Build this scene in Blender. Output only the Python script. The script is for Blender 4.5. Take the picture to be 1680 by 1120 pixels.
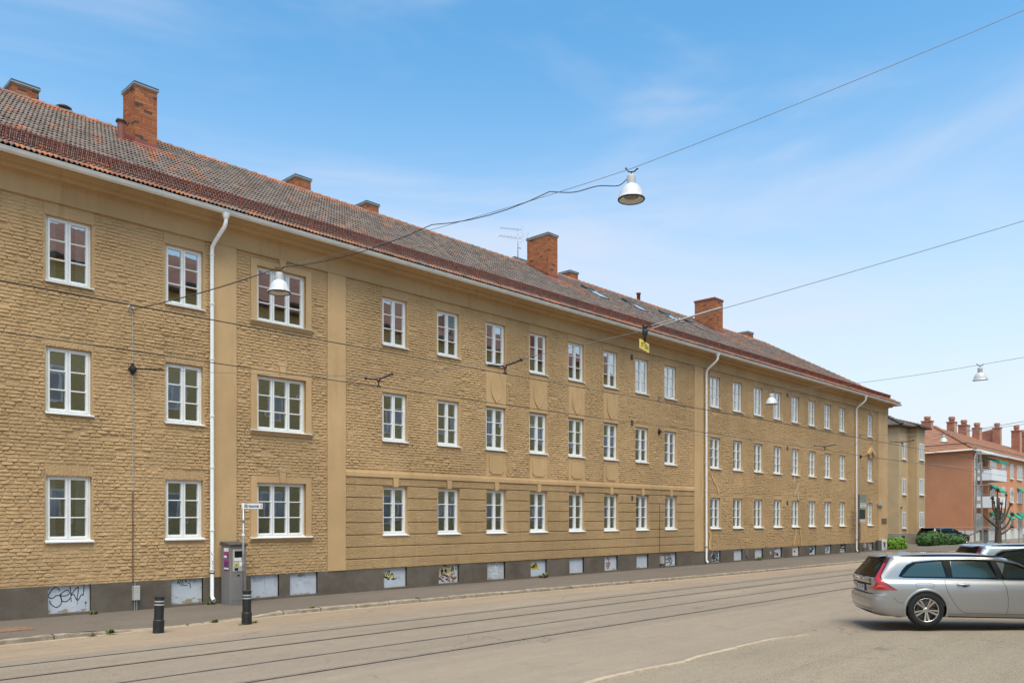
import bpy, bmesh, math, random
import numpy as np
from mathutils import Vector, Matrix, noise as mnoise

for _o in list(bpy.data.objects):
    bpy.data.objects.remove(_o, do_unlink=True)
scene = bpy.context.scene
COL = scene.collection
R = math.radians
rng = random.Random(7)

# ------------------------------------------------------------------ camera
# World frame: X runs along the street front, Y into the block, Z up; the road surface is z = 0.
CAM_H = 2.33
AX = math.atan(1278 / 1342.0)                 # angle between the street front and the camera axis
cam_d = bpy.data.cameras.new('camera')
cam = bpy.data.objects.new('camera', cam_d)
COL.objects.link(cam)
cam.location = (0, 0, CAM_H)
cam.rotation_euler = (R(90), 0, AX - R(90))
cam_d.sensor_width = 36.0
cam_d.lens = 1342.0 / 1680.0 * 36.0
cam_d.shift_y = 288.0 / 1680.0
cam_d.clip_start = 0.1
cam_d.clip_end = 4000
scene.camera = cam

# ------------------------------------------------------------------ sky and sun
SUN_EL, SUN_AZ = R(66), math.atan2(-0.83, -0.55)      # azimuth of the direction towards the sun
world = bpy.data.worlds.new('World')
scene.world = world
world.use_nodes = True
wt = world.node_tree
wt.nodes.clear()
def wn(t, **k):
    n = wt.nodes.new(t)
    for a, b in k.items():
        setattr(n, a, b)
    return n
sky = wn('ShaderNodeTexSky', sky_type='NISHITA', sun_disc=False)
sky.sun_elevation = SUN_EL
sky.sun_rotation = math.pi / 2 - SUN_AZ
sky.altitude = 30
sky.air_density = 1.0
sky.dust_density = 1.2
sky.ozone_density = 1.6
tc = wn('ShaderNodeTexCoord')
sep = wn('ShaderNodeSeparateXYZ')
wt.links.new(tc.outputs['Generated'], sep.inputs[0])
sc = wn('ShaderNodeVectorMath', operation='MULTIPLY')
sc.inputs[1].default_value = (0.110, 0.198, 0.214)
wt.links.new(sky.outputs[0], sc.inputs[0])
mr = wn('ShaderNodeMapRange', interpolation_type='SMOOTHSTEP')      # thin haze low in the sky
mr.inputs[1].default_value = -0.02; mr.inputs[2].default_value = 0.53
mr.inputs[3].default_value = 0.99; mr.inputs[4].default_value = 0.0
wt.links.new(sep.outputs['Z'], mr.inputs[0])
mp = wn('ShaderNodeMapping')
mp.inputs['Scale'].default_value = (0.9, 1.2, 4.2)
mp.inputs['Rotation'].default_value = (0.12, 0.1, 0.4)
wt.links.new(tc.outputs['Generated'], mp.inputs[0])
nz = wn('ShaderNodeTexNoise')
nz.inputs['Scale'].default_value = 1.25; nz.inputs['Detail'].default_value = 5
nz.inputs['Roughness'].default_value = 0.55; nz.inputs['Distortion'].default_value = 0.6
wt.links.new(mp.outputs[0], nz.inputs['Vector'])
cr = wn('ShaderNodeMapRange', interpolation_type='SMOOTHSTEP')      # faint cirrus veil
cr.inputs[1].default_value = 0.42; cr.inputs[2].default_value = 0.70
cr.inputs[3].default_value = 0.0; cr.inputs[4].default_value = 0.58
wt.links.new(nz.outputs[0], cr.inputs[0])
mx1 = wn('ShaderNodeMixRGB'); mx1.inputs[2].default_value = (0.735, 0.75, 0.80, 1)
wt.links.new(mr.outputs[0], mx1.inputs[0]); wt.links.new(sc.outputs[0], mx1.inputs[1])
mx2 = wn('ShaderNodeMixRGB'); mx2.inputs[2].default_value = (0.66, 0.69, 0.79, 1)
wt.links.new(cr.outputs[0], mx2.inputs[0]); wt.links.new(mx1.outputs[0], mx2.inputs[1])
bg = wn('ShaderNodeBackground'); bg.inputs[1].default_value = 1.0
out = wn('ShaderNodeOutputWorld')
wt.links.new(mx2.outputs[0], bg.inputs[0]); wt.links.new(bg.outputs[0], out.inputs[0])

sun_d = bpy.data.lights.new('sun', 'SUN')
sun = bpy.data.objects.new('sun', sun_d)
COL.objects.link(sun)
sun_d.energy = 3.7
sun_d.angle = R(50)
sun_d.color = (1.0, 0.88, 0.71)
_sd = Vector((math.cos(SUN_EL) * math.cos(SUN_AZ), math.cos(SUN_EL) * math.sin(SUN_AZ), math.sin(SUN_EL)))
sun.rotation_euler = (-_sd).to_track_quat('-Z', 'Y').to_euler()
sun.location = _sd * 60

scene.render.engine = 'CYCLES'
scene.view_settings.view_transform = 'Standard'
scene.view_settings.look = 'None'
scene.view_settings.exposure = 0.27
scene.view_settings.gamma = 1.0
scene.view_settings.use_curve_mapping = False

# ------------------------------------------------------------------ material helpers
MATS = {}
def _nodes(name):
    m = bpy.data.materials.new(name)
    m.use_nodes = True
    nt = m.node_tree
    p = nt.nodes['Principled BSDF']
    MATS[name] = m
    return m, nt, p
def _n(nt, t, **k):
    n = nt.nodes.new(t)
    for a, b in k.items():
        setattr(n, a, b)
    return n
def _noise(nt, scale, detail=4, rough=0.6, stretch=None, obj=False, dist=0.0):
    if obj:
        c = _n(nt, 'ShaderNodeTexCoord').outputs['Object']
    else:
        c = _n(nt, 'ShaderNodeNewGeometry').outputs['Position']
    if stretch:
        mp = _n(nt, 'ShaderNodeMapping')
        mp.inputs['Scale'].default_value = stretch
        nt.links.new(c, mp.inputs[0]); c = mp.outputs[0]
    n = _n(nt, 'ShaderNodeTexNoise')
    n.inputs['Scale'].default_value = scale
    n.inputs['Detail'].default_value = detail
    n.inputs['Roughness'].default_value = rough
    n.inputs['Distortion'].default_value = dist
    nt.links.new(c, n.inputs['Vector'])
    return n.outputs[0]
def _ramp(nt, v, lo, hi, a=0.0, b=1.0, smooth=True):
    r = _n(nt, 'ShaderNodeMapRange', interpolation_type='SMOOTHSTEP' if smooth else 'LINEAR')
    r.inputs[1].default_value = lo; r.inputs[2].default_value = hi
    r.inputs[3].default_value = a; r.inputs[4].default_value = b
    nt.links.new(v, r.inputs[0])
    return r.outputs[0]
def _mix(nt, f, a, b, mode='MIX'):
    m = _n(nt, 'ShaderNodeMixRGB', blend_type=mode)
    for i, v in ((0, f), (1, a), (2, b)):
        if isinstance(v, (int, float)):
            m.inputs[i].default_value = v
        elif isinstance(v, tuple):
            m.inputs[i].default_value = (*v[:3], 1)
        else:
            nt.links.new(v, m.inputs[i])
    return m.outputs[0]
def _bump(nt, p, h, strength=0.5, dist=0.02, prev=None):
    b = _n(nt, 'ShaderNodeBump')
    b.inputs['Strength'].default_value = strength
    b.inputs['Distance'].default_value = dist
    nt.links.new(h, b.inputs['Height'])
    if prev is not None:
        nt.links.new(prev, b.inputs['Normal'])
    nt.links.new(b.outputs[0], p.inputs['Normal'])
    return b.outputs[0]
def tup(c, k=1.0):
    return tuple(min(1.0, x * k) for x in c)
def simple(name, col, rough=0.7, metal=0.0, var=0.12, vs=3.0, bump=0.0, bs=60.0, bd=0.004, spec=0.5, coat=0.0, obj=False, dark=None):
    m, nt, p = _nodes(name)
    n = _noise(nt, vs, 5, 0.6, obj=obj)
    f = _ramp(nt, n, 0.3, 0.7)
    c = _mix(nt, f, tup(col, 1 - var), tup(col, 1 + var))
    if dark:
        n2 = _noise(nt, dark[0], 6, 0.7, obj=obj)
        c = _mix(nt, _ramp(nt, n2, dark[1], dark[2], 0, dark[4]), c, dark[3])
    nt.links.new(c, p.inputs['Base Color'])
    p.inputs['Roughness'].default_value = rough
    p.inputs['Metallic'].default_value = metal
    p.inputs['Specular IOR Level'].default_value = spec
    p.inputs['Coat Weight'].default_value = coat
    p.inputs['Coat Roughness'].default_value = 0.03
    if bump:
        _bump(nt, p, _noise(nt, bs, 4, 0.6, obj=obj), bump, bd)
    return m

# ------------------------------------------------------------------ mesh helpers
def wloc(o):
    v = Vector((0, 0, 0))
    while o is not None:
        v = v + Vector(o.location)
        o = o.parent
    return v
def props(o, label=None, cat=None, group=None, kind=None):
    if label: o['label'] = label
    if cat: o['category'] = cat
    if group: o['group'] = group
    if kind: o['kind'] = kind
    return o
def empty(name, loc=(0, 0, 0), rz=0.0, **k):
    o = bpy.data.objects.new(name, None)
    o.empty_display_size = 0.2
    COL.objects.link(o)
    o.location = loc
    o.rotation_euler = (0, 0, rz)
    return props(o, **k)
def link(name, mesh, parent=None, loc=(0, 0, 0), **k):
    o = bpy.data.objects.new(name, mesh)
    COL.objects.link(o)
    o.parent = parent
    o.location = loc
    return props(o, **k)
def copy_tree(o, parent=None):
    c = o.copy(); COL.objects.link(c); c.parent = parent
    for ch in list(o.children):
        copy_tree(ch, c)
    return c

class MB:
    """collects geometry; build() makes it ONE mesh object"""
    def __init__(s):
        s.v = []; s.f = []; s.m = []; s.mi = 0
    def add(s, vs, fs):
        b = len(s.v)
        s.v.extend(tuple(p) for p in vs)
        for q in fs:
            s.f.append(tuple(b + i for i in q)); s.m.append(s.mi)
        return s
    def box(s, x0, x1, y0, y1, z0, z1):
        return s.add([(x0, y0, z0), (x1, y0, z0), (x1, y1, z0), (x0, y1, z0), (x0, y0, z1), (x1, y0, z1), (x1, y1, z1), (x0, y1, z1)],
                     [(0, 3, 2, 1), (4, 5, 6, 7), (0, 1, 5, 4), (1, 2, 6, 5), (2, 3, 7, 6), (3, 0, 4, 7)])
    def bbox(s, x0, x1, y0, y1, z0, z1, b=0.01):
        """box with its front (-Y) edges chamfered"""
        v = [(x0, y1, z0), (x1, y1, z0), (x1, y1, z1), (x0, y1, z1), (x0, y0 + b, z0), (x1, y0 + b, z0), (x1, y0 + b, z1), (x0, y0 + b, z1),
             (x0 + b, y0, z0 + b), (x1 - b, y0, z0 + b), (x1 - b, y0, z1 - b), (x0 + b, y0, z1 - b)]
        return s.add(v, [(0, 3, 2, 1), (0, 1, 5, 4), (1, 2, 6, 5), (2, 3, 7, 6), (3, 0, 4, 7), (4, 5, 9, 8), (5, 6, 10, 9), (6, 7, 11, 10), (7, 4, 8, 11), (8, 9, 10, 11)])
    def quad(s, a, b, c, d):
        return s.add([a, b, c, d], [(0, 1, 2, 3)])
    def prism(s, poly, axis, a, b):
        """extrude a 2-D polygon along axis ('x': (y,z), 'y': (x,z), 'z': (x,y))"""
        n = len(poly)
        def P(q, t):
            return {'x': (t, q[0], q[1]), 'y': (q[0], t, q[1]), 'z': (q[0], q[1], t)}[axis]
        vs = [P(q, a) for q in poly] + [P(q, b) for q in poly]
        fs = [tuple(range(n)), tuple(range(2 * n - 1, n - 1, -1))] + [(i, n + i, n + (i + 1) % n, (i + 1) % n) for i in range(n)]
        return s.add(vs, fs)
    def tube(s, pts, r, n=6, cap=True):
        pts = [Vector(p) for p in pts]
        rs = r if isinstance(r, (list, tuple)) else [r] * len(pts)
        t0 = (pts[1] - pts[0]).normalized()
        up = Vector((0, 0, 1)) if abs(t0.z) < 0.9 else Vector((1, 0, 0))
        a = t0.cross(up).normalized()
        vs, fs = [], []
        for i, p in enumerate(pts):
            t = (pts[min(i + 1, len(pts) - 1)] - pts[max(i - 1, 0)]).normalized()
            a = (a - t * a.dot(t)).normalized()
            b = t.cross(a)
            for k in range(n):
                w = 2 * math.pi * k / n
                vs.append(p + (a * math.cos(w) + b * math.sin(w)) * rs[i])
        for i in range(len(pts) - 1):
            for k in range(n):
                k2 = (k + 1) % n
                fs.append((i * n + k, i * n + k2, (i + 1) * n + k2, (i + 1) * n + k))
        if cap:
            fs.append(tuple(reversed(range(n))))
            fs.append(tuple((len(pts) - 1) * n + k for k in range(n)))
        return s.add(vs, fs)
    def lathe(s, prof, n=20, o=(0, 0, 0), axis='z'):
        vs, fs = [], []
        for r, h in prof:
            for k in range(n):
                w = 2 * math.pi * k / n
                c, d = r * math.cos(w), r * math.sin(w)
                p = {'z': (c, d, h), 'y': (c, h, d), 'x': (h, c, d)}[axis]
                vs.append((p[0] + o[0], p[1] + o[1], p[2] + o[2]))
        for i in range(len(prof) - 1):
            for k in range(n):
                k2 = (k + 1) % n
                fs.append((i * n + k, i * n + k2, (i + 1) * n + k2, (i + 1) * n + k))
        return s.add(vs, fs)
    def mesh(s, name, mats, smooth=False, off=None, recalc=False):
        me = bpy.data.meshes.new(name)
        v = s.v if off is None else [(p[0] - off[0], p[1] - off[1], p[2] - off[2]) for p in s.v]
        me.from_pydata(v, [], s.f)
        if not isinstance(mats, (list, tuple)):
            mats = [mats]
        for m in mats:
            me.materials.append(m if not isinstance(m, str) else MATS[m])
        if len(mats) > 1:
            me.polygons.foreach_set('material_index', s.m)
        if recalc:
            bm = bmesh.new(); bm.from_mesh(me)
            bmesh.ops.recalc_face_normals(bm, faces=bm.faces)
            bm.to_mesh(me); bm.free()
        if smooth:
            me.polygons.foreach_set('use_smooth', [True] * len(me.polygons))
        me.update()
        return me
    def build(s, name, mats, parent=None, smooth=False, recalc=True, local=False, **k):
        off = None if (parent is None or local) else wloc(parent)
        if parent is None and not local:
            # a top-level mesh: origin at the middle of its base
            a = np.array(s.v); lo, hi = a.min(0), a.max(0)
            off = Vector(((lo[0] + hi[0]) / 2, (lo[1] + hi[1]) / 2, lo[2]))
            return link(name, s.mesh(name, mats, smooth, off, recalc), None, off, **k)
        return link(name, s.mesh(name, mats, smooth, off, recalc), parent, **k)

def catenary(a, b, sag, n=16):
    a, b = Vector(a), Vector(b)
    return [a.lerp(b, i / n) - Vector((0, 0, sag * 4 * (i / n) * (1 - i / n))) for i in range(n + 1)]
def text_mesh(body, size, name, mat, align='CENTER', extrude=0.0, bold=0.0):
    cu = bpy.data.curves.new(name, 'FONT')
    cu.body = body; cu.size = size; cu.align_x = align; cu.align_y = 'CENTER'; cu.extrude = extrude; cu.offset = bold
    ob = bpy.data.objects.new('tmp', cu); COL.objects.link(ob)
    dg = bpy.context.evaluated_depsgraph_get()
    me = bpy.data.meshes.new_from_object(ob.evaluated_get(dg))
    bpy.data.objects.remove(ob); bpy.data.curves.remove(cu)
    me.name = name
    me.materials.clear(); me.materials.append(MATS[mat])
    return me
# ------------------------------------------------------------------ materials
OCHRE = (0.545, 0.360, 0.186)
def facade_paint(name, col, fine=0.5, coarse=0.5, grain=90.0, swirl=0.0):
    m, nt, p = _nodes(name)
    a = _ramp(nt, _noise(nt, 0.35, 6, 0.62), 0.3, 0.72)
    c = _mix(nt, a, tup(col, 0.84), tup(col, 1.09))
    b = _ramp(nt, _noise(nt, 2.3, 6, 0.7, stretch=(1.6, 1, 0.16)), 0.50, 0.78, 0, 0.60)   # streaks of grime
    c = _mix(nt, b, c, (col[0] * 0.66, col[1] * 0.62, col[2] * 0.55))
    s = _ramp(nt, _noise(nt, 26, 5, 0.7), 0.35, 0.75, 0, 0.22)
    c = _mix(nt, s, c, tup(col, 0.78))
    nt.links.new(c, p.inputs['Base Color'])
    p.inputs['Roughness'].default_value = 0.9
    p.inputs['Specular IOR Level'].default_value = 0.2
    h = _bump(nt, p, _noise(nt, grain, 5, 0.65), fine, 0.010)
    if coarse:
        h = _bump(nt, p, _noise(nt, 13, 5, 0.65, dist=0.8, stretch=(1, 1, 1.5)), coarse, 0.06, prev=h)
    if swirl:
        _bump(nt, p, _noise(nt, 9, 4, 0.6, stretch=(1.0, 1, 1.4), dist=2.5), swirl, 0.09, prev=h)
    return m
facade_paint('brick_paint', OCHRE, 0.6, 0.55, 60)
facade_paint('smooth_plaster', (0.565, 0.370, 0.190), 0.45, 0.0, 160)
facade_paint('frieze_plaster', (0.50, 0.335, 0.175), 0.35, 0.0, 200)
facade_paint('rustic_plaster', (0.545, 0.36, 0.185), 0.6, 0.3, 70, 0.9)
facade_paint('patch_plaster', (0.70, 0.43, 0.19), 0.3, 0.2, 120)
facade_paint('pale_repair', (0.66, 0.52, 0.36), 0.3, 0.2, 120)

def foundation_mat():
    m, nt, p = _nodes('foundation')
    c = _mix(nt, _ramp(nt, _noise(nt, 1.1, 6, 0.65), 0.3, 0.7), (0.105, 0.085, 0.066), (0.165, 0.138, 0.112))
    c = _mix(nt, _ramp(nt, _noise(nt, 55, 3, 0.7), 0.5, 0.75, 0, 0.5), c, (0.25, 0.21, 0.17))
    c = _mix(nt, _ramp(nt, _noise(nt, 0.6, 5, 0.7, stretch=(1, 1, 3)), 0.55, 0.8, 0, 0.6), c, (0.07, 0.058, 0.045))
    nt.links.new(c, p.inputs['Base Color']); p.inputs['Roughness'].default_value = 0.95
    p.inputs['Specular IOR Level'].default_value = 0.15
    _bump(nt, p, _noise(nt, 70, 4, 0.7), 0.9, 0.014)
foundation_mat()

def asphalt(name, a, b, sand=None, grit=1.0):
    m, nt, p = _nodes(name)
    c = _mix(nt, _ramp(nt, _noise(nt, 0.22, 6, 0.62), 0.3, 0.7), a, b)
    c = _mix(nt, _ramp(nt, _noise(nt, 1.3, 6, 0.7, stretch=(0.35, 1.6, 1)), 0.45, 0.8, 0, 0.35), c, tup(a, 0.72))
    c = _mix(nt, _ramp(nt, _noise(nt, 1.0, 5, 0.6, stretch=(0.045, 1.7, 1)), 0.40, 0.66, 0, 0.42), c, tup(b, 1.22))
    c = _mix(nt, _ramp(nt, _noise(nt, 1.9, 6, 0.7, stretch=(0.10, 1.5, 1)), 0.52, 0.72, 0, 0.45), c, tup(a, 0.70))
    c = _mix(nt, _ramp(nt, _noise(nt, 0.75, 4, 0.75), 0.60, 0.72, 0, 0.40), c, tup(a, 0.66))
    if sand:                                             # blown sand and dust
        c = _mix(nt, _ramp(nt, _noise(nt, sand[1], 6, 0.68, stretch=(0.4, 1.0, 1)), sand[2], sand[3], 0, 0.85), c, sand[0])
    c = _mix(nt, _ramp(nt, _noise(nt, 4.5, 6, 0.75, stretch=(0.5, 1.3, 1)), 0.35, 0.70, 0, 0.40), c, tup(a, 0.74))
    c = _mix(nt, _ramp(nt, _noise(nt, 80, 4, 0.9), 0.46, 0.64, 0, 0.9 * grit), c, tup(b, 1.5))
    c = _mix(nt, _ramp(nt, _noise(nt, 55, 5, 0.9), 0.48, 0.66, 0, 0.90 * grit), c, tup(a, 0.42))
    c = _mix(nt, _ramp(nt, _noise(nt, 22, 5, 0.85), 0.52, 0.70, 0, 0.60 * grit), c, tup(a, 0.55))
    # hairline cracks
    g = _n(nt, 'ShaderNodeNewGeometry'); ad = _n(nt, 'ShaderNodeVectorMath', operation='ADD')
    nn = _n(nt, 'ShaderNodeTexNoise'); nn.inputs['Scale'].default_value = 1.6; nn.inputs['Detail'].default_value = 5
    nt.links.new(g.outputs['Position'], nn.inputs['Vector']); nt.links.new(g.outputs['Position'], ad.inputs[0]); nt.links.new(nn.outputs['Color'], ad.inputs[1])
    vo = _n(nt, 'ShaderNodeTexVoronoi', feature='DISTANCE_TO_EDGE'); vo.inputs['Scale'].default_value = 0.42
    nt.links.new(ad.outputs[0], vo.inputs['Vector'])
    cm = _n(nt, 'ShaderNodeMath', operation='MULTIPLY')
    nt.links.new(_ramp(nt, vo.outputs['Distance'], 0.002, 0.008, 1, 0), cm.inputs[0])
    nt.links.new(_ramp(nt, _noise(nt, 0.5, 3, 0.6), 0.50, 0.66, 0, 0.6), cm.inputs[1])
    c = _mix(nt, cm.outputs[0], c, tup(a, 0.38))
    nt.links.new(c, p.inputs['Base Color'])
    p.inputs['Roughness'].default_value = 0.92
    p.inputs['Specular IOR Level'].default_value = 0.2
    _bump(nt, p, _noise(nt, 190, 4, 0.75), 0.6, 0.006)
    return m
asphalt('road_asphalt', (0.245, 0.193, 0.145), (0.300, 0.240, 0.182), ((0.37, 0.285, 0.195), 0.5, 0.60, 0.85))
asphalt('tram_asphalt', (0.225, 0.180, 0.138), (0.275, 0.222, 0.172), None)
asphalt('kerb_dust', (0.265, 0.200, 0.145), (0.325, 0.248, 0.178), ((0.40, 0.30, 0.195), 0.8, 0.55, 0.8), 0.7)
asphalt('forecourt_asphalt', (0.240, 0.192, 0.138), (0.300, 0.243, 0.178), ((0.38, 0.32, 0.225), 0.7, 0.60, 0.8), 1.2)
asphalt('pavement_asphalt', (0.135, 0.110, 0.090), (0.170, 0.140, 0.115), None, 0.6)
asphalt('dark_patch', (0.15, 0.128, 0.108), (0.19, 0.162, 0.138), None, 0.9)
simple('ground_far', (0.20, 0.18, 0.14), 0.95, var=0.2, vs=0.3)
simple('sand', (0.36, 0.28, 0.19), 0.95, var=0.15, vs=6, bump=0.5, bs=120, bd=0.004)
simple('kerb_stone', (0.29, 0.235, 0.172), 0.9, var=0.25, vs=5, bump=0.7, bs=70, bd=0.01, dark=(14, 0.5, 0.75, (0.19, 0.155, 0.115), 0.7))
simple('edge_stone', (0.42, 0.33, 0.235), 0.9, var=0.15, vs=8, bump=0.5, bs=80, bd=0.006)
simple('rail_steel', (0.40, 0.375, 0.35), 0.45, metal=0.4, var=0.2, vs=3)
simple('rail_groove', (0.13, 0.098, 0.072), 0.85, var=0.3, vs=4)
simple('rust_plate', (0.20, 0.115, 0.075), 0.85, var=0.3, vs=12, bump=0.6, bs=40, bd=0.006)

simple('white_paint', (0.76, 0.755, 0.735), 0.42, var=0.04, vs=4)
simple('white_gutter', (0.70, 0.69, 0.65), 0.42, var=0.07, vs=2.2, dark=(5, 0.6, 0.8, (0.5, 0.45, 0.36), 0.35))
simple('white_pipe', (0.84, 0.84, 0.83), 0.4, var=0.03, vs=4, dark=(6, 0.63, 0.75, (0.42, 0.36, 0.28), 0.4))
simple('pipe_tag_ink', (0.05, 0.20, 0.19), 0.6)
simple('sill_plaster', (0.46, 0.33, 0.18), 0.9, var=0.08)
simple('interior', (0.46, 0.43, 0.37), 0.9, var=0.1)
simple('curtain', (0.78, 0.78, 0.76), 0.95, var=0.06, vs=9)
simple('blind', (0.80, 0.78, 0.72), 0.8, var=0.04)
simple('orange_lamp', (0.75, 0.27, 0.04), 0.6)
simple('flower_red', (0.55, 0.05, 0.03), 0.7)
simple('tin_red', (0.215, 0.055, 0.036), 0.5, var=0.16, vs=2.5, dark=(9, 0.55, 0.8, (0.12, 0.035, 0.025), 0.6))
simple('tin_red_light', (0.27, 0.075, 0.046), 0.5, var=0.15, vs=2.5)
simple('flash_red', (0.26, 0.072, 0.05), 0.5, var=0.14, vs=2.5)
simple('tin_dark', (0.075, 0.072, 0.062), 0.5, var=0.2, metal=0.3)
simple('tin_grey', (0.42, 0.41, 0.38), 0.4, var=0.1, metal=0.5)
simple('mortar', (0.42, 0.35, 0.27), 0.95, var=0.15, vs=9, bump=0.5)
simple('iron_black', (0.018, 0.018, 0.020), 0.55, var=0.3, vs=6)
simple('wire_dark', (0.035, 0.033, 0.032), 0.5, metal=0.4)
simple('wire_grey', (0.22, 0.21, 0.20), 0.5, metal=0.5)
simple('galv', (0.36, 0.36, 0.35), 0.45, metal=0.7, var=0.2, vs=9)
simple('conduit_brown', (0.14, 0.085, 0.05), 0.7)
simple('conduit_grey', (0.40, 0.39, 0.36), 0.6)
simple('insulator_red', (0.16, 0.025, 0.022), 0.35)
simple('lamp_white', (0.60, 0.60, 0.60), 0.30, var=0.02, coat=0.4)
simple('lamp_grey', (0.46, 0.45, 0.44), 0.5, var=0.05)
simple('lamp_inside', (0.62, 0.60, 0.54), 0.35, var=0.1)
simple('lamp_lens', (0.20, 0.21, 0.18), 0.15, var=0.15, vs=40)
simple('rubber', (0.018, 0.017, 0.016), 0.75)
simple('bollard_black', (0.016, 0.017, 0.018), 0.45, var=0.3, vs=8, dark=(30, 0.58, 0.75, (0.09, 0.09, 0.09), 0.35))
simple('reflex_grey', (0.36, 0.36, 0.35), 0.35)
simple('meter_grey', (0.205, 0.192, 0.182), 0.5, var=0.06)
simple('meter_dark', (0.075, 0.075, 0.078), 0.45)
simple('meter_panel', (0.47, 0.43, 0.35), 0.45, var=0.06)
simple('screen_black', (0.012, 0.014, 0.016), 0.12)
simple('sticker_magenta', (0.42, 0.03, 0.19), 0.5)
simple('sticker_violet', (0.13, 0.03, 0.16), 0.5)
simple('sticker_white', (0.80, 0.78, 0.78), 0.5)
simple('sticker_yellow', (0.72, 0.60, 0.06), 0.5)
simple('sign_white', (0.70, 0.72, 0.74), 0.35, var=0.02)
simple('sign_black', (0.02, 0.02, 0.022), 0.5)
simple('sign_red', (0.55, 0.14, 0.08), 0.5)
simple('sign_yellow', (0.90, 0.66, 0.05), 0.4, var=0.05)
simple('sign_olive_ink', (0.22, 0.17, 0.01), 0.5)
simple('timetable_green', (0.20, 0.225, 0.20), 0.4)
simple('timetable_dark', (0.035, 0.05, 0.05), 0.3)
simple('ink_black', (0.018, 0.018, 0.02), 0.6)
simple('ink_grey', (0.30, 0.31, 0.33), 0.6)
simple('ink_white', (0.80, 0.82, 0.84), 0.6)
simple('ink_yellow', (0.74, 0.60, 0.09), 0.6)
simple('ink_gold', (0.40, 0.30, 0.10), 0.6)
simple('ink_red', (0.28, 0.03, 0.03), 0.6)
simple('ink_pink', (0.62, 0.45, 0.44), 0.6)

def panel_mat(name, col, peel=0.68):
    m, nt, p = _nodes(name)
    c = _mix(nt, _ramp(nt, _noise(nt, 3, 6, 0.65), 0.3, 0.7), tup(col, 0.92), tup(col, 1.06))
    c = _mix(nt, _ramp(nt, _noise(nt, 5, 6, 0.7, stretch=(0.6, 1, 2.2)), 0.5, 0.8, 0, 0.3), c, tup(col, 0.72))
    # flaked paint along the bottom edge
    g = _n(nt, 'ShaderNodeNewGeometry')
    sp = _n(nt, 'ShaderNodeSeparateXYZ'); nt.links.new(g.outputs['Position'], sp.inputs[0])
    low = _ramp(nt, sp.outputs['Z'], 0.12, 0.34, 0.24, 0.0)
    ad = _n(nt, 'ShaderNodeMath', operation='ADD')
    nt.links.new(_noise(nt, 7, 6, 0.65, stretch=(0.7, 1, 1.8)), ad.inputs[0]); nt.links.new(low, ad.inputs[1])
    f = _ramp(nt, ad.outputs[0], peel, peel + 0.03)
    c = _mix(nt, f, c, (0.30, 0.245, 0.17))
    nt.links.new(c, p.inputs['Base Color']); p.inputs['Roughness'].default_value = 0.75
    _bump(nt, p, f, -0.4, 0.004)
    return m
panel_mat('cellar_panel', (0.50, 0.53, 0.58))
panel_mat('cellar_panel_worn', (0.50, 0.53, 0.57), 0.625)
panel_mat('cellar_panel_grey', (0.46, 0.48, 0.50), 0.70)
panel_mat('cellar_panel_pale', (0.60, 0.58, 0.53), 0.70)

def tile_mat():
    m, nt, p = _nodes('roof_tile')
    at = _n(nt, 'ShaderNodeAttribute', attribute_name='tone')
    s = _n(nt, 'ShaderNodeSeparateXYZ'); nt.links.new(at.outputs['Vector'], s.inputs[0])
    # tone.x = how far lichen has greyed the clay, tone.y = lightness
    ad = _n(nt, 'ShaderNodeMath', operation='ADD')
    nt.links.new(s.outputs[0], ad.inputs[0])
    nt.links.new(_ramp(nt, _noise(nt, 7, 5, 0.7), 0.2, 0.8, -0.35, 0.35, False), ad.inputs[1])
    grey = _mix(nt, _ramp(nt, _noise(nt, 22, 4, 0.7), 0.3, 0.7), (0.175, 0.138, 0.118), (0.255, 0.205, 0.178))
    clay = _mix(nt, _ramp(nt, _noise(nt, 12, 4, 0.7), 0.3, 0.7), (0.35, 0.135, 0.075), (0.47, 0.205, 0.118))
    c = _mix(nt, _ramp(nt, ad.outputs[0], 0.35, 0.65), clay, grey)
    c = _mix(nt, 1.0, c, s.outputs[1], 'MULTIPLY')
    nt.links.new(c, p.inputs['Base Color']); p.inputs['Roughness'].default_value = 0.9
    p.inputs['Specular IOR Level'].default_value = 0.25
    _bump(nt, p, _noise(nt, 80, 4, 0.7), 0.5, 0.006)
tile_mat()
simple('roof_under', (0.10, 0.07, 0.055), 0.95)
def chim_mat():
    m, nt, p = _nodes('chimney_brick')
    oi = _n(nt, 'ShaderNodeNewGeometry')
    at = _n(nt, 'ShaderNodeAttribute', attribute_name='tone')
    s = _n(nt, 'ShaderNodeSeparateXYZ'); nt.links.new(at.outputs['Vector'], s.inputs[0])
    c = _mix(nt, s.outputs[0], (0.33, 0.105, 0.045), (0.47, 0.18, 0.075))
    c = _mix(nt, _ramp(nt, s.outputs[1], 0.90, 0.93), c, (0.10, 0.062, 0.05))
    c = _mix(nt, _ramp(nt, _noise(nt, 14, 5, 0.7), 0.4, 0.8, 0, 0.45), c, (0.24, 0.085, 0.045))
    nt.links.new(c, p.inputs['Base Color']); p.inputs['Roughness'].default_value = 0.92
    p.inputs['Specular IOR Level'].default_value = 0.2
    _bump(nt, p, _noise(nt, 60, 4, 0.7), 0.5, 0.006)
chim_mat()

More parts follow.
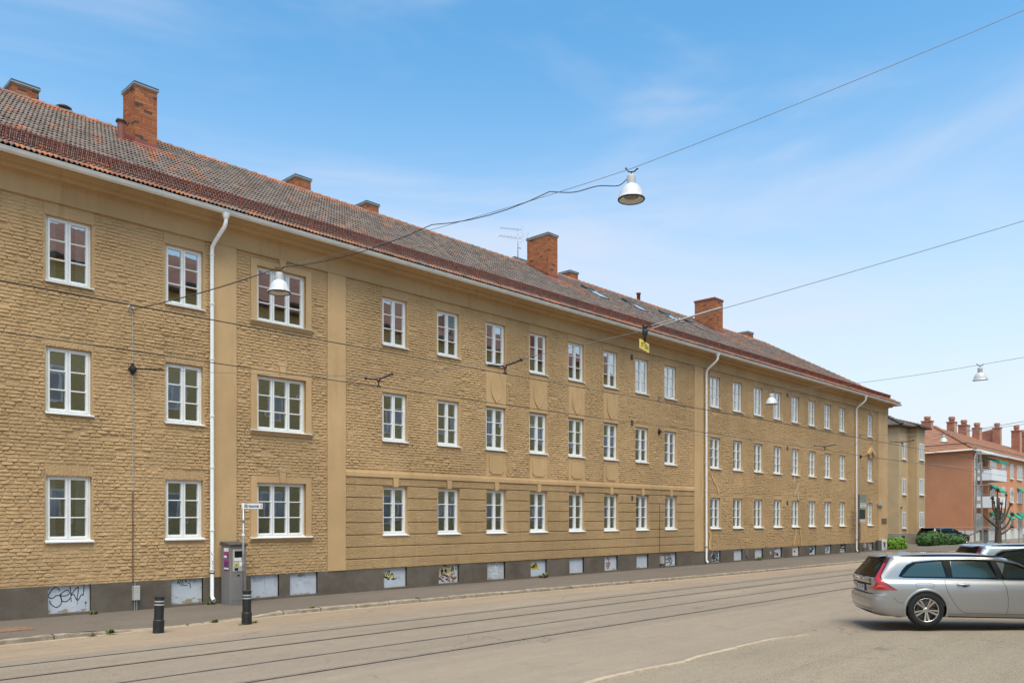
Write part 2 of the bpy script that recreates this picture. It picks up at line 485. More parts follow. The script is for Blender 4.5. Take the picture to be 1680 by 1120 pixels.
def glass_mat(name, refl=0.30, tint=(0.62, 0.66, 0.64), gain=1.3):
    m = bpy.data.materials.new(name); m.use_nodes = True; MATS[name] = m
    nt = m.node_tree; nt.nodes.clear()
    o = _n(nt, 'ShaderNodeOutputMaterial'); mx = _n(nt, 'ShaderNodeMixShader')
    tr = _n(nt, 'ShaderNodeBsdfTransparent'); tr.inputs[0].default_value = (*tint, 1)
    gl = _n(nt, 'ShaderNodeBsdfGlossy'); gl.inputs['Roughness'].default_value = 0.012
    gl.inputs[0].default_value = (0.95, 0.97, 0.95, 1)
    fr = _n(nt, 'ShaderNodeFresnel'); fr.inputs[0].default_value = 1.5
    mt = _n(nt, 'ShaderNodeMath', operation='MULTIPLY_ADD'); mt.inputs[1].default_value = gain; mt.inputs[2].default_value = refl
    mt.use_clamp = True
    nt.links.new(fr.outputs[0], mt.inputs[0]); nt.links.new(mt.outputs[0], mx.inputs[0])
    nt.links.new(tr.outputs[0], mx.inputs[1]); nt.links.new(gl.outputs[0], mx.inputs[2])
    b = _n(nt, 'ShaderNodeBump'); b.inputs['Strength'].default_value = 0.03; b.inputs['Distance'].default_value = 0.02
    nt.links.new(_noise(nt, 2.2, 2, 0.5), b.inputs['Height'])
    nt.links.new(b.outputs[0], gl.inputs['Normal'])
    nt.links.new(mx.outputs[0], o.inputs[0])
glass_mat('window_glass', 0.47)
glass_mat('car_glass', 0.0, (0.42, 0.47, 0.43), 0.6)
simple('cabin_lining', (0.075, 0.072, 0.066), 0.9, var=0.1)
simple('seat_cloth', (0.022, 0.021, 0.020), 0.85, var=0.2)
simple('skylight_painted_white', (0.84, 0.86, 0.88), 0.08, var=0.02, coat=1.0)  # white pane colour stands in for a blind and the mirrored bright sky

def car_paint(name, col):
    m, nt, p = _nodes(name)
    p.inputs['Base Color'].default_value = (*col, 1)
    p.inputs['Metallic'].default_value = 0.55
    p.inputs['Roughness'].default_value = 0.33
    p.inputs['Coat Weight'].default_value = 1.0
    p.inputs['Coat Roughness'].default_value = 0.03
    fl = _noise(nt, 1800, 2, 0.5, obj=True)
    b = _n(nt, 'ShaderNodeBump'); b.inputs['Strength'].default_value = 0.06; b.inputs['Distance'].default_value = 0.001
    nt.links.new(fl, b.inputs['Height']); nt.links.new(b.outputs[0], p.inputs['Normal'])
car_paint('silver_paint', (0.37, 0.36, 0.35))
car_paint('blue_silver_paint', (0.30, 0.37, 0.42))
car_paint('black_paint', (0.02, 0.02, 0.022))
simple('trim_black', (0.010, 0.010, 0.010), 0.5, spec=0.2)
simple('gap_dark', (0.03, 0.03, 0.03), 0.7)
simple('chrome', (0.55, 0.54, 0.52), 0.14, metal=1.0, var=0.02)
simple('alloy', (0.62, 0.60, 0.57), 0.22, metal=1.0, var=0.04)
simple('tyre', (0.013, 0.012, 0.0115), 0.85, var=0.15, vs=20)
simple('tail_red', (0.42, 0.012, 0.010), 0.12, coat=1.0)
simple('tail_bright', (0.75, 0.05, 0.03), 0.12, coat=1.0)
simple('tail_dark', (0.09, 0.006, 0.007), 0.12, coat=1.0)
simple('lamp_clear', (0.75, 0.75, 0.75), 0.1, coat=1.0)
simple('plate_blue', (0.03, 0.09, 0.40), 0.4)

simple('beige_render', (0.50, 0.35, 0.19), 0.92, var=0.08, vs=0.8, bump=0.4, bs=60, bd=0.008)
simple('beige_base', (0.29, 0.24, 0.185), 0.92, var=0.12, vs=2)
simple('brown_soffit', (0.035, 0.022, 0.016), 0.6)
simple('dark_tile', (0.115, 0.085, 0.07), 0.9, var=0.35, vs=3, bump=0.5, bs=9, bd=0.03)
simple('orange_render', (0.70, 0.30, 0.15), 0.92, var=0.06, vs=0.5, bump=0.3, bs=40, bd=0.008, dark=(1.2, 0.55, 0.85, (0.60, 0.245, 0.12), 0.5))
simple('orange_tile', (0.34, 0.15, 0.082), 0.88, var=0.16, vs=1.2, dark=(4, 0.5, 0.8, (0.25, 0.105, 0.06), 0.6))
simple('chimney_tin', (0.34, 0.135, 0.08), 0.6, var=0.2, vs=1.5)
simple('chimney_tin_pale', (0.46, 0.27, 0.18), 0.6, var=0.1, vs=1.5)
simple('white_base', (0.78, 0.75, 0.69), 0.85, var=0.06)
simple('balcony_white', (0.82, 0.82, 0.82), 0.6, var=0.03)
simple('awning_green', (0.02, 0.30, 0.20), 0.8, var=0.1)
simple('far_window', (0.30, 0.32, 0.31), 0.08, var=0.3, vs=0.9, spec=0.8)
simple('concrete', (0.42, 0.40, 0.36), 0.9, var=0.15, vs=4)
simple('pole_grey', (0.27, 0.255, 0.23), 0.7, var=0.15)
simple('bark', (0.085, 0.062, 0.045), 0.95, var=0.35, vs=7, bump=0.8, bs=22, bd=0.03)
simple('leaf_bright', (0.16, 0.30, 0.02), 0.65, var=0.35, vs=6)
simple('leaf_dark', (0.055, 0.125, 0.022), 0.65, var=0.4, vs=4)
simple('leaf_weed', (0.13, 0.15, 0.04), 0.7, var=0.35, vs=14)
simple('opp_cream', (0.52, 0.44, 0.28), 0.9, var=0.06)
simple('opp_roof', (0.17, 0.07, 0.05), 0.9, var=0.25, vs=2)
simple('opp_window', (0.40, 0.43, 0.44), 0.15, var=0.3, vs=0.6)
def opp_brick():
    m, nt, p = _nodes('opp_brick')
    g = _n(nt, 'ShaderNodeNewGeometry'); mp = _n(nt, 'ShaderNodeMapping')
    mp.inputs['Rotation'].default_value = (R(90), 0, 0)
    nt.links.new(g.outputs['Position'], mp.inputs[0])
    b = _n(nt, 'ShaderNodeTexBrick')
    b.inputs['Color1'].default_value = (0.62, 0.50, 0.21, 1); b.inputs['Color2'].default_value = (0.52, 0.41, 0.17, 1)
    b.inputs['Mortar'].default_value = (0.34, 0.28, 0.16, 1)
    b.inputs['Scale'].default_value = 1.0; b.inputs['Brick Width'].default_value = 0.30; b.inputs['Row Height'].default_value = 0.10
    b.inputs['Mortar Size'].default_value = 0.014
    nt.links.new(mp.outputs[0], b.inputs['Vector'])
    nt.links.new(b.outputs[0], p.inputs['Base Color']); p.inputs['Roughness'].default_value = 0.9
opp_brick()
# ------------------------------------------------------------------ ground, road, pavement, tram track
def sheet(name, mat, poly, z, parent=None, th=0.0, **k):
    mb = MB()
    n = len(poly); mb.add([(x, y, z) for x, y in poly], [tuple(range(n))])
    if 0.003 < z < 0.015:
        c = (sum(p[0] for p in poly) / n, sum(p[1] for p in poly) / n)
        mb.add([(x, y, z) for x, y in poly] + [(x + (x - c[0]) * 0.02, y + (y - c[1]) * 0.05, 0.0005) for x, y in poly], [(i, (i + 1) % n, n + (i + 1) % n, n + i) for i in range(n)])
    return mb.build(name, mat, parent, recalc=False, **k)
sheet('ground', 'ground_far', [(-900, -900), (1500, -900), (1500, 1500), (-900, 1500)], -0.03, kind='structure')
# kerb line (front edge of the pavement): gently curved
KERB = [(-8.0, 16.8), (0, 16.86), (4.3, 16.95), (7.3, 17.12), (9.0, 17.26), (10.6, 17.36), (14.7, 17.18), (19.5, 16.95), (25.7, 16.5), (32.1, 16.15), (40.8, 15.98), (52, 15.9), (66, 15.9), (84, 16.3)]
def kerb_y(x):
    for (a, b), (c, d) in zip(KERB, KERB[1:]):
        if x <= c:
            return b + (d - b) * max(0.0, (x - a) / (c - a))
    return KERB[-1][1]
def smooth01(t):
    t = max(0.0, min(1.0, t)); return t * t * (3 - 2 * t)
def kerb_h(x):
    # dropped kerb between the two bollards, full height elsewhere
    if x < 5.6 or x > 10.2: return 0.105
    if x < 6.9: return 0.105 - 0.095 * smooth01((x - 5.6) / 1.3)
    if x < 9.0: return 0.010
    return 0.010 + 0.095 * smooth01((x - 9.0) / 1.2)
road = empty('road', (20, 10, 0), kind='structure')
# road surface: one gridded sheet, with the forecourt side rising softly
EDGE = [(-6, 6.9), (4, 7.0), (8.84, 7.08), (9.5, 7.12), (10.3, 7.10), (11.5, 7.02), (12.0, 7.14), (13.5, 7.13), (14.7, 7.10), (15.7, 6.86), (16.6, 6.40), (17.6, 5.8), (19.8, 4.1), (23, 1.0), (26, -3.0)]
mb = MB()
xs = [-40 + 2.5 * i for i in range(100)]
for a, b in zip(xs, xs[1:]):
    ka, kb = (kerb_y(a) if a < 84 else 16.3), (kerb_y(b) if b < 84 else 16.3)
    ys = [-14, 9.6, 15.2]
    mb.add([(a, -14, 0), (b, -14, 0), (b, kb + 0.02, 0), (a, ka + 0.02, 0)], [(0, 1, 2, 3)])
mb.build('carriageway', 'road_asphalt', road, recalc=False)
# asphalt laid round the rails, the dusty strip along the kerb, repair patches
def ribbon(name, mat, line_a, line_b, z, parent):
    mb = MB(); n = len(line_a)
    vs = [(x, y, z) for x, y in line_a] + [(x, y, z) for x, y in line_b]
    vs += [(x, y - 0.03, 0.0005) for x, y in line_a] + [(x, y + 0.03, 0.0005) for x, y in line_b]     # feathered edges
    mb.add(vs, [(i, i + 1, n + i + 1, n + i) for i in range(n - 1)] + [(2 * n + i, 2 * n + i + 1, i + 1, i) for i in range(n - 1)] + [(n + i, n + i + 1, 3 * n + i + 1, 3 * n + i) for i in range(n - 1)])
    return mb.build(name, mat, parent, recalc=False)
RX = [-30, -10, 4, 10, 17, 25, 34, 50, 70, 100, 140]
def rail_y(i, x):
    return [14.50, 13.36, 11.93, 10.66][i] - 0.0125 * max(0, x - 4) * [1.0, 1.0, 0.55, 0.6][i]
ribbon('track_bed', 'tram_asphalt', [(x, rail_y(3, x) - 0.42) for x in RX], [(x, rail_y(0, x) + 0.45) for x in RX], 0.004, road)
kx = [-8, 0, 3, 5, 7, 9, 10.6, 13, 16, 20, 25.7, 32, 40, 52, 66, 84]
rr = random.Random(3)
ribbon('dust_strip', 'kerb_dust', [(x, kerb_y(x) - 0.9 - 0.45 * rr.random() - (0.7 if x < 12 else 0)) for x in kx], [(x, kerb_y(x) + 0.01) for x in kx], 0.008, road)
ribbon('sand_line', 'sand', [(x, kerb_y(x) - 0.06 - 0.16 * rr.random() * 0.5) for x in kx], [(x, kerb_y(x) + 0.005) for x in kx], 0.011, road)
for nm, pts in (('repair_patch', [(9.3, 15.75), (13.2, 15.35), (15.6, 15.0), (15.9, 14.72), (10.2, 14.85), (8.9, 15.1)]),):
    sheet(nm, 'road_asphalt', pts, 0.0125, road)
for i in range(4):
    w = 0.055 if i in (0, 2) else 0.095
    mb = MB()
    def P(off, z):
        return [(x, rail_y(i, x) + off, z) for x in RX]
    if i in (0, 2):      # grooved rail: two bright edges, a dark flangeway
        for o, ww, mi in ((-0.042, 0.022, 0), (-0.020, 0.030, 1), (0.010, 0.018, 0)):
            mb.mi = mi; a, b = P(o, 0.016), P(o + ww, 0.016)
            mb.add(a + b, [(k, k + 1, len(RX) + k + 1, len(RX) + k) for k in range(len(RX) - 1)])
    else:
        for o, ww, mi in ((-0.045, 0.034, 1), (-0.011, 0.020, 0), (0.009, 0.034, 1)):
            mb.mi = mi; a, b = P(o, 0.016), P(o + ww, 0.016)
            mb.add(a + b, [(k, k + 1, len(RX) + k + 1, len(RX) + k) for k in range(len(RX) - 1)])
    mb.build('tram_rail', ['rail_steel', 'rail_groove'], road, recalc=False)

for nm, mt, pts in (('repair_patch', 'road_asphalt', [(22.0, 12.9), (27.5, 12.8), (27.4, 12.1), (21.9, 12.2)]),):
    sheet(nm, mt, pts, 0.0065, road)
# forecourt where the photographer and the cars stand: slightly higher, pale edge stones
fore = empty('forecourt', (14, 3, 0), kind='structure')
def fore_h(x, y, ey):
    return 0.03 + 0.09 * smooth01((ey - y) / 1.6)
mb = MB(); N = 14
rows = []
def edge_y(x):
    for (a, b), (c, d) in zip(EDGE, EDGE[1:]):
        if x <= c:
            return b + (d - b) * max(0.0, (x - a) / (c - a))
    return EDGE[-1][1]
fx = [-6 + 0.5 * i for i in range(65)]
for x in fx:
    e = edge_y(x)
    rows.append([(x, e - 0.12 - 14.0 * (k / N) ** 2.2, fore_h(x, e - 14.0 * (k / N) ** 2.2, e)) for k in range(N + 1)])
vs = [p for r in rows for p in r]
mb.add(vs, [(i * (N + 1) + k, i * (N + 1) + k + 1, (i + 1) * (N + 1) + k + 1, (i + 1) * (N + 1) + k) for i in range(len(rows) - 1) for k in range(N)])
mb.build('forecourt_surface', 'forecourt_asphalt', fore, recalc=True, smooth=True)
def along(line, step):
    pts = [line[0]]; acc = 0.0
    for (a, b), (c, d) in zip(line, line[1:]):
        L = math.hypot(c - a, d - b); t = step - acc
        while t <= L:
            pts.append((a + (c - a) * t / L, b + (d - b) * t / L)); t += step
        acc = L - (t - step)
    return pts
ep = along([(x, y + rr.uniform(-0.03, 0.03)) for x, y in EDGE], 0.62); wa = 0.06
for i, (p, q) in enumerate(zip(ep, ep[1:])):
    if p[0] > 15.2: break                           # further on it is sunk under sand
    mb = MB(); g = 0.004; j = 0.0
    d = Vector((q[0] - p[0], q[1] - p[1], 0)).normalized(); nrm = Vector((-d.y, d.x, 0))
    a = Vector((p[0], p[1], 0)) + d * g; b = Vector((q[0], q[1], 0)) - d * g
    w = wa; wb = rr.uniform(0.03, 0.085) * (0.5 if i > len(ep) * 0.55 else 1); wa = wb; h = 0.034 + rr.uniform(0, 0.008)
    vs = [a - nrm * w, b - nrm * wb, b + nrm * (wb * 0.5), a + nrm * (w * 0.5)]
    top = [v + Vector((0, 0, h)) for v in vs]; low = [v + nrm * (0.02 if k > 1 else -0.02) - Vector((0, 0, 0.04)) for k, v in enumerate(vs)]
    mb.add(low + top, [(0, 1, 5, 4), (1, 2, 6, 5), (2, 3, 7, 6), (3, 0, 4, 7), (4, 5, 6, 7)])
    mb.build('edge_stone', 'edge_stone', fore)
# drifted sand lying on the forecourt edge
def blob(name, mat, cx, cy, rx, ry, z, ang, seed, parent):
    r2 = random.Random(seed); n = 26; mb = MB()
    ring = []
    for k in range(n):
        w = 2 * math.pi * k / n; s = 0.75 + 0.5 * r2.random()
        x, y = rx * s * math.cos(w), ry * s * math.sin(w)
        X, Y = cx + x * math.cos(ang) - y * math.sin(ang), cy + x * math.sin(ang) + y * math.cos(ang)
        ring.append((X, Y, z))
    mb.add([(cx, cy, z)] + ring, [(0, 1 + k, 1 + (k + 1) % n) for k in range(n)])
    return mb.build(name, mat, parent, recalc=False)

# pavement with its kerb stones
pave = empty('pavement', (20, 18.5, 0), kind='structure')
px = sorted(set([-8 + 0.7 * i for i in range(132)] + [84]))
mb = MB(); M = 4
for i, x in enumerate(px):
    k0 = kerb_y(x) + 0.13
    for j in range(M + 1):
        t = j / M
        y = k0 + (20.05 - k0) * t
        h = kerb_h(x) + (0.115 - kerb_h(x)) * smooth01(t * 1.5)
        mb.v.append((x, y, h))
for i in range(len(px) - 1):
    for j in range(M):
        mb.f.append((i * (M + 1) + j, (i + 1) * (M + 1) + j, (i + 1) * (M + 1) + j + 1, i * (M + 1) + j + 1)); mb.m.append(0)
mb.build('pavement_surface', 'pavement_asphalt', pave, recalc=False)
kp = along(KERB, 1.02)
for p, q in zip(kp, kp[1:]):
    g = 0.008 + 0.01 * rr.random(); j = rr.uniform(-0.012, 0.012); dz = rr.uniform(-0.006, 0.006)
    d = Vector((q[0] - p[0], q[1] - p[1], 0)).normalized(); nrm = Vector((-d.y, d.x, 0))
    a = Vector((p[0], p[1], 0)) + d * g + nrm * j; b = Vector((q[0], q[1], 0)) - d * g + nrm * j
    ha, hb = max(0.016, kerb_h(p[0]) + dz), max(0.016, kerb_h(q[0]) + dz)
    c = 0.02
    prof = lambda o, h: [o + Vector((0, 0, -0.06)), o + Vector((0, 0, max(0.004, h - c))), o + nrm * c + Vector((0, 0, h)), o + nrm * 0.15 + Vector((0, 0, h + 0.002)), o + nrm * 0.15 + Vector((0, 0, -0.06))]
    mb = MB(); NS = 6; vs = []
    for s in range(NS + 1):                      # rough-hewn: every cross-section a little off
        P = prof(a.lerp(b, s / NS), ha + (hb - ha) * s / NS)
        for k in range(5):
            r_ = 0.010 if k in (1, 2) else 0.004 if k == 3 else 0.0
            end = 0.010 if s in (0, NS) and k in (1, 2) else 0.0
            vs.append(P[k] + nrm * (rr.uniform(-r_, r_) + end) + Vector((0, 0, rr.uniform(-r_, r_) * 0.7 - end)))
    mb.add(vs, [(s * 5 + k, s * 5 + k + 1, (s + 1) * 5 + k + 1, (s + 1) * 5 + k) for s in range(NS) for k in range(4)] + [(0, 1, 2, 3, 4), tuple(NS * 5 + k for k in (4, 3, 2, 1, 0))])
    mb.build('kerb_stone', 'kerb_stone', pave)
mb = MB(); mb.box(4.1, 5.25, 18.0, 18.62, 0.10, 0.1215)
mb.build('iron_cover', 'rust_plate', pave)
# asphalt side street and yard beyond the corner
sheet('side_street', 'pavement_asphalt', [(58.3, 16.1), (84, 16.5), (92, 40), (58.3, 40)], 0.02, kind='structure')
# ------------------------------------------------------------------ the long ochre building
D = 20.0
BX0, BX1, BY1 = -3.0, 58.15, 32.0
ROWS = [(1.80, 3.26), (4.67, 6.14), (7.59, 9.05)]
COLS2 = [1.12, 3.80, 6.49, 9.15] + [15.77 + 2.209 * k for k in range(8)] + [35.15 + 2.193 * k for k in range(8)] + [55.08]
WW = 0.48
C3 = 11.86; W3 = 0.75
bld = empty('apartment_building', (30, 20, 0), label='long three-storey ochre building with rough painted brick and tiled roof', cat='building')
OPEN = []                       # (x0, x1, z0, z1, row, col)
for r, (z0, z1) in enumerate(ROWS):
    for c, x in enumerate(COLS2):
        OPEN.append((x - WW, x + WW, z0, z1, r, c))
    OPEN.append((C3 - W3, C3 + W3, z0, z1, r, 'b'))
PIL = [(9.84, 10.52), (13.31, 13.93), (33.18, 33.94), (56.42, 58.15)]
ZC = (13.93, 33.18)             # rusticated part
FZ = 9.335                      # underside of the frieze
def fnd(x): return 0.80 - 0.0022 * max(0, x - 4)        # top of the foundation falls slightly

def cells(mb, x0, x1, z0, z1, holes, y, depth):
    xs = sorted({x0, x1, *[h[0] for h in holes], *[h[1] for h in holes]})
    zs = sorted({z0, z1, *[h[2] for h in holes], *[h[3] for h in holes]})
    for a, b in zip(xs, xs[1:]):
        for c, d in zip(zs, zs[1:]):
            m = ((a + b) / 2, (c + d) / 2)
            if any(h[0] < m[0] < h[1] and h[2] < m[1] < h[3] for h in holes): continue
            mb.quad((a, y, c), (b, y, c), (b, y, d), (a, y, d))
    for h in holes:
        a, b, c, d = h[:4]; e = y + depth
        mb.quad((a, y, c), (a, e, c), (a, e, d), (a, y, d)); mb.quad((b, y, d), (b, e, d), (b, e, c), (b, y, c))
        mb.quad((a, y, d), (a, e, d), (b, e, d), (b, y, d)); mb.quad((a, y, c), (b, y, c), (b, e, c), (a, e, c))
mb = MB()
CELL = [(x - 0.45, x + 0.45) for x in COLS2 if x not in (9.15, 55.08)] + [(8.80, 9.62), (10.93, 11.77), (12.10, 12.99), (54.70, 55.5)]
CELL.sort()
cells(mb, BX0, BX1, 0.05, 10.0, [o[:4] for o in OPEN] + [(a, b, 0.05, round(fnd((a + b) / 2), 2)) for a, b in CELL], D, 0.20)
for a, b in (((BX0, D), (BX0, BY1)), ((BX0, BY1), (BX1, BY1)), ((BX1, BY1), (BX1, D))):
    mb.quad((*a, 0.0), (*b, 0.0), (*b, 10.0), (*a, 10.0))
wall = mb.build('wall', 'smooth_plaster', bld, recalc=False)
# rooms behind the windows
mb = MB()
for z in (1.0, 3.85, 6.75, 9.55):
    mb.box(BX0 + .05, BX1 - .05, D + 0.25, D + 4.2, z - 0.12, z)
mb.quad((BX0, D + 4.2, 0), (BX1, D + 4.2, 0), (BX1, D + 4.2, 10), (BX0, D + 4.2, 10))
pxs = [2.4, 7.8, 10.3, 13.6] + [16.9 + 4.418 * k for k in range(4)] + [33.5] + [36.25 + 4.386 * k for k in range(4)] + [52.6]
for x in pxs:
    mb.box(x - 0.05, x + 0.05, D + 0.21, D + 4.2, 1.0, 9.5)
mb.build('interior_rooms', 'interior', bld, recalc=False)

# ---- painted brickwork: every brick is its own lump; the nearest 300 are separate objects
ZONES = [(BX0, 9.86, 0), (10.52, 13.31, 0), (13.93, 33.18, 1), (33.94, 56.42, 0)]
BLOCK = []
for (a, b, c, d, r, col) in OPEN:
    if col == 'b':
        BLOCK.append((a - 0.19, b + 0.19, c - 0.14, min(d + 0.19, FZ)))
        BLOCK.append((C3 - 0.13, C3 + 0.13, d + 0.15, d + 0.34))
    elif r == 2:
        BLOCK.append((a - 0.05, b + 0.05, c - 0.10, FZ))
    else:
        top = d + 0.27 if not (ZC[0] < a < ZC[1] and r == 0) else d
        BLOCK.append((a - 0.02, b + 0.02, c - 0.10, top))
PANX = [15.77 + 2.209 * k for k in (2, 3, 4, 5)]
for x in PANX:
    BLOCK.append((x - 0.50, x + 0.50, 6.1, 7.6)); BLOCK.append((x - 0.50, x + 0.50, 3.6, 4.7))
BLOCK.append((ZC[0], ZC[1], 0.0, 3.74))
for x in (18.7,):
    pass
def brick_geo(x0, x1, z0, z1, rr, relief, soldier=False):
    """one lumpy painted brick: bottom edge stands out further than the top edge"""
    j = lambda s: rr.uniform(-s, s)
    pb = relief * rr.uniform(0.6, 1.2); pt = pb * rr.uniform(0.6, 1.0)
    if soldier: pb, pt = relief * rr.uniform(0.2, 0.7), relief * rr.uniform(0.1, 0.4)
    L = x1 - x0; dz = j(0.004); tl = j(0.005)
    xs = [x0 + 0.006, x0 + L * (0.33 + j(0.1)), x0 + L * (0.66 + j(0.1)), x1 - 0.006]
    zb = [z0 + dz + tl * (k - 1.5) / 1.5 + j(0.0055) for k in range(4)]
    zt = [z1 + dz + tl * (k - 1.5) / 1.5 + j(0.0045) for k in range(4)]
    zb[0] += 0.003 * rr.random(); zb[3] += 0.003 * rr.random(); zt[0] -= 0.004 * rr.random(); zt[3] -= 0.004 * rr.random()
    xj = [j(0.010), j(0.012), j(0.012), j(0.010)]
    v = []
    for k in range(4): v.append((xs[k] + xj[k] - (0.004 if k == 0 else 0) + (0.004 if k == 3 else 0), D + 0.012, zb[k] + 0.002))   # 0-3 root, bottom
    for k in range(4): v.append((xs[k] + xj[k], D + 0.012, zt[k] + 0.001))                                    # 4-7 root, top
    for k in range(4):
        e = rr.uniform(0.65, 1.0) if k in (0, 3) else rr.uniform(0.8, 1.15)
        v.append((xs[k] + xj[k] * 0.6 + (0.010 if k == 0 else -0.010 if k == 3 else 0), D - pb * e * rr.uniform(0.8, 1.15), zb[k] + 0.005 + (0.003 * rr.random() if k in (0, 3) else 0)))   # 8-11 front bottom
    for k in range(4):
        e = 0.8 if k in (0, 3) else 1.0
        v.append((xs[k] + xj[k] * 0.6 + (0.012 if k == 0 else -0.012 if k == 3 else 0), D - pt * e * rr.uniform(0.7, 1.2), zt[k] - 0.007))   # 12-15 front top
    f = []
    for k in range(3):
        f.append((k, k + 1, 9 + k, 8 + k)); f.append((8 + k, 9 + k, 13 + k, 12 + k)); f.append((12 + k, 13 + k, 5 + k, 4 + k))
    f += [(0, 8, 12, 4), (3, 7, 15, 11)]
    return v, f
CH = 0.0815
bricks = []
rb = random.Random(11)
zc = 0.60
row = 0
while zc < FZ:
    z0, z1 = zc, zc + CH - 0.010
    for (a, b, kind) in ZONES:
        x = a - (0.0 if row % 2 else 0.125) - 0.0
        wander = 0
        while x < b:
            ln = 0.256 * rb.choice([1] * 14 + [0.52, 1.5]) * rb.uniform(0.90, 1.08)
            s, e = max(x, a), min(x + ln, b)
            x += ln
            if e - s < 0.05: continue
            if z0 < fnd(s) - 0.03: continue
            segs = [(s, e)]
            for (p, q, c, d) in BLOCK:
                if d <= z0 + 0.03 or c >= z1 - 0.03: continue
                ns = []
                for (u, w) in segs:
                    if q <= u or p >= w: ns.append((u, w)); continue
                    if p > u: ns.append((u, p))
                    if q < w: ns.append((q, w))
                segs = ns
            for (u, w) in segs:
                if w - u < 0.05: continue
                n = mnoise.noise(Vector((u * 0.55, zc * 0.8, 3.1)))
                n2 = mnoise.noise(Vector((u * 2.1, zc * 2.6, 8.7)))
                rel = 0.026 * (1 + 0.6 * n + 0.45 * n2)
                if zc < 1.35: rel *= 0.55 + 0.45 * (zc - 0.6) / 0.75       # smeared low down
                if zc > 8.9: rel *= 0.7
                if rb.random() < 0.025 + max(0.0, n2) * 0.06: continue                             # joint and brick plastered flat
                bricks.append((u, w, max(z0, fnd(u) + 0.004), z1, max(0.006, rel), False))
    zc += CH; row += 1
# soldier courses over the lower windows
for (a, b, c, d, r, col) in OPEN:
    if col == 'b' or r == 2 or (ZC[0] < a < ZC[1] and r == 0): continue
    x = a - 0.02
    if any(abs(x + 0.5 - p) < 0.3 and r == 1 for p in PANX): continue
    while x < b:
        bricks.append((x, x + 0.072, d + 0.012, d + 0.265, 0.016, True)); x += 0.08
for x in []: pass
bricks = [q for q in bricks if not any(p - 0.5 < (q[0] + q[1]) / 2 < p + 0.5 and 6.1 < q[2] < 7.6 for p in PANX)]
ca, sa = math.cos(AX), math.sin(AX)
def view(x, y, z):
    dd = x * ca + y * sa
    return ((x * sa - y * ca) / dd * 1342 + 840, 848 - 1342 * (z - CAM_H) / dd, dd)
def in_frame(x, y, z):
    u, v, dd = view(x, y, z)
    return dd > 0 and 4 < u < 1676 and 4 < v < 1116
vis = sorted((q for q in range(len(bricks)) if in_frame(bricks[q][0], D, bricks[q][2]) and bricks[q][1] - bricks[q][0] > 0.2 and not bricks[q][5]),
             key=lambda q: view(bricks[q][0], D, bricks[q][2])[0] + abs(bricks[q][2] - 4) * 0.01)
near = set(vis[:300])
rest = MB(); rb2 = random.Random(5)
w0 = wloc(wall)
bm_mat = MATS['brick_paint']
for i, q in enumerate(bricks):
    v, f = brick_geo(q[0], q[1], q[2], q[3], rb2, q[4], q[5])
    if i in near:
        o = ((q[0] + q[1]) / 2, D, q[2])
        me = bpy.data.meshes.new('brick')
        me.from_pydata([(p[0] - o[0], p[1] - o[1], p[2] - o[2]) for p in v], [], f)
        me.materials.append(bm_mat)
        link('brick', me, wall, Vector(o) - w0)
    else:
        rest.add(v, f)
rest.build('brick_courses', 'brick_paint', wall, smooth=False, recalc=False, kind='stuff')
# plaster base between the bricks carries the same rough paint
wall.data.materials.clear(); wall.data.materials.append(bm_mat)

# ---- smooth trim
def part(name, mat, fn, parent=bld, **k):
    m = MB(); fn(m); return m.build(name, mat, parent, **k)
for (a, b) in PIL:
    part('pilaster', 'smooth_plaster', lambda m: m.bbox(a, b, D - 0.055, D + 0.05, fnd(a) + 0.002, FZ + 0.01, 0.008))
def wrap(mb, prof, closed=False):
    """sweep a (outward, z) profile round front, right end and back of the building, mitred"""
    for (d0, z0), (d1, z1) in zip(prof, prof[1:]):
        P = lambda d, z: [(BX0, D - d, z), (BX1 + d, D - d, z), (BX1 + d, BY1 + d, z), (BX0, BY1 + d, z)]
        A, B = P(d0, z0), P(d1, z1)
        for k in range(3):
            mb.quad(A[k], A[k + 1], B[k + 1], B[k])
part('frieze', 'frieze_plaster', lambda m: wrap(m, [(0.0, FZ), (0.075, FZ), (0.075, 9.738), (0.0, 9.738)]), recalc=False)
part('cornice', 'frieze_plaster', lambda m: wrap(m, [(0.0, 9.735), (0.095, 9.735), (0.095, 9.79), (0.12, 9.795), (0.25, 9.80), (0.27, 9.815), (0.30, 9.82), (0.30, 9.90), (0.33, 9.925), (0.345, 9.95), (0.48, 9.955), (0.48, 10.03), (0.40, 10.05), (0.0, 10.06)]), recalc=False)
# ground-floor rustication: every band between grooves is a block of its own
GZ = [0.76, 1.09, 1.445, 1.80, 2.165, 2.54, 2.91, 3.285]
wc = [x for x in COLS2 if ZC[0] < x < ZC[1]]
for k, (a, b) in enumerate(zip(GZ, GZ[1:])):
    if a > 1.7:
        cuts = [ZC[0]] + [v for x in wc for v in (x - WW, x + WW)] + [ZC[1]]
        segs = list(zip(cuts[0::2], cuts[1::2]))
    else:
        segs = [(ZC[0], ZC[1])]
    for (p, q) in segs:
        zb = (fnd(p) + 0.002) if k == 0 else a + 0.011
        part('rustication_block', 'rustic_plaster', lambda m: m.bbox(p + 0.002, q - 0.002, D - 0.045, D + 0.03, zb, b - 0.011, 0.014))
for p, q in zip([ZC[0]] + [x + 0.11 for x in wc], [x - 0.11 for x in wc] + [ZC[1]]):
    part('rustication_block', 'rustic_plaster', lambda m: m.bbox(p + 0.004, q - 0.004, D - 0.045, D + 0.03, 3.297, 3.525, 0.012))
for x in wc:
    part('keystone', 'smooth_plaster', lambda m: m.prism([(x - 0.085, 3.262), (x + 0.085, 3.262), (x + 0.108, 3.53), (x - 0.108, 3.53)], 'y', D - 0.066, D + 0.02))
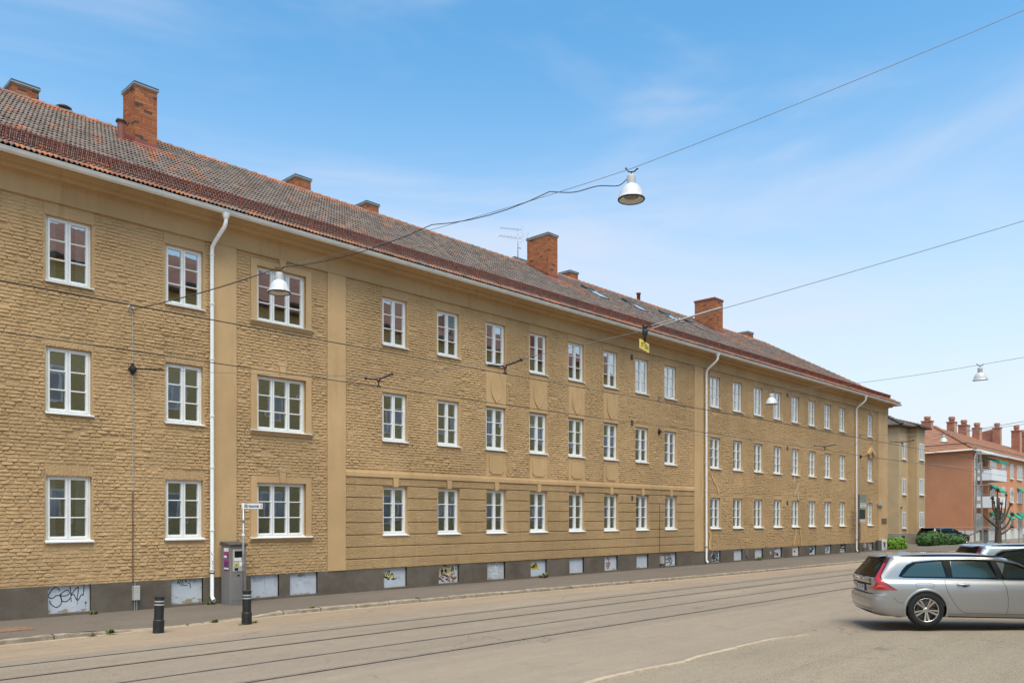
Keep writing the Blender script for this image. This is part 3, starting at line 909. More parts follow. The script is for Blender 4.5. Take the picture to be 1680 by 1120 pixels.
part('string_course', 'smooth_plaster', lambda m: m.prism([(D + 0.02, 3.53), (D - 0.066, 3.53), (D - 0.072, 3.55), (D - 0.072, 3.665), (D - 0.050, 3.675), (D - 0.042, 3.735), (D + 0.02, 3.74)], 'x', ZC[0] + 0.003, ZC[1] - 0.003))
# ornament fields between the middle windows
def ring_pts(x, z, kind):
    if kind == 'oval':
        pts = []
        for k in range(48):
            w = 2 * math.pi * k / 48
            rx, rz = 0.27, 0.50
            px_, pz = rx * math.cos(w), rz * math.sin(w)
            if abs(math.cos(w)) < 0.5: pz += math.copysign(0.075, pz) * (1 - abs(math.cos(w)) / 0.5) ** 2.2
            pts.append((x + px_, z + pz))
        return pts
    a, b, n = 0.335, 0.335, 0.085
    p = [(-a, -b + n), (-a + n * 0.75, -b + n * 0.75), (-a + n, -b), (a - n, -b), (a - n * 0.75, -b + n * 0.75), (a, -b + n), (a, b - n), (a - n * 0.75, b - n * 0.75), (a - n, b), (-a + n, b), (-a + n * 0.75, b - n * 0.75), (-a, b - n)]
    return [(x + u, z + v) for u, v in p]
for x in PANX:
    f1 = part('ornament_field', 'smooth_plaster', lambda m: m.box(x - 0.495, x + 0.495, D - 0.022, D + 0.01, 6.16, 7.52))
    part('oval_relief', 'smooth_plaster', lambda m: m.prism(ring_pts(x, 6.86, 'oval'), 'y', D - 0.040, D - 0.015), f1)
    part('oval_rim', 'smooth_plaster', lambda m: m.tube([(p[0], D - 0.038, p[1]) for p in ring_pts(x, 6.86, 'oval')] + [(ring_pts(x, 6.86, 'oval')[0][0], D - 0.038, ring_pts(x, 6.86, 'oval')[0][1])], 0.013, 6), f1, smooth=True)
    f2 = part('ornament_field', 'smooth_plaster', lambda m: m.box(x - 0.495, x + 0.495, D - 0.022, D + 0.01, 3.745, 4.60))
    part('panel_relief', 'smooth_plaster', lambda m: m.prism(ring_pts(x, 4.17, 'oct'), 'y', D - 0.040, D - 0.015), f2)
    part('panel_rim', 'smooth_plaster', lambda m: m.tube([(p[0], D - 0.038, p[1]) for p in ring_pts(x, 4.17, 'oct')] + [(ring_pts(x, 4.17, 'oct')[0][0], D - 0.038, ring_pts(x, 4.17, 'oct')[0][1])], 0.012, 6), f2)
# plaster lintels over the top windows
for (a, b, c, d, r, col) in OPEN:
    if r == 2 and col != 'b':
        part('lintel', 'brick_paint', lambda m: m.box(a - 0.045, b + 0.045, D - 0.012, D + 0.02, d + 0.002, FZ + 0.005))
# surrounds of the three-light windows
for (z0, z1) in ROWS:
    def sur(m):
        a, b = C3 - W3, C3 + W3; t = 0.175; h = min(z1 + t, FZ - 0.002)
        m.prism([(a - t, z0 + 0.005), (a, z0 + 0.005), (a, z1), (b, z1), (b, z0 + 0.005), (b + t, z0 + 0.005), (b + t, h), (a - t, h)], 'y', D - 0.035, D + 0.02)
    part('window_surround', 'smooth_plaster', sur)
    part('keystone', 'smooth_plaster', lambda m: m.prism([(C3 - 0.075, z1 + 0.002), (C3 + 0.075, z1 + 0.002), (C3 + 0.10, min(z1 + 0.325, 9.34)), (C3 - 0.10, min(z1 + 0.325, 9.34))], 'y', D - 0.078, D + 0.0))
    part('keystone_cap', 'white_paint', lambda m: m.box(C3 - 0.105, C3 + 0.105, D - 0.09, D - 0.0, z1 + 0.326, z1 + 0.334)) if z1 < 8 else None
    part('sill_moulding', 'sill_plaster', lambda m: m.prism([(D + 0.01, z0 - 0.13), (D - 0.03, z0 - 0.13), (D - 0.045, z0 - 0.09), (D - 0.10, z0 - 0.055), (D - 0.115, z0 - 0.032), (D + 0.01, z0 - 0.032)], 'x', C3 - W3 - 0.20, C3 + W3 + 0.20))
# little pediment at the far end, and keystones there
part('pediment', 'smooth_plaster', lambda m: (m.prism([(55.08 - 0.62, 6.42), (55.08 - 0.30, 6.42), (55.08, 6.66), (55.08 + 0.30, 6.42), (55.08 + 0.62, 6.42), (55.08 + 0.62, 6.50), (55.08, 6.92), (55.08 - 0.62, 6.50)], 'y', D - 0.16, D + 0.02),
                                        m.box(54.85, 55.31, D - 0.05, D + 0.02, 6.18, 6.46)))
for z in (3.30, 9.10):
    part('keystone', 'smooth_plaster', lambda m: m.prism([(55.0, z), (55.16, z), (55.2, z + 0.24), (54.96, z + 0.24)], 'y', D - 0.06, D))

# ---- windows: frame with casements; panes, sill and curtains are sub-parts
FY = D + 0.085
def window_meshes(w, h, ncas):
    m = MB()
    t = 0.052; y0, y1 = FY, FY + 0.09
    m.bbox(-w, -w + t, y0, y1, 0, h, 0.006); m.bbox(w - t, w, y0, y1, 0, h, 0.006)
    m.bbox(-w + t, w - t, y0, y1, h - t, h, 0.006); m.bbox(-w + t, w - t, y0, y1, 0, t, 0.006)
    iw = 2 * (w - t); cw = iw / ncas; s = 0.050; mt = 0.026
    panes = []
    for c in range(ncas):
        a = -w + t + c * cw + (0.004 if c else 0); b = -w + t + (c + 1) * cw - (0.004 if c < ncas - 1 else 0)
        yy0, yy1 = y0 - 0.016, y1 - 0.02
        z0, z1 = t - 0.018, h - t + 0.018
        m.bbox(a, a + s, yy0, yy1, z0, z1, 0.006); m.bbox(b - s, b, yy0, yy1, z0, z1, 0.006)
        m.bbox(a + s, b - s, yy0, yy1, z1 - s, z1, 0.006); m.bbox(a + s, b - s, yy0, yy1, z0, z0 + s + 0.012, 0.006)
        g0, g1 = z0 + s + 0.012, z1 - s
        for r in range(3):
            p0, p1 = g0 + (g1 - g0) * r / 3, g0 + (g1 - g0) * (r + 1) / 3
            if r: m.bbox(a + s, b - s, yy0 + 0.004, yy1 - 0.01, p0 - mt / 2, p0 + mt / 2, 0.006)
            panes.append((a + s - 0.004, b - s + 0.004, p0, p1))
    me = m.mesh('window', 'white_paint', recalc=True)
    pm = []
    for (a, b, c, d) in panes:
        q = MB(); hw, hh = (b - a) / 2, (d - c) / 2
        q.quad((-hw, 0, -hh), (hw, 0, -hh), (hw, 0, hh), (-hw, 0, hh))
        pm.append((q, ((a + b) / 2, FY + 0.03, (c + d) / 2)))
    shared = {}
    outp = []
    for q, l in pm:
        key = tuple(round(c, 4) for c in q.v[0])
        if key not in shared: shared[key] = q.mesh('pane', 'window_glass')
        outp.append((shared[key], l))
    sl = MB()
    sl.prism([(FY + 0.02, 0.03), (D - 0.075, -0.012), (D - 0.075, -0.040), (D - 0.066, -0.040), (D - 0.066, -0.018), (FY + 0.02, 0.012)], 'x', -w - 0.035 - (0.17 if ncas == 3 else 0), w + 0.035 + (0.17 if ncas == 3 else 0))
    return me, outp, sl.mesh('sill', 'white_paint', recalc=True)
WM = {2: window_meshes(WW, 1.46, 2), 3: window_meshes(W3, 1.46, 3)}
rw = random.Random(21)
def curtain_mesh(w, h, waves, mat):
    m = MB(); n = max(8, int(w / 0.025)); vs = []
    for k in range(n + 1):
        x = -w / 2 + w * k / n; y = 0.012 * math.sin(k * waves) + 0.004 * math.sin(k * 0.7)
        vs += [(x, y, 0), (x, y * 0.6, h)]
    m.add(vs, [(2 * k, 2 * k + 2, 2 * k + 3, 2 * k + 1) for k in range(n)])
    return m.mesh('curtain', mat, smooth=True)
CUR = {'pair': curtain_mesh(0.24, 1.40, 1.1, 'curtain'), 'half': curtain_mesh(0.86, 0.47, 0.9, 'curtain'), 'blind_s': curtain_mesh(0.88, 0.42, 0.0, 'blind'), 'blind_m': curtain_mesh(0.88, 0.85, 0.0, 'blind'), 'valance': curtain_mesh(0.88, 0.22, 0.8, 'curtain')}
SPEC = {(1, 4): 'half', (1, 5): 'half', (1, 6): 'half1', (0, 10): 'blind_s', (1, 10): 'valance', (2, 8): 'blind_s', (2, 9): 'blind_m', (2, 10): 'blind_m', (2, 11): 'blind_m'}
WIN = {}
for (a, b, c, d, r, col) in OPEN:
    kind = 3 if col == 'b' else 2
    me, panes, sill = WM[kind]
    o = link('window', me, bld, Vector(((a + b) / 2, 0, c)) - wloc(bld))
    WIN[(r, col)] = o
    for pm, l in panes:
        p = link('pane', pm, o, l)
        p.rotation_euler = (rw.gauss(0, 0.0035), 0, rw.gauss(0, 0.0050))
    link('sill', sill, o, (0, 0, 0.0))
    if kind == 2:
        s = SPEC.get((r, col))
        if s is None and rw.random() < 0.68:
            s = rw.choice(['pair', 'pair', 'pair', 'valance', 'half', 'blind_s', 'blind_m'])
        y = FY + 0.17
        if s == 'pair':
            link('curtain', CUR['pair'], o, (-0.33, y, 0.04)); link('curtain', CUR['pair'], o, (0.33, y, 0.04))
        elif s in ('half', 'half1'):
            link('curtain', CUR['half'], o, (0, y, 0.05))
        elif s and s.startswith('blind'):
            hh = 0.42 if s == 'blind_s' else 0.85
            link('blind', CUR[s], o, (0, y - 0.02, 1.41 - hh))
        elif s == 'valance':
            link('curtain', CUR['valance'], o, (0, y, 1.18))
# a red pot flower and an orange lamp stand on two of the window boards
def flower(m):
    m.lathe([(0.0, 1.86), (0.06, 1.86), (0.08, 1.98), (0.0, 1.98)], 10, (8.86, D + 0.36, 0))
    for k in range(14):
        w = rw.uniform(0, 6.28); rr_ = rw.uniform(0.02, 0.11); z = rw.uniform(2.02, 2.22)
        x, y = 8.86 + rr_ * math.cos(w), D + 0.36 + rr_ * math.sin(w)
        m.add([(x - 0.025, y, z), (x + 0.025, y - 0.01, z), (x + 0.02, y, z + 0.04), (x - 0.02, y + 0.01, z + 0.045)], [(0, 1, 2, 3)])
mbf = MB(); flower(mbf); mbf.build('potted_flower', 'flower_red', None, label='red potted flower behind the ground-floor window left of the white downpipe', cat='flower')
mbf = MB(); mbf.lathe([(0.0, 1.88), (0.09, 1.88), (0.10, 2.20), (0.07, 2.24), (0.0, 2.24)], 14, (31.45, D + 0.34, 0))
mbf.build('table_lamp', 'orange_lamp', None, label='orange lantern lamp standing inside a far ground-floor window', cat='lamp')

# ---- foundation with blocked cellar windows
mb = MB()
holes = [(a, b) for a, b in CELL]
xs = sorted({BX0, BX1 + 0.04, *[v for h in holes for v in h]})
FDY = D - 0.035
for a, b in zip(xs, xs[1:]):
    hole = any(h[0] < (a + b) / 2 < h[1] for h in holes)
    ta, tb = fnd(a), fnd(b)
    if hole:
        mb.quad((a, FDY, 0.0), (b, FDY, 0.0), (b, FDY, 0.17), (a, FDY, 0.17))
        mb.quad((a, FDY, 0.17), (b, FDY, 0.17), (b, D + 0.07, 0.185), (a, D + 0.07, 0.185))
        for x, s in ((a, 1), (b, -1)):
            mb.quad((x, FDY, 0.17), (x, FDY, fnd(x)), (x, D + 0.08, fnd(x)), (x, D + 0.08, 0.17))
        mb.quad((a, D - 0.03, ta), (b, D - 0.03, tb), (b, D + 0.08, tb), (a, D + 0.08, ta))
    else:
        mb.quad((a, FDY, 0.0), (b, FDY, 0.0), (b, FDY, tb), (a, FDY, ta))
        mb.quad((a, FDY, ta), (b, FDY, tb), (b, D + 0.02, tb + 0.006), (a, D + 0.02, ta + 0.006))
mb.quad((BX1 + 0.04, FDY, 0.0), (BX1 + 0.04, BY1, 0.0), (BX1 + 0.04, BY1, 0.66), (BX1 + 0.04, FDY, 0.66))
found = mb.build('foundation', 'foundation', bld, recalc=False)
# graffiti strokes, in panel units (0..1 across, 0..1 up)
def crom(pts, n=6):
    P = [pts[0]] + list(pts) + [pts[-1]]; o = []
    for i in range(1, len(P) - 2):
        p0, p1, p2, p3 = P[i - 1], P[i], P[i + 1], P[i + 2]
        for k in range(n):
            t = k / n
            o.append(tuple(0.5 * ((2 * p1[c]) + (-p0[c] + p2[c]) * t + (2 * p0[c] - 5 * p1[c] + 4 * p2[c] - p3[c]) * t * t + (-p0[c] + 3 * p1[c] - 3 * p2[c] + p3[c]) * t ** 3) for c in (0, 1)))
    o.append(tuple(pts[-1])); return o
LAYER = [0]
def strokes(name, mat, lines, box, w, parent, smooth=True):
    x0, x1, z0, z1, y = box
    LAYER[0] += 1
    m = MB()
    for ln in lines:
        pts = crom(ln) if smooth and len(ln) > 2 else list(ln)
        P = [Vector((x0 + (x1 - x0) * a, z0 + (z1 - z0) * b)) for a, b in pts]
        L, Rr = [], []
        for i, p in enumerate(P):
            t = P[min(i + 1, len(P) - 1)] - P[max(i - 1, 0)]
            if t.length < 1e-6: t = Vector((1, 0))
            t.normalize(); nn = Vector((-t.y, t.x)) * (w / 2)
            L.append((p.x + nn.x, y - 0.0004 * LAYER[0] % 0.004, p.y + nn.y)); Rr.append((p.x - nn.x, y - 0.0004 * LAYER[0] % 0.004, p.y - nn.y))
        n = len(P)
        m.add(L + Rr, [(i, i + 1, n + i + 1, n + i) for i in range(n - 1)])
    return m.build(name, mat, parent, recalc=False)
def scrawl(seed, n, box=(0.1, 0.9, 0.2, 0.9), seg=5):
    q = random.Random(seed); a, b, c, d = box
    return [[(q.uniform(a, b), q.uniform(c, d)) for _ in range(seg)] for _ in range(n)]
pmats = ['cellar_panel', 'cellar_panel', 'cellar_panel', 'cellar_panel_worn']
for i, (a, b) in enumerate(CELL):
    x = (a + b) / 2
    mat = 'cellar_panel'
    if 8.5 < x < 9.6: mat = 'cellar_panel_worn'
    if 19.9 < x < 20.5: mat = 'cellar_panel_grey'
    if 43.5 < x < 44.2: mat = 'cellar_panel_pale'
    zt = fnd(x) + 0.004; zb = 0.18
    pn = part('cellar_panel', mat, lambda m: m.box(a - 0.02, b + 0.02, D + 0.05, D + 0.08, zb - 0.02, zt + 0.02), label=None)
    B = (a, b, zb, zt, D + 0.046)
    if 6.3 < x < 6.7:
        strokes('graffiti', 'ink_black', [
            [(0.29, 0.80), (0.26, 0.90), (0.19, 0.935), (0.12, 0.86), (0.05, 0.70), (0.03, 0.62), (0.08, 0.57), (0.14, 0.56), (0.20, 0.63), (0.27, 0.645), (0.31, 0.60), (0.34, 0.45), (0.31, 0.30), (0.23, 0.22), (0.16, 0.26), (0.09, 0.36), (0.065, 0.47)],
            [(0.30, 0.70), (0.34, 0.62), (0.44, 0.62), (0.52, 0.70), (0.49, 0.80), (0.41, 0.79), (0.32, 0.66), (0.34, 0.47), (0.40, 0.40), (0.48, 0.43), (0.54, 0.53)],
            [(0.53, 0.95), (0.55, 0.75), (0.555, 0.50), (0.56, 0.38)],
            [(0.73, 0.92), (0.63, 0.78), (0.55, 0.62), (0.62, 0.645), (0.66, 0.52), (0.70, 0.42)],
            [(0.73, 0.90), (0.72, 0.70), (0.70, 0.42), (0.76, 0.51), (0.80, 0.62), (0.84, 0.58)],
            [(0.86, 0.97), (0.86, 0.80), (0.84, 0.58)]], B, 0.018, pn)
        strokes('graffiti', 'ink_black', [[(0.015, 0.90), (0.035, 0.88)], [(0.89, 0.33), (0.92, 0.30)]], B, 0.04, pn)
        strokes('graffiti', 'ink_black', [[(0.905, 0.30), (0.90, 0.16)], [(0.70, 0.42), (0.70, 0.24)]], B, 0.006, pn)
    elif 8.5 < x < 9.6:
        strokes('graffiti', 'ink_black', [[(0.23, 0.80), (0.28, 0.97), (0.34, 0.93), (0.30, 0.83), (0.26, 0.90), (0.32, 0.75)], [(0.42, 0.98), (0.38, 0.92), (0.40, 0.86), (0.36, 0.80), (0.38, 0.72), (0.44, 0.80)], [(0.46, 0.92), (0.50, 0.97), (0.52, 0.92), (0.48, 0.86), (0.46, 0.92)], [(0.55, 0.98), (0.62, 0.97), (0.62, 0.86)], [(0.54, 0.83), (0.62, 0.78), (0.63, 0.60)], [(0.44, 0.72), (0.54, 0.74)]], B, 0.016, pn)
        strokes('graffiti', 'ink_grey', [[(0.66, 0.86), (0.69, 0.95), (0.71, 0.88), (0.75, 0.96), (0.77, 0.86), (0.81, 0.95), (0.79, 0.84), (0.72, 0.82)]], B, 0.012, pn)
    elif 10.9 < x < 11.8:
        strokes('graffiti', 'ink_grey', [[(0.1, 0.85), (0.2, 0.92), (0.14, 0.78), (0.24, 0.82), (0.12, 0.72), (0.3, 0.76)], [(0.28, 0.72), (0.4, 0.92), (0.38, 0.74), (0.5, 0.86)], [(0.52, 0.95), (0.53, 0.4)], [(0.9, 0.94), (0.9, 0.45)]], B, 0.010, pn)
    elif 12 < x < 13:
        strokes('graffiti', 'ink_black', [[(0.32, 0.80), (0.36, 0.94), (0.38, 0.80), (0.43, 0.96), (0.42, 0.80), (0.47, 0.92), (0.53, 0.94), (0.48, 0.82), (0.57, 0.90), (0.60, 0.80), (0.56, 0.76)]], B, 0.009, pn)
        strokes('graffiti', 'ink_grey', [[(0.3, 0.5), (0.34, 0.3)], [(0.28, 0.62), (0.5, 0.66)], [(0.2, 0.66), (0.28, 0.40)], [(0.5, 0.48), (0.84, 0.46), (0.64, 0.14)], [(0.52, 0.50), (0.62, 0.56), (0.76, 0.54)]], B, 0.005, pn)
    elif 15.5 < x < 16:
        strokes('graffiti', 'ink_black', [[(0.08, 0.60), (0.16, 0.88)], [(0.14, 0.52), (0.26, 0.86)], [(0.26, 0.56), (0.30, 0.86)], [(0.06, 0.56), (0.2, 0.50), (0.26, 0.42), (0.32, 0.56), (0.42, 0.70), (0.46, 0.52), (0.40, 0.44), (0.50, 0.42), (0.56, 0.44)], [(0.60, 0.46), (0.62, 0.46)], [(0.70, 0.47), (0.72, 0.47)]], B, 0.042, pn)
        strokes('graffiti', 'ink_yellow', [[(0.10, 0.58), (0.17, 0.84)], [(0.18, 0.56), (0.27, 0.80)], [(0.30, 0.52), (0.33, 0.72)], [(0.40, 0.66), (0.44, 0.50), (0.36, 0.48)], [(0.10, 0.60), (0.30, 0.56)]], (a, b, zb, zt, D + 0.0415), 0.030, pn)
    elif 17.5 < x < 18.4:
        strokes('graffiti', 'ink_gold', [[(0.08, 0.35), (0.1, 0.85), (0.3, 0.8)], [(0.2, 0.5), (0.35, 0.55)], [(0.4, 0.25), (0.42, 0.9), (0.62, 0.85)], [(0.42, 0.55), (0.6, 0.55)], [(0.66, 0.3), (0.74, 0.9), (0.86, 0.4)], [(0.2, 0.3), (0.24, 0.75)], [(0.5, 0.3), (0.9, 0.35)], [(0.15, 0.68), (0.8, 0.70)]], B, 0.085, pn, False)
        strokes('graffiti', 'ink_pink', scrawl(5, 5, (0.05, 0.95, 0.05, 0.5), 4), (a, b, zb, zt, D + 0.0425), 0.040, pn)
        strokes('graffiti', 'ink_black', [[(0.3, 0.94), (0.45, 0.97)], [(0.72, 0.9), (0.80, 0.72)], [(0.9, 0.8), (0.92, 0.7)], [(0.66, 0.36), (0.8, 0.2), (0.94, 0.3)], [(0.1, 0.3), (0.3, 0.1)]], (a, b, zb, zt, D + 0.041), 0.04, pn)
    elif 19.9 < x < 20.5:
        strokes('graffiti', 'ink_white', [[(0.05, 0.5), (0.1, 0.9), (0.22, 0.85), (0.16, 0.6), (0.3, 0.48)], [(0.3, 0.6), (0.36, 0.78), (0.42, 0.62), (0.33, 0.5), (0.28, 0.62)], [(0.45, 0.5), (0.5, 0.8), (0.56, 0.52)], [(0.58, 0.3), (0.56, 0.92), (0.74, 0.86), (0.60, 0.62), (0.84, 0.42), (0.95, 0.42)], [(0.25, 0.28), (0.5, 0.34), (0.66, 0.24)], [(0.9, 0.5), (0.9, 0.40)]], B, 0.016, pn)
    elif 22 < x < 22.8:
        strokes('graffiti', 'ink_black', scrawl(9, 4, (0.04, 0.66, 0.42, 0.85), 4), B, 0.050, pn)
        strokes('graffiti', 'ink_yellow', scrawl(9, 4, (0.04, 0.66, 0.42, 0.85), 4) + [[(0.1, 0.5), (0.2, 0.8), (0.3, 0.5), (0.4, 0.8), (0.5, 0.5)]], (a, b, zb, zt, D + 0.0415), 0.034, pn)
    elif 26.4 < x < 27.2:
        strokes('graffiti', 'ink_red', [[(0.36, 0.95), (0.30, 0.82), (0.44, 0.78), (0.40, 0.6), (0.46, 0.5)], [(0.2, 0.52), (0.5, 0.50), (0.44, 0.3), (0.36, 0.12), (0.26, 0.26), (0.24, 0.5)], [(0.3, 0.45), (0.42, 0.2)], [(0.44, 0.44), (0.28, 0.24)]], B, 0.030, pn)
    elif 30.8 < x < 31.6:
        strokes('graffiti', 'ink_black', [[(0.08, 0.25), (0.14, 0.6), (0.1, 0.7), (0.28, 0.9), (0.24, 0.4)], [(0.3, 0.85), (0.5, 0.92), (0.44, 0.6), (0.34, 0.5), (0.56, 0.35)], [(0.6, 0.85), (0.56, 0.55), (0.74, 0.4), (0.62, 0.3)], [(0.1, 0.2), (0.4, 0.28), (0.7, 0.18), (0.5, 0.08)], [(0.2, 0.5), (0.72, 0.62)], [(0.36, 0.75), (0.5, 0.5), (0.46, 0.3)]], B, 0.030, pn)
    elif 34.8 < x < 35.5:
        strokes('graffiti', 'ink_black', scrawl(15, 5, (0.06, 0.9, 0.1, 0.95), 5), B, 0.040, pn)
    elif 41.3 < x < 42:
        strokes('graffiti', 'ink_red', scrawl(17, 4, (0.15, 0.75, 0.1, 0.5), 4), B, 0.035, pn)
        strokes('graffiti', 'ink_black', scrawl(19, 2, (0.2, 0.6, 0.7, 0.95), 4), B, 0.03, pn)
    elif 43.5 < x < 44.2:
        strokes('graffiti', 'ink_black', [[(0.35, 0.45), (0.5, 0.55), (0.55, 0.4), (0.42, 0.42)]], B, 0.05, pn)
    elif 45.5 < x < 51 or x > 54:
        strokes('graffiti', 'ink_black' if i % 2 else 'ink_grey', scrawl(30 + i, 5, (0.06, 0.94, 0.08, 0.95), 5), B, 0.035, pn)
        if 50 < x < 51:
            strokes('graffiti', 'ink_gold', scrawl(77, 2, (0.3, 0.8, 0.4, 0.9), 4), (a, b, zb, zt, D + 0.0415), 0.10, pn)
# weathered repairs in the render
def patch(name, mat, pts, w):
    strokes(name, mat, [pts], (0, 1, 0, 1, D - 0.036), w, bld, True)
patch('render_repair', 'patch_plaster', [(34.75, 4.35), (34.95, 4.1), (35.25, 3.8), (35.45, 3.45)], 0.10)
patch('render_repair', 'patch_plaster', [(34.55, 1.7), (34.65, 1.4), (34.55, 1.1), (34.6, 0.8)], 0.16)
patch('render_repair', 'pale_repair', [(43.75, 4.6), (43.6, 4.25)], 0.12)
patch('render_repair', 'pale_repair', [(44.25, 4.25), (44.0, 3.85), (43.7, 3.55)], 0.11)
patch('render_repair', 'pale_repair', [(44.15, 3.7), (44.2, 3.3)], 0.12)
patch('render_repair', 'patch_plaster', [(43.9, 1.7), (43.85, 1.3), (43.6, 0.78)], 0.15)
patch('render_repair', 'patch_plaster', [(44.4, 1.65), (44.55, 1.2), (44.6, 0.76)], 0.12)
# ------------------------------------------------------------------ roof, gutter, chimneys
OV = 0.62
EY, EZ = D - OV, 10.06           # eaves line
RYD, RZ = 26.0, 14.16            # ridge line
PITCH = math.atan2(RZ - EZ, RYD - EY)
SL = math.hypot(RZ - EZ, RYD - EY)
cp_, sp_ = math.cos(PITCH), math.sin(PITCH)
HX1 = BX1 + OV                   # right eaves
RX1 = HX1 - (RYD - EY)           # ridge ends here (hip)
BYE = 2 * RYD - EY
def on_roof(x, s, h=0.0):
    return (x, EY + s * cp_ - h * sp_, EZ + s * sp_ + h * cp_)
mb = MB()
mb.quad((BX0, EY, EZ - .03), (HX1, EY, EZ - .03), (RX1, RYD, RZ - .03), (BX0, RYD, RZ - .03))
mb.quad((HX1, BYE, EZ - .03), (BX0, BYE, EZ - .03), (BX0, RYD, RZ - .03), (RX1, RYD, RZ - .03))
mb.add([(HX1, EY, EZ - .03), (HX1, BYE, EZ - .03), (RX1, RYD, RZ - .03)], [(0, 1, 2)])
mb.add([(BX0, EY, EZ - .03), (BX0, RYD, RZ - .03), (BX0, BYE, EZ - .03)], [(0, 1, 2)])
mb.quad((BX0, EY, EZ - .035), (BX0, BYE, EZ - .035), (HX1, BYE, EZ - .035), (HX1, EY, EZ - .035))
roof = mb.build('roof', 'roof_under', bld, recalc=False)
# pantiles with two rolls each: cover width 0.212, course 0.36
TW, TC = 0.212, 0.362
NP = 9
prof = [(TW * k / (NP - 1), 0.027 - 0.027 * math.cos(2 * math.pi * 2 * k / (NP - 1) + math.pi * 0.15)) for k in range(NP)]
rt = random.Random(31)
CHIM = [   # x0, x1, y front, y back, top z, exposed brick objects?
    (9.70, 10.34, 24.43, 25.30, 14.99, 1), (28.06, 28.71, 24.45, 25.75, 15.22, 1), (42.52, 43.48, 24.25, 25.56, 15.05, 0)]
def blocked(x, s):
    y = EY + s * cp_
    for (a, b, c, d, z, k) in CHIM:
        if a - 0.12 < x < b + 0.06 and c - 0.05 < y < d: return True
    for (a, b, c, d) in SKYL:
        if a - 0.1 < x < b + 0.05 and c - 0.1 < s < d - 0.1: return True
    return False
SKYL = [(30.55, 31.25, 4.75, 6.15), (33.85, 34.5, 4.75, 6.15), (37.15, 37.85, 4.75, 6.15), (39.6, 40.2, 4.6, 6.1)]
tiles = []
nc = int(SL / TC) + 1
for c in range(nc):
    s0 = -0.03 + c * TC
    if s0 + 0.1 > SL: break
    s1 = min(s0 + TC + 0.05, SL + 0.02)
    x = BX0
    while x < HX1:
        lim = HX1 - max(0.0, (s0 + 0.2)) * cp_
        if x + TW > lim + 0.1: break
        if not blocked(x + TW / 2, s0 + TC / 2):
            tiles.append((x, s0, s1))
        x += TW
def tone(x, s):
    # clay shows near the eaves, below the chimneys and in scattered patches; elsewhere lichen grey
    n = mnoise.noise(Vector((x * 0.35, s * 0.6, 1.7))) * 0.5 + mnoise.noise(Vector((x * 1.3, s * 1.9, 4.2))) * 0.35
    g = 0.93 + n * 0.50
    if s < 0.3: g -= 0.52
    elif s < 1.0: g -= 0.18
    if s > SL - 0.75: g -= 0.36 + 0.2 * rt.random()
    for (a, b, c, d, z, k) in CHIM:
        sc_ = (c - EY) / cp_
        drift = (sc_ - s) * 0.10
        if s < sc_ and a - 0.35 + drift < x < b + 0.45 + drift: g -= 0.60 * max(0.2, 1 - (sc_ - s) / 4.5)
    if x > 44: g -= 0.18 + (0.2 if s < 3 else 0)
    g += rt.uniform(-0.22, 0.22)
    if rt.random() < 0.06: g -= 0.45
    return max(0.0, min(1.0, g)), rt.uniform(0.76, 1.18)
def tile_geo(x, s0, s1):
    v, f = [], []
    lift = 0.044 + rt.uniform(-0.004, 0.008); dx = rt.uniform(-0.004, 0.004); ds = rt.uniform(-0.012, 0.012)
    for (s, b) in ((s0 + ds, lift), (s1, 0.004)):
        for (u, h) in prof:
            v.append(on_roof(x + u + dx, s, b + h))
    for (u, h) in prof:                              # underside of the nose
        v.append(on_roof(x + u + dx, s0 + ds, lift + h - 0.013))
    for k in range(NP - 1):
        f.append((k, k + 1, NP + k + 1, NP + k)); f.append((2 * NP + k, 2 * NP + k + 1, k + 1, k))
    return v, f
order = sorted((i for i, t in enumerate(tiles) if in_frame(*on_roof(t[0], t[1]))), key=lambda i: view(*on_roof(tiles[i][0], tiles[i][1]))[2])
near = set(order[:300])
def tone_mesh(name, v, f, tones, mat, smooth=True):
    me = bpy.data.meshes.new(name)
    me.from_pydata(v, [], f)
    me.materials.append(MATS[mat])
    at = me.attributes.new('tone', 'FLOAT_VECTOR', 'POINT')
    at.data.foreach_set('vector', np.array(tones, dtype=np.float32).ravel())
    if smooth: me.polygons.foreach_set('use_smooth', [True] * len(f))
    me.update(); return me
bv, bf, bt = [], [], []
w0 = wloc(roof)
for i, (x, s0, s1) in enumerate(tiles):
    v, f = tile_geo(x, s0, s1); tn = tone(x + TW / 2, s0)
    if i in near:
        o = on_roof(x + TW / 2, s0)
        me = tone_mesh('roof_tile', [(p[0] - o[0], p[1] - o[1], p[2] - o[2]) for p in v], f, [(tn[0], tn[1], 0)] * len(v), 'roof_tile')
        link('roof_tile', me, roof, Vector(o) - w0)
    else:
        b = len(bv); bv += v; bf += [tuple(b + k for k in q) for q in f]; bt += [(tn[0], tn[1], 0)] * len(v)
bv = [(p[0] - w0[0], p[1] - w0[1], p[2] - w0[2]) for p in bv]
link('tile_field', tone_mesh('tile_field', bv, bf, bt, 'roof_tile'), roof, kind='stuff')
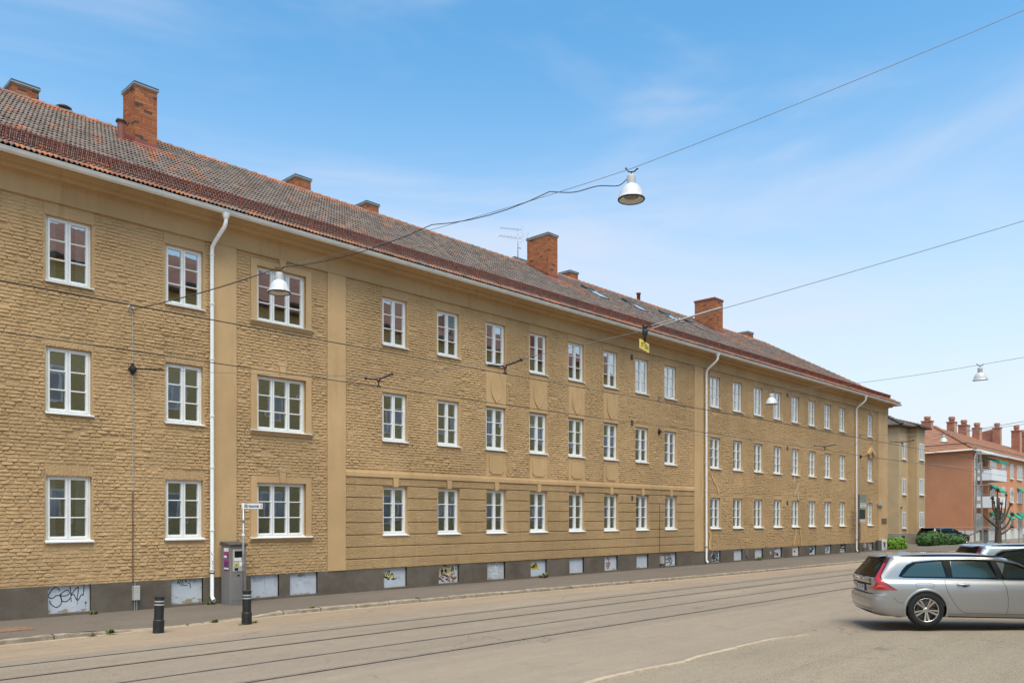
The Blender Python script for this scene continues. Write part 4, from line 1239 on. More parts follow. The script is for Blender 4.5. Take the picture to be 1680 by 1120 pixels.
# ridge and hip cappings, one by one
def cap_tile(a, b, r):
    a, b = Vector(a), Vector(b); t = (b - a).normalized(); side = t.cross(Vector((0, 0, 1))).normalized(); up = side.cross(t)
    v, f = [], []
    for p, rr_ in ((a, r * 1.10), (b, r * 0.92)):
        for k in range(7):
            w = math.pi * k / 6
            v.append(p + side * (math.cos(w) * rr_) + up * (math.sin(w) * rr_ * 0.85 - 0.03))
    for k in range(6): f.append((k, k + 1, 8 + k, 7 + k))
    f.append(tuple(range(7)))
    return [tuple(p) for p in v], f
segs = []
x = BX0
while x < RX1 - 0.1:
    segs.append(((min(x + 0.40, RX1), RYD, RZ + 0.03), (x - 0.02, RYD, RZ + 0.015))); x += 0.37
hl = (Vector((HX1, EY, EZ)) - Vector((RX1, RYD, RZ))).length
n = int(hl / 0.37)
for k in range(n):
    A = Vector((RX1, RYD, RZ)).lerp(Vector((HX1, EY, EZ)), k / n); B = Vector((RX1, RYD, RZ)).lerp(Vector((HX1, EY, EZ)), (k + 1.08) / n)
    segs.append((B + Vector((0, 0, 0.05)), A + Vector((0, 0, 0.03))))
for a, b in segs:
    v, f = cap_tile(a, b, 0.125)
    g = 0.55 + 0.5 * mnoise.noise(Vector((a[0] * 0.9, 2, 0))) + rt.uniform(-0.2, 0.2); l = rt.uniform(0.8, 1.1)
    o = v[0]
    me = tone_mesh('ridge_tile', [(p[0] - o[0], p[1] - o[1], p[2] - o[2]) for p in v], f, [(g, l, 0)] * len(v), 'roof_tile')
    link('ridge_tile', me, roof, Vector(o) - w0)

# skylights
for (a, b, c, d) in SKYL:
    m = MB()
    for (p, q, r_, s_, h0, h1) in ((a, a + 0.05, c, d, 0, .095), (b - 0.05, b, c, d, 0, .095), (a, b, c, c + 0.07, 0, .095), (a, b, d - 0.32, d, 0, .15)):
        vs = [on_roof(p, r_, h0), on_roof(q, r_, h0), on_roof(q, s_, h0), on_roof(p, s_, h0), on_roof(p, r_, h1), on_roof(q, r_, h1), on_roof(q, s_, h1), on_roof(p, s_, h1)]
        m.add(vs, [(4, 5, 6, 7), (0, 1, 5, 4), (1, 2, 6, 5), (2, 3, 7, 6), (3, 0, 4, 7)])
    sk = m.build('skylight', 'tin_dark', bld)
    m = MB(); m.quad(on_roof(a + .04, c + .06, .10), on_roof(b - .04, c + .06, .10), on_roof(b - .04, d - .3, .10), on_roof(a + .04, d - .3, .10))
    m.build('pane', 'skylight_painted_white', sk, recalc=False)
# snow guard
SG = 0.46
def bar(m, x0, x1, s0, s1, h0, h1):
    vs = [on_roof(x0, s0, h0), on_roof(x1, s0, h0), on_roof(x1, s1, h0), on_roof(x0, s1, h0), on_roof(x0, s0, h1), on_roof(x1, s0, h1), on_roof(x1, s1, h1), on_roof(x0, s1, h1)]
    m.add(vs, [(0, 3, 2, 1), (4, 5, 6, 7), (0, 1, 5, 4), (1, 2, 6, 5), (2, 3, 7, 6), (3, 0, 4, 7)])
SGX1 = HX1 - 0.9
m = MB()
for h in (0.085, 0.30):
    bar(m, BX0, SGX1, SG, SG + 0.035, h - 0.014, h + 0.014)
sg = m.build('snow_guard', 'tin_red_light', bld)
m = MB(); x = BX0
while x < SGX1:
    bar(m, x, x + 0.020, SG + 0.013, SG + 0.021, 0.10, 0.287); x += 0.042
for h in (0.15, 0.20, 0.25):
    bar(m, BX0, SGX1, SG + 0.012, SG + 0.022, h - 0.006, h + 0.006)
m.build('grille', 'tin_red', sg, kind='stuff')
x = 5.13 - 1.06 * 7
while x < SGX1:
    m = MB()
    bar(m, x - 0.014, x + 0.014, SG - 0.14, SG - 0.11, 0.02, 0.10)
    vs = [on_roof(x - .012, SG - .02, 0.33), on_roof(x - .012, SG + .01, 0.33), on_roof(x - .012, SG - .13, 0.03), on_roof(x - .012, SG - .17, 0.03),
          on_roof(x + .012, SG - .02, 0.33), on_roof(x + .012, SG + .01, 0.33), on_roof(x + .012, SG - .13, 0.03), on_roof(x + .012, SG - .17, 0.03)]
    m.add(vs, [(0, 1, 2, 3), (7, 6, 5, 4), (0, 4, 5, 1), (1, 5, 6, 2), (2, 6, 7, 3), (3, 7, 4, 0)])
    m.build('bracket', 'tin_red_light', sg); x += 1.06
# gutter: half-round, wraps the right corner
GYC, GR, GZ0 = OV + 0.035, 0.085, 10.0
m = MB()
gp = [(GYC - GR * math.cos(math.pi * k / 10) * -1 - 0 * 1, 0) for k in range(1)]
gp = []
for k in range(11):
    w = math.pi * k / 10
    gp.append((GYC + GR * math.cos(w), GZ0 - GR * math.sin(w)))
gp = [(GYC + GR + 0.012, GZ0 + 0.004), (GYC + GR + 0.012, GZ0 + 0.016), (GYC + GR, GZ0 + 0.018)] + gp
wrap(m, gp)
gut = m.build('gutter', 'white_gutter', bld, recalc=False, smooth=False)
x = 4.6 - 0.53 * 14
while x < HX1:
    m = MB()
    ring = [(D - GYC + (GR + 0.004) * math.cos(math.pi * k / 8), GZ0 - (GR + 0.004) * math.sin(math.pi * k / 8)) for k in range(9)]
    vs = [(x - .012, y, z) for y, z in ring] + [(x + .012, y, z) for y, z in ring]
    m.add(vs, [(k, k + 1, 10 + k, 9 + k) for k in range(8)])
    m.box(x - .012, x + .012, D - GYC - GR - 0.02, D - GYC + GR + .05, GZ0 + 0.019, GZ0 + 0.026)
    m.build('bracket', 'white_gutter', gut); x += 0.53
# downpipes with swan necks
def downpipe(x, zend, dirty=True):
    m = MB(); yg, yw = D - GYC, D - 0.115
    xn = x + 0.10
    m.lathe([(0.105, GZ0 - 0.055), (0.085, GZ0 - 0.13), (0.062, GZ0 - 0.19)], 12, (xn, yg, 0))
    path = [(xn, yg, GZ0 - 0.16), (xn, yg, GZ0 - 0.27), (xn - 0.01, yg + 0.05, GZ0 - 0.38), (x + 0.02, yw - 0.10, GZ0 - 0.70), (x, yw - 0.02, GZ0 - 0.80), (x, yw, GZ0 - 0.92), (x, yw, 4.0), (x, yw, zend + 0.12), (x, yw - 0.03, zend + 0.05), (x, yw - 0.11, zend)]
    m.tube(path, 0.050, 14, cap=False)
    dp = m.build('downpipe', 'white_pipe', bld, smooth=True)
    for z in (9.0, 7.75, 6.35, 4.9, 3.6, 2.0, 1.0):
        q = MB(); q.lathe([(0.055, z - .014), (0.066, z - .012), (0.066, z + .012), (0.055, z + .014)], 14, (x, yw, 0)); q.box(x - .01, x + .01, yw + .05, D + .01, z - .012, z + .012)
        q.build('clamp', 'white_pipe', dp)
    q = MB(); q.lathe([(0.058, 0.90), (0.062, 0.905), (0.062, 0.925), (0.058, 0.93)], 14, (x, yw, 0)); q.build('joint_ring', 'iron_black', dp)
    return dp
dp1 = downpipe(9.81, 0.22)
downpipe(34.12, 0.20); downpipe(52.45, 0.18)
# small tag scribbled on the first downpipe
tg = MB(); r3 = random.Random(8)
for k in range(16):
    z = 1.45 - k * 0.033 + r3.uniform(-.01, .01); a0 = r3.uniform(-2.6, -1.2); da = r3.uniform(0.2, 0.8)
    vs = []
    for t in range(5):
        w = a0 + da * t / 4
        vs += [(9.81 + 0.0565 * math.cos(w), D - 0.115 + 0.0565 * math.sin(w), z + 0.012 * math.sin(t * 2 + k)), (9.81 + 0.0565 * math.cos(w), D - 0.115 + 0.0565 * math.sin(w), z + 0.016 + 0.012 * math.sin(t * 2 + k))]
    tg.add(vs, [(2 * t, 2 * t + 2, 2 * t + 3, 2 * t + 1) for t in range(4)])
tg.build('graffiti', 'pipe_tag_ink', dp1, recalc=False)

# chimneys
def roof_z(y):
    y = y if y <= RYD else 2 * RYD - y
    return EZ + (y - EY) * math.tan(PITCH)
def chimney(x0, x1, y0, y1, zt, single, capmat='tin_dark', red=False, flash=True):
    m = MB(); zb = min(roof_z(y0), roof_z(y1)) - 0.1
    m.box(x0 + .006, x1 - .006, y0 + .006, y1 - .006, zb, zt - 0.05)
    ch = m.build('chimney', 'mortar', bld, recalc=False)
    off = wloc(ch)
    q = random.Random(int(x0 * 100))
    bv, bf, bt = [], [], []
    z = zt - 0.06; row = 0
    while z > zb + 0.05:
        za, zb_ = z - 0.066, z
        for side in range(4):
            L = (x1 - x0) if side in (0, 2) else (y1 - y0)
            u = -(0.125 if (row + side) % 2 else 0.0)
            while u < L - 0.01:
                e = u + 0.243
                if (row % 3 == 2) and q.random() < 0.5: e = u + 0.118
                a, b = max(0.0, u), min(L, e)
                u = e + 0.013
                if b - a < 0.04: continue
                p = 0.004 + q.uniform(-.003, .003)
                if side == 0: c = (x0 + a, x0 + b, y0 - p, y0 + .03, za, zb_)
                elif side == 2: c = (x0 + a, x0 + b, y1 - .03, y1 + p, za, zb_)
                elif side == 3: c = (x0 - p, x0 + .03, y0 + a, y0 + b, za, zb_)
                else: c = (x1 - .03, x1 + p, y0 + a, y0 + b, za, zb_)
                if zb_ < roof_z((c[2] + c[3]) / 2) - 0.02: continue
                t = (q.random(), q.random(), 0)
                mm = MB(); mm.box(*c)
                if single and side in (0, 3):
                    o = (c[0], c[2], c[4])
                    me = tone_mesh('brick', [(w[0] - o[0], w[1] - o[1], w[2] - o[2]) for w in mm.v], mm.f, [t] * 8, 'chimney_brick', False)
                    link('brick', me, ch, Vector(o) - off)
                else:
                    k = len(bv); bv += [(w[0] - off[0], w[1] - off[1], w[2] - off[2]) for w in mm.v]; bf += [tuple(k + i for i in g) for g in mm.f]; bt += [t] * 8
        z -= 0.079; row += 1
    if bv:
        link('brick_courses', tone_mesh('brick_courses', bv, bf, bt, 'chimney_brick', False), ch, kind='stuff')
    c = MB(); e = 0.05
    c.box(x0 - e * .4, x1 + e * .4, y0 - e * .4, y1 + e * .4, zt - 0.06, zt - 0.03)
    c.box(x0 - e, x1 + e, y0 - e, y1 + e, zt - 0.03, zt + 0.0)
    c.build('cap_edge', 'flash_red' if red else 'tin_grey', ch)
    c = MB(); c.box(x0 - e * .8, x1 + e * .8, y0 - e * .8, y1 + e * .8, zt + 0.001, zt + 0.055); c.build('cap', 'flash_red' if red else capmat, ch)
    if flash:
        f = MB(); e = 0.02; hh = 0.20
        zf = roof_z(y0)
        f.box(x0 - e, x1 + e, y0 - e, y0 + 0.01, zf - 0.05, zf + hh)
        y1m = min(y1, RYD)
        for xx in (x0 - e, x1):
            f.add([(xx, y0, zf - .05), (xx + e, y0, zf - .05), (xx + e, y1m, roof_z(y1m) - .05), (xx, y1m, roof_z(y1m) - .05), (xx, y0, zf + hh), (xx + e, y0, zf + hh), (xx + e, y1m, roof_z(y1m) + hh * .8), (xx, y1m, roof_z(y1m) + hh * .8)],
                  [(0, 3, 2, 1), (4, 5, 6, 7), (0, 1, 5, 4), (1, 2, 6, 5), (2, 3, 7, 6), (3, 0, 4, 7)])
        f.add([on_roof(x0 - .12, (y0 - EY) / cp_ - .22, .075), on_roof(x1 + .12, (y0 - EY) / cp_ - .22, .075), on_roof(x1 + .12, (y0 - EY) / cp_, .09), on_roof(x0 - .12, (y0 - EY) / cp_, .09)], [(0, 1, 2, 3)])
        f.build('flashing', 'flash_red', ch)
    return ch
for k, (a, b, c, d, z, s) in enumerate(CHIM):
    chimney(a, b, c, d, z, s, red=(k == 2))
# chimneys standing on the rear slope, only their heads show over the ridge
for (a, b, c, d, z) in ((7.22, 7.92, 27.0, 28.0, 15.04), (16.60, 17.25, 27.0, 28.2, 15.12), (19.85, 20.45, 27.0, 28.0, 15.04), (28.55, 29.35, 27.0, 28.2, 14.78), (32.70, 33.35, 27.0, 28.2, 15.05), (51.85, 52.6, 27.0, 28.4, 15.05)):
    chimney(a, b, c, d, z, 0, flash=False)
# vent pipes
m = MB(); m.lathe([(0.10, 12.8), (0.10, 13.62)], 14, (9.22, 24.2, 0)); vp = m.build('vent_pipe', 'flash_red', bld, smooth=True)
m = MB(); m.lathe([(0.0, 13.70), (0.13, 13.66), (0.15, 13.60), (0.0, 13.60)], 14, (9.22, 24.2, 0)); m.build('hood', 'tin_dark', vp, smooth=True)
m = MB(); m.lathe([(0.13, 13.9), (0.13, 14.36)], 14, (8.38, 26.3, 0)); vp = m.build('vent_pipe', 'flash_red', bld, smooth=True)
m = MB(); m.lathe([(0.0, 14.50), (0.12, 14.49), (0.22, 14.43), (0.20, 14.40), (0.12, 14.34), (0.0, 14.34)], 16, (8.38, 26.3, 0)); m.build('hood', 'tin_dark', vp, smooth=True)
m = MB(); m.lathe([(0.10, 13.8), (0.10, 14.58), (0.13, 14.585), (0.13, 14.66), (0.0, 14.66)], 12, (37.4, 26.0, 0)); m.build('vent_pipe', 'flash_red', bld, smooth=True)
# television aerial on the ridge
AXX, AYY = 27.75, 26.05
m = MB(); m.tube([(AXX, AYY, 13.9), (AXX, AYY, 15.74)], 0.022, 8)
ant = m.build('television_aerial', 'galv', bld, smooth=True)
m = MB()
def yagi(m, z, dx, dy, length, n, el, tilt=0.0):
    d = Vector((dx, dy, tilt)).normalized(); side = Vector((-d.y, d.x, 0)).normalized(); o = Vector((AXX, AYY, z))
    m.tube([o - d * 0.2, o + d * length], 0.010, 5)
    for k in range(n):
        p = o + d * (length * (k + 0.5) / n); e = el * (1 - 0.35 * k / n)
        m.tube([p - side * e, p + side * e], 0.006, 4)
    p = o - d * 0.2
    m.tube([p - side * el + Vector((0, 0, .12)), p + side * el + Vector((0, 0, .12))], 0.006, 4); m.tube([p - side * el - Vector((0, 0, .12)), p + side * el - Vector((0, 0, .12))], 0.006, 4)
yagi(m, 15.70, -0.85, 0.5, 0.85, 10, 0.13)
yagi(m, 15.30, -0.90, 0.42, 0.95, 6, 0.30)
m.tube([(AXX, AYY, 15.32), (AXX + 0.42, AYY - 0.2, 15.46)], 0.010, 5)
m.tube([(AXX + 0.42, AYY - 0.2, 15.38), (AXX + 0.50, AYY - 0.2, 15.66)], 0.008, 5)
m.tube([(AXX - 0.02, AYY, 14.85), (AXX + 0.16, AYY - 0.05, 14.85)], 0.018, 6)
m.build('elements', 'galv', ant)

# ---- fittings on the wall
def anchor(x, z, kind):
    m = MB()
    if kind == 'rosette':
        for k in range(4):
            w0_, w1_ = math.pi / 2 * k, math.pi / 2 * (k + 1)
        m.prism([(x - 0.10, z), (x, z - 0.15), (x + 0.10, z), (x, z + 0.15)], 'y', D - 0.055, D - 0.02)
        m.lathe([(0.0, D - 0.14), (0.06, D - 0.13), (0.075, D - 0.09), (0.06, D - 0.05)], 12, (x, 0, z), 'y')
        return m.build('wall_anchor', 'iron_black', bld)
    pts = [(x + 0.085 * math.cos(w) - 0.03, D - 0.06, z + 0.085 * math.sin(w)) for w in [0.9 + 0.35 * k for k in range(14)]]
    m.tube(pts, 0.012, 6)
    m.lathe([(0.0, D - 0.11), (0.03, D - 0.10), (0.03, D - 0.0)], 8, (x, 0, z), 'y')
    return m.build('wall_hook', 'galv', bld)
for (x, zt, zb) in ((7.87, 7.28, 5.85), (30.28, 7.55, 6.06), (53.3, 7.6, 6.20)):
    anchor(x, zt, 'hook'); anchor(x, zb, 'rosette')
    zb2 = 2.95
    m = MB(); m.tube([(x, D - 0.045, zt - 0.06), (x + .004, D - 0.045, zb2)], 0.008, 5); m.build('earth_wire', 'conduit_grey', bld)
    m = MB(); m.tube([(x, D - 0.055, zb2), (x, D - 0.055, 0.80)], 0.014, 6); m.build('conduit', 'conduit_brown', bld)
def jbox(x, z0, z1, w):
    m = MB(); m.bbox(x - w, x + w, D - 0.15, D - 0.03, z0, z1, 0.008); b = m.build('junction_box', 'conduit_grey', bld)
    m = MB()
    for dx in (-0.03, 0.02): m.tube([(x + dx, D - 0.08, z0), (x + dx, D - 0.08, 0.1)], 0.018, 6)
    m.tube([(x - 0.02, D - 0.07, z1), (x - 0.02, D - 0.07, z1 + 0.08)], 0.02, 6)
    m.build('cable', 'galv', b)
jbox(7.93, 0.36, 0.70, 0.075); jbox(30.42, 0.30, 0.62, 0.10); jbox(53.9, 0.35, 0.62, 0.07)
for (x, z) in ((28.25, 9.02), (28.25, 6.28), (28.25, 3.12), (42.85, 9.0), (42.85, 6.1), (42.85, 3.1)):
    m = MB(); m.bbox(x - 0.07, x + 0.07, D - 0.05, D, z - 0.10, z + 0.10, 0.006); m.build('vent_grille', 'tin_dark', bld)
m = MB(); m.tube([(38.15, D - .06, .68), (38.15, D - .06, .42), (38.25, D - .10, .34)], 0.03, 8); m.build('water_tap', 'galv', bld)
m = MB(); m.bbox(40.75, 40.9, D - .05, D, .36, .52, .005); m.build('vent_grille', 'conduit_grey', bld)
# plates and lamp at the far corner
m = MB(); m.box(56.45, 56.50, D - .12, D - .05, 3.05, 3.35); m.box(56.3, 57.0, D - .20, D - .056, 3.1, 3.28); m.build('wall_lamp', 'conduit_grey', bld)
m = MB(); m.box(57.0, 57.9, D - .085, D - .056, 1.9, 2.25); m.build('name_plate', 'conduit_brown', bld)
# ------------------------------------------------------------------ street furniture
def bollard(x, y, z, label, lean):
    r = empty('bollard', (x, y, z), label=label, cat='bollard', group='black bollards at the dropped kerb')
    m = MB(); m.lathe([(0.0, -0.05), (0.108, -0.05), (0.108, 0.26), (0.098, 0.27), (0.092, 0.275), (0.092, 0.56)], 20); m.build('post', 'bollard_black', r, smooth=False, local=True)
    m = MB(); m.lathe([(0.092, 0.56), (0.094, 0.565), (0.094, 0.585), (0.092, 0.59)], 20); m.build('reflector_band', 'reflex_grey', r, local=True)
    m = MB(); m.lathe([(0.092, 0.59), (0.092, 0.625)], 20); m.build('post_section', 'bollard_black', r, local=True)
    m = MB(); m.lathe([(0.092, 0.625), (0.094, 0.63), (0.094, 0.65), (0.092, 0.655)], 20); m.build('reflector_band', 'reflex_grey', r, local=True)
    m = MB(); m.lathe([(0.092, 0.655), (0.092, 0.70), (0.098, 0.705), (0.098, 0.735), (0.085, 0.74), (0.0, 0.742)], 20); m.build('cap', 'bollard_black', r, local=True)
    r.rotation_euler = lean
    return r
bollard(7.01, 16.50, 0.0, 'black bollard with two grey bands, left one, nearest the junction box', (0.0, 0.035, 0.0))
bollard(8.90, 16.44, 0.0, 'black bollard with two grey bands in front of the parking ticket machine', (0.01, 0.0, 0.4))

# parking ticket machine: faces the kerb
pm = empty('ticket_machine', (10.26, 19.62, 0.112), R(3), label='grey parking ticket machine with screen and magenta stickers beside white downpipe', cat='ticket machine')
def lbox(name, mat, p, *c, b=0.006):
    m = MB(); m.bbox(*c, b); return m.build(name, mat, p, local=True)
body = lbox('body', 'meter_grey', pm, -0.23, 0.23, -0.22, 0.20, 0.0, 1.50, b=0.012)
m = MB(); m.prism([(-0.26, 1.50), (-0.27, 1.53), (0.18, 1.60), (0.24, 1.56), (0.24, 1.50)], 'x', -0.255, 0.255); m.build('roof', 'meter_dark', pm, local=True)
lbox('control_panel', 'meter_panel', pm, -0.155, 0.165, -0.232, -0.20, 0.84, 1.40)
lbox('screen', 'screen_black', pm, -0.11, 0.115, -0.240, -0.23, 1.20, 1.36, b=0.003)
lbox('notice', 'sticker_white', pm, -0.13, 0.075, -0.238, -0.23, 1.11, 1.185, b=0.002)
lbox('coin_slot', 'tin_grey', pm, 0.095, 0.135, -0.240, -0.23, 1.10, 1.19, b=0.002)
lbox('card_reader', 'sticker_yellow', pm, -0.115, -0.015, -0.240, -0.23, 0.985, 1.055, b=0.002)
lbox('card_slot', 'screen_black', pm, -0.10, -0.03, -0.243, -0.238, 1.01, 1.03, b=0.001)
lbox('keypad', 'sticker_white', pm, 0.025, 0.095, -0.240, -0.23, 0.97, 1.075, b=0.002)
lbox('ticket_tray', 'screen_black', pm, -0.11, -0.01, -0.240, -0.23, 0.87, 0.935, b=0.002)
lbox('lock', 'screen_black', pm, -0.03, 0.04, -0.228, -0.218, 0.725, 0.755, b=0.002)
lbox('service_door', 'meter_grey', pm, -0.19, 0.19, -0.226, -0.215, 0.10, 0.66, b=0.003)
for k, (z0, z1, mt) in enumerate(((0.86, 0.90, 'sticker_violet'), (0.90, 0.94, 'sticker_white'), (0.945, 1.10, 'sticker_violet'), (1.10, 1.15, 'sticker_magenta'), (1.17, 1.28, 'sticker_violet'), (1.19, 1.25, 'sticker_white'), (1.28, 1.34, 'sticker_magenta'), (1.35, 1.44, 'sticker_white'))):
    m = MB(); m.box(-0.2335 - 0.0006 * k, -0.2285, -0.15 if mt != 'sticker_white' or k != 5 else -0.08, 0.06, z0, z1); m.build('sticker', mt, pm, local=True)

# direction sign on its own post
sg_ = empty('street_sign', (10.22, 19.05, 0.11), label='white direction sign lettered Biljettautomat on slim grey post', cat='sign')
m = MB(); m.tube([(0, 0, -0.05), (0, 0, 2.58)], 0.028, 10); m.build('post', 'galv', sg_, local=True, smooth=True)
for z in (2.12, 1.78, 0.92):
    m = MB(); m.lathe([(0.03, z - .03), (0.036, z - .03), (0.036, z + .03), (0.03, z + .03)], 10); m.build('clamp', 'sticker_white' if z == 1.78 else 'galv', sg_, local=True)
m = MB(); m.bbox(0.006, 0.60, -0.012, 0.012, -0.092, 0.092, 0.003); arm = m.build('sign_board', 'sign_black', sg_, local=True)
arm.scale = (0.80, 0.8, 0.85); arm.location = (0, 0, 2.50); arm.rotation_euler = (0, 0, R(-47) + R(8))
m = MB(); m.bbox(-0.045, 0.0, -0.03, 0.03, -0.085, 0.085, 0.004); m.build('bracket', 'sign_white', arm, local=True)
m = MB(); m.box(0.022, 0.594, -0.0155, -0.0122, -0.082, 0.082); m.build('face', 'sign_white', arm, local=True)
tm = text_mesh('Biljettautomat', 0.098, 'lettering', 'sign_black', 'LEFT', 0.0, 0.0028)
t = link('lettering', tm, arm, (0.038, -0.0172, 0.0)); t.rotation_euler = (R(90), 0, 0); t.scale = (0.79, 1.35, 1)
m = MB(); m.box(0.525, 0.575, -0.0170, -0.0160, -0.055, 0.055); m.build('symbol', 'sign_red', arm, local=True)
m = MB(); m.box(0.543, 0.557, -0.0180, -0.0171, -0.04, 0.045); m.build('symbol', 'sign_white', arm, local=True)

# stop post with timetable boards near the far end of the front
sp = empty('stop_post', (51.7, 19.45, 0.1), label='dark stop post with green and black timetable boards by the far downpipe', cat='sign post')
m = MB(); m.tube([(0, 0, 0), (0, 0, 3.65)], 0.045, 8); m.build('post', 'tin_dark', sp, local=True)
rot = R(-46)
def board(name, mat, z0, z1, w):
    m = MB(); m.box(0.03, w, -0.03, 0.03, z0, z1); o = m.build(name, mat, sp, local=True); o.rotation_euler = (0, 0, rot); return o
board('board', 'timetable_green', 2.75, 3.62, 0.46)
for z in (2.86, 2.95, 3.05): 
    m = MB(); m.box(0.05, 0.44, -0.034, -0.031, z, z + 0.035); o = m.build('line', 'sticker_white', sp, local=True); o.rotation_euler = (0, 0, rot)
board('timetable', 'timetable_dark', 2.12, 2.72, 0.38); board('notice', 'conduit_grey', 1.92, 2.09, 0.45)
# cabinets at the corner
m = MB(); m.bbox(55.95, 56.55, 19.78, 19.93, 0.1, 0.80, 0.02); m.build('cable_cabinet', 'meter_dark', None, label='dark grey cable cabinet against the far corner of the ochre building', cat='cabinet')
m = MB(); m.bbox(56.65, 57.55, 19.78, 19.93, 0.1, 0.82, 0.02); pc = m.build('poster_cabinet', 'cellar_panel_pale', None, label='white poster-covered cabinet beside the grey cable cabinet', cat='cabinet')
strokes('graffiti', 'ink_pink', scrawl(55, 5, (0.1, 0.9, 0.1, 0.9), 4), (56.7, 57.5, 0.15, 0.8, 19.774), 0.07, pc)

# ---- pendant lamps, span wires and tram contact wires
def lamp(x, y, z, label, full=True, rz=0.0, tilt=0.0):
    r = empty('street_lamp', (x, y, z), rz, label=label, cat='street lamp', group='pendant lamps over the street')
    r.rotation_euler = (tilt, 0, rz)
    n = 28
    m = MB(); m.lathe([(0.0, 0.60), (0.025, 0.60), (0.075, 0.585), (0.082, 0.56), (0.082, 0.40)], n); m.build('gear_housing', 'lamp_grey', r, smooth=True, local=True)
    m = MB(); m.lathe([(0.075, 0.425), (0.12, 0.405), (0.165, 0.355), (0.20, 0.29), (0.222, 0.22), (0.238, 0.172), (0.246, 0.165), (0.246, 0.15)], n); m.build('shade', 'lamp_white', r, smooth=True, local=True)
    m = MB(); m.lathe([(0.248, 0.152), (0.250, 0.14), (0.240, 0.128), (0.226, 0.130), (0.226, 0.15)], n); m.build('rim', 'rubber', r, smooth=True, local=True)
    m = MB(); m.lathe([(0.226, 0.140), (0.20, 0.155), (0.15, 0.185), (0.135, 0.19)], n); m.build('reflector', 'lamp_inside', r, smooth=True, local=True)
    m = MB(); m.lathe([(0.136, 0.190), (0.07, 0.186), (0.0, 0.185)], n); m.build('lens', 'lamp_lens', r, smooth=True, local=True)
    m = MB(); m.tube([(0, 0, 0.59), (0, 0, 0.66)], 0.012, 6); m.tube([(-0.11, 0, 0.69), (-0.05, 0, 0.645), (0, 0, 0.65), (0.05, 0, 0.66), (0.10, 0, 0.73)], 0.012, 6)
    m.lathe([(0, -.02), (0.022, 0), (0, .02)], 8, (-0.11, 0, 0.69)); m.lathe([(0, -.02), (0.022, 0), (0, .02)], 8, (0.10, 0, 0.73))
    m.build('hanger', 'iron_black', r, local=True)
    m = MB()
    for w in (0.6, 2.7, 4.8):
        m.box(0.243 * math.cos(w) - .008, 0.243 * math.cos(w) + .008, 0.243 * math.sin(w) - .008, 0.243 * math.sin(w) + .008, 0.15, 0.19)
    m.build('clip', 'lamp_grey', r, local=True)
    return r
def wire(name, mat, pts, r, label, cat, **k):
    m = MB(); m.tube(pts, r, 5); return m.build(name, mat, None, label=label, cat=cat, smooth=True, **k)
# lamp span 1: from the wall hook, over two lamps, to the block behind the photographer
A1 = Vector((7.9, 19.9, 7.28)); L2 = Vector((9.58, 16.25, 7.16)); L1 = Vector((12.40, 8.78, 8.02)); E1 = Vector((16.2, -1.5, 11.4))
h2, h1 = L2 + Vector((0, 0, 0.70)), L1 + Vector((0, 0, 0.71))
wire('span_wire', 'wire_grey', [A1] + catenary(A1, h2, 0.05, 6)[1:] + catenary(h2, h1, 0.10, 10)[1:] + catenary(h1, E1, 0.12, 10)[1:], 0.0055, 'grey span wire from the wall hook carrying the two nearest pendant lamps', 'wire')
mid = h2.lerp(h1, 0.80)
cab = [A1 + Vector((.02, 0, 0))] + catenary(A1, h2, 0.07, 8)[1:] + catenary(h2, h2.lerp(h1, 0.48), 0.16, 6)[1:] + catenary(h2.lerp(h1, 0.48), mid, 0.13, 6)[1:]
tail = [mid, mid.lerp(h1, 0.30) + Vector((0, 0, -0.14)), mid.lerp(h1, 0.60) + Vector((0, 0, -0.15)), L1 + Vector((-0.12, 0.22, 0.42)), L1 + Vector((-0.03, 0.09, 0.52)), L1 + Vector((0, 0.06, 0.53))]
def cr3(pts, n=5):
    P = [pts[0]] + list(pts) + [pts[-1]]; o = []
    for i in range(1, len(P) - 2):
        for k in range(n):
            t = k / n; p0, p1, p2, p3 = P[i - 1], P[i], P[i + 1], P[i + 2]
            o.append(0.5 * (2 * p1 + (p2 - p0) * t + (2 * p0 - 5 * p1 + 4 * p2 - p3) * t * t + (3 * p1 - p0 - 3 * p2 + p3) * t ** 3))
    return o + [pts[-1]]
wire('lamp_cable', 'wire_dark', cab + cr3(tail)[1:], 0.009, 'black feed cable clipped to the nearest lamp span wire', 'cable')
lamp(L1.x, L1.y, L1.z, 'white bell-shaped pendant lamp hanging against the open sky, the largest one', rz=R(112))
lamp(L2.x, L2.y, L2.z, 'white pendant lamp hanging in front of the upper three-light window', rz=R(112))
# lamp span 2
A2 = Vector((30.28, 19.9, 7.55)); L3 = Vector((33.0, 16.1, 7.02)); L4 = Vector((33.0, 8.1, 7.12)); E2 = Vector((34.5, -1.5, 8.9))
h3, h4 = L3 + Vector((0, 0, .68)), L4 + Vector((0, 0, .70))
wire('span_wire', 'wire_grey', catenary(A2, h3, 0.04, 5) + catenary(h3, h4, 0.10, 10)[1:] + catenary(h4, E2, 0.06, 6)[1:], 0.008, 'grey span wire carrying the lamp before the far windows and the one at far right', 'wire')
lamp(L3.x, L3.y, L3.z, 'small white pendant lamp in front of the far upper windows', rz=R(90))
lamp(L4.x, L4.y, L4.z, 'grey pendant lamp hanging in the sky above the orange building', rz=R(90), tilt=R(-8))
# lamp span 3 far down the street
A3 = Vector((53.3, 19.9, 7.6)); L5 = Vector((56.6, 16.0, 6.95)); h5 = L5 + Vector((0, 0, .68)); E3 = Vector((60, 3.0, 9.6))
wire('span_wire', 'wire_grey', catenary(A3, h5, 0.04, 5) + catenary(h5, E3, 0.3, 12)[1:], 0.014, 'thin span wire carrying the lamp before the orange tiled roof', 'wire')
lamp(L5.x, L5.y, L5.z, 'tiny white pendant lamp in front of the orange tiled roof', rz=R(90))
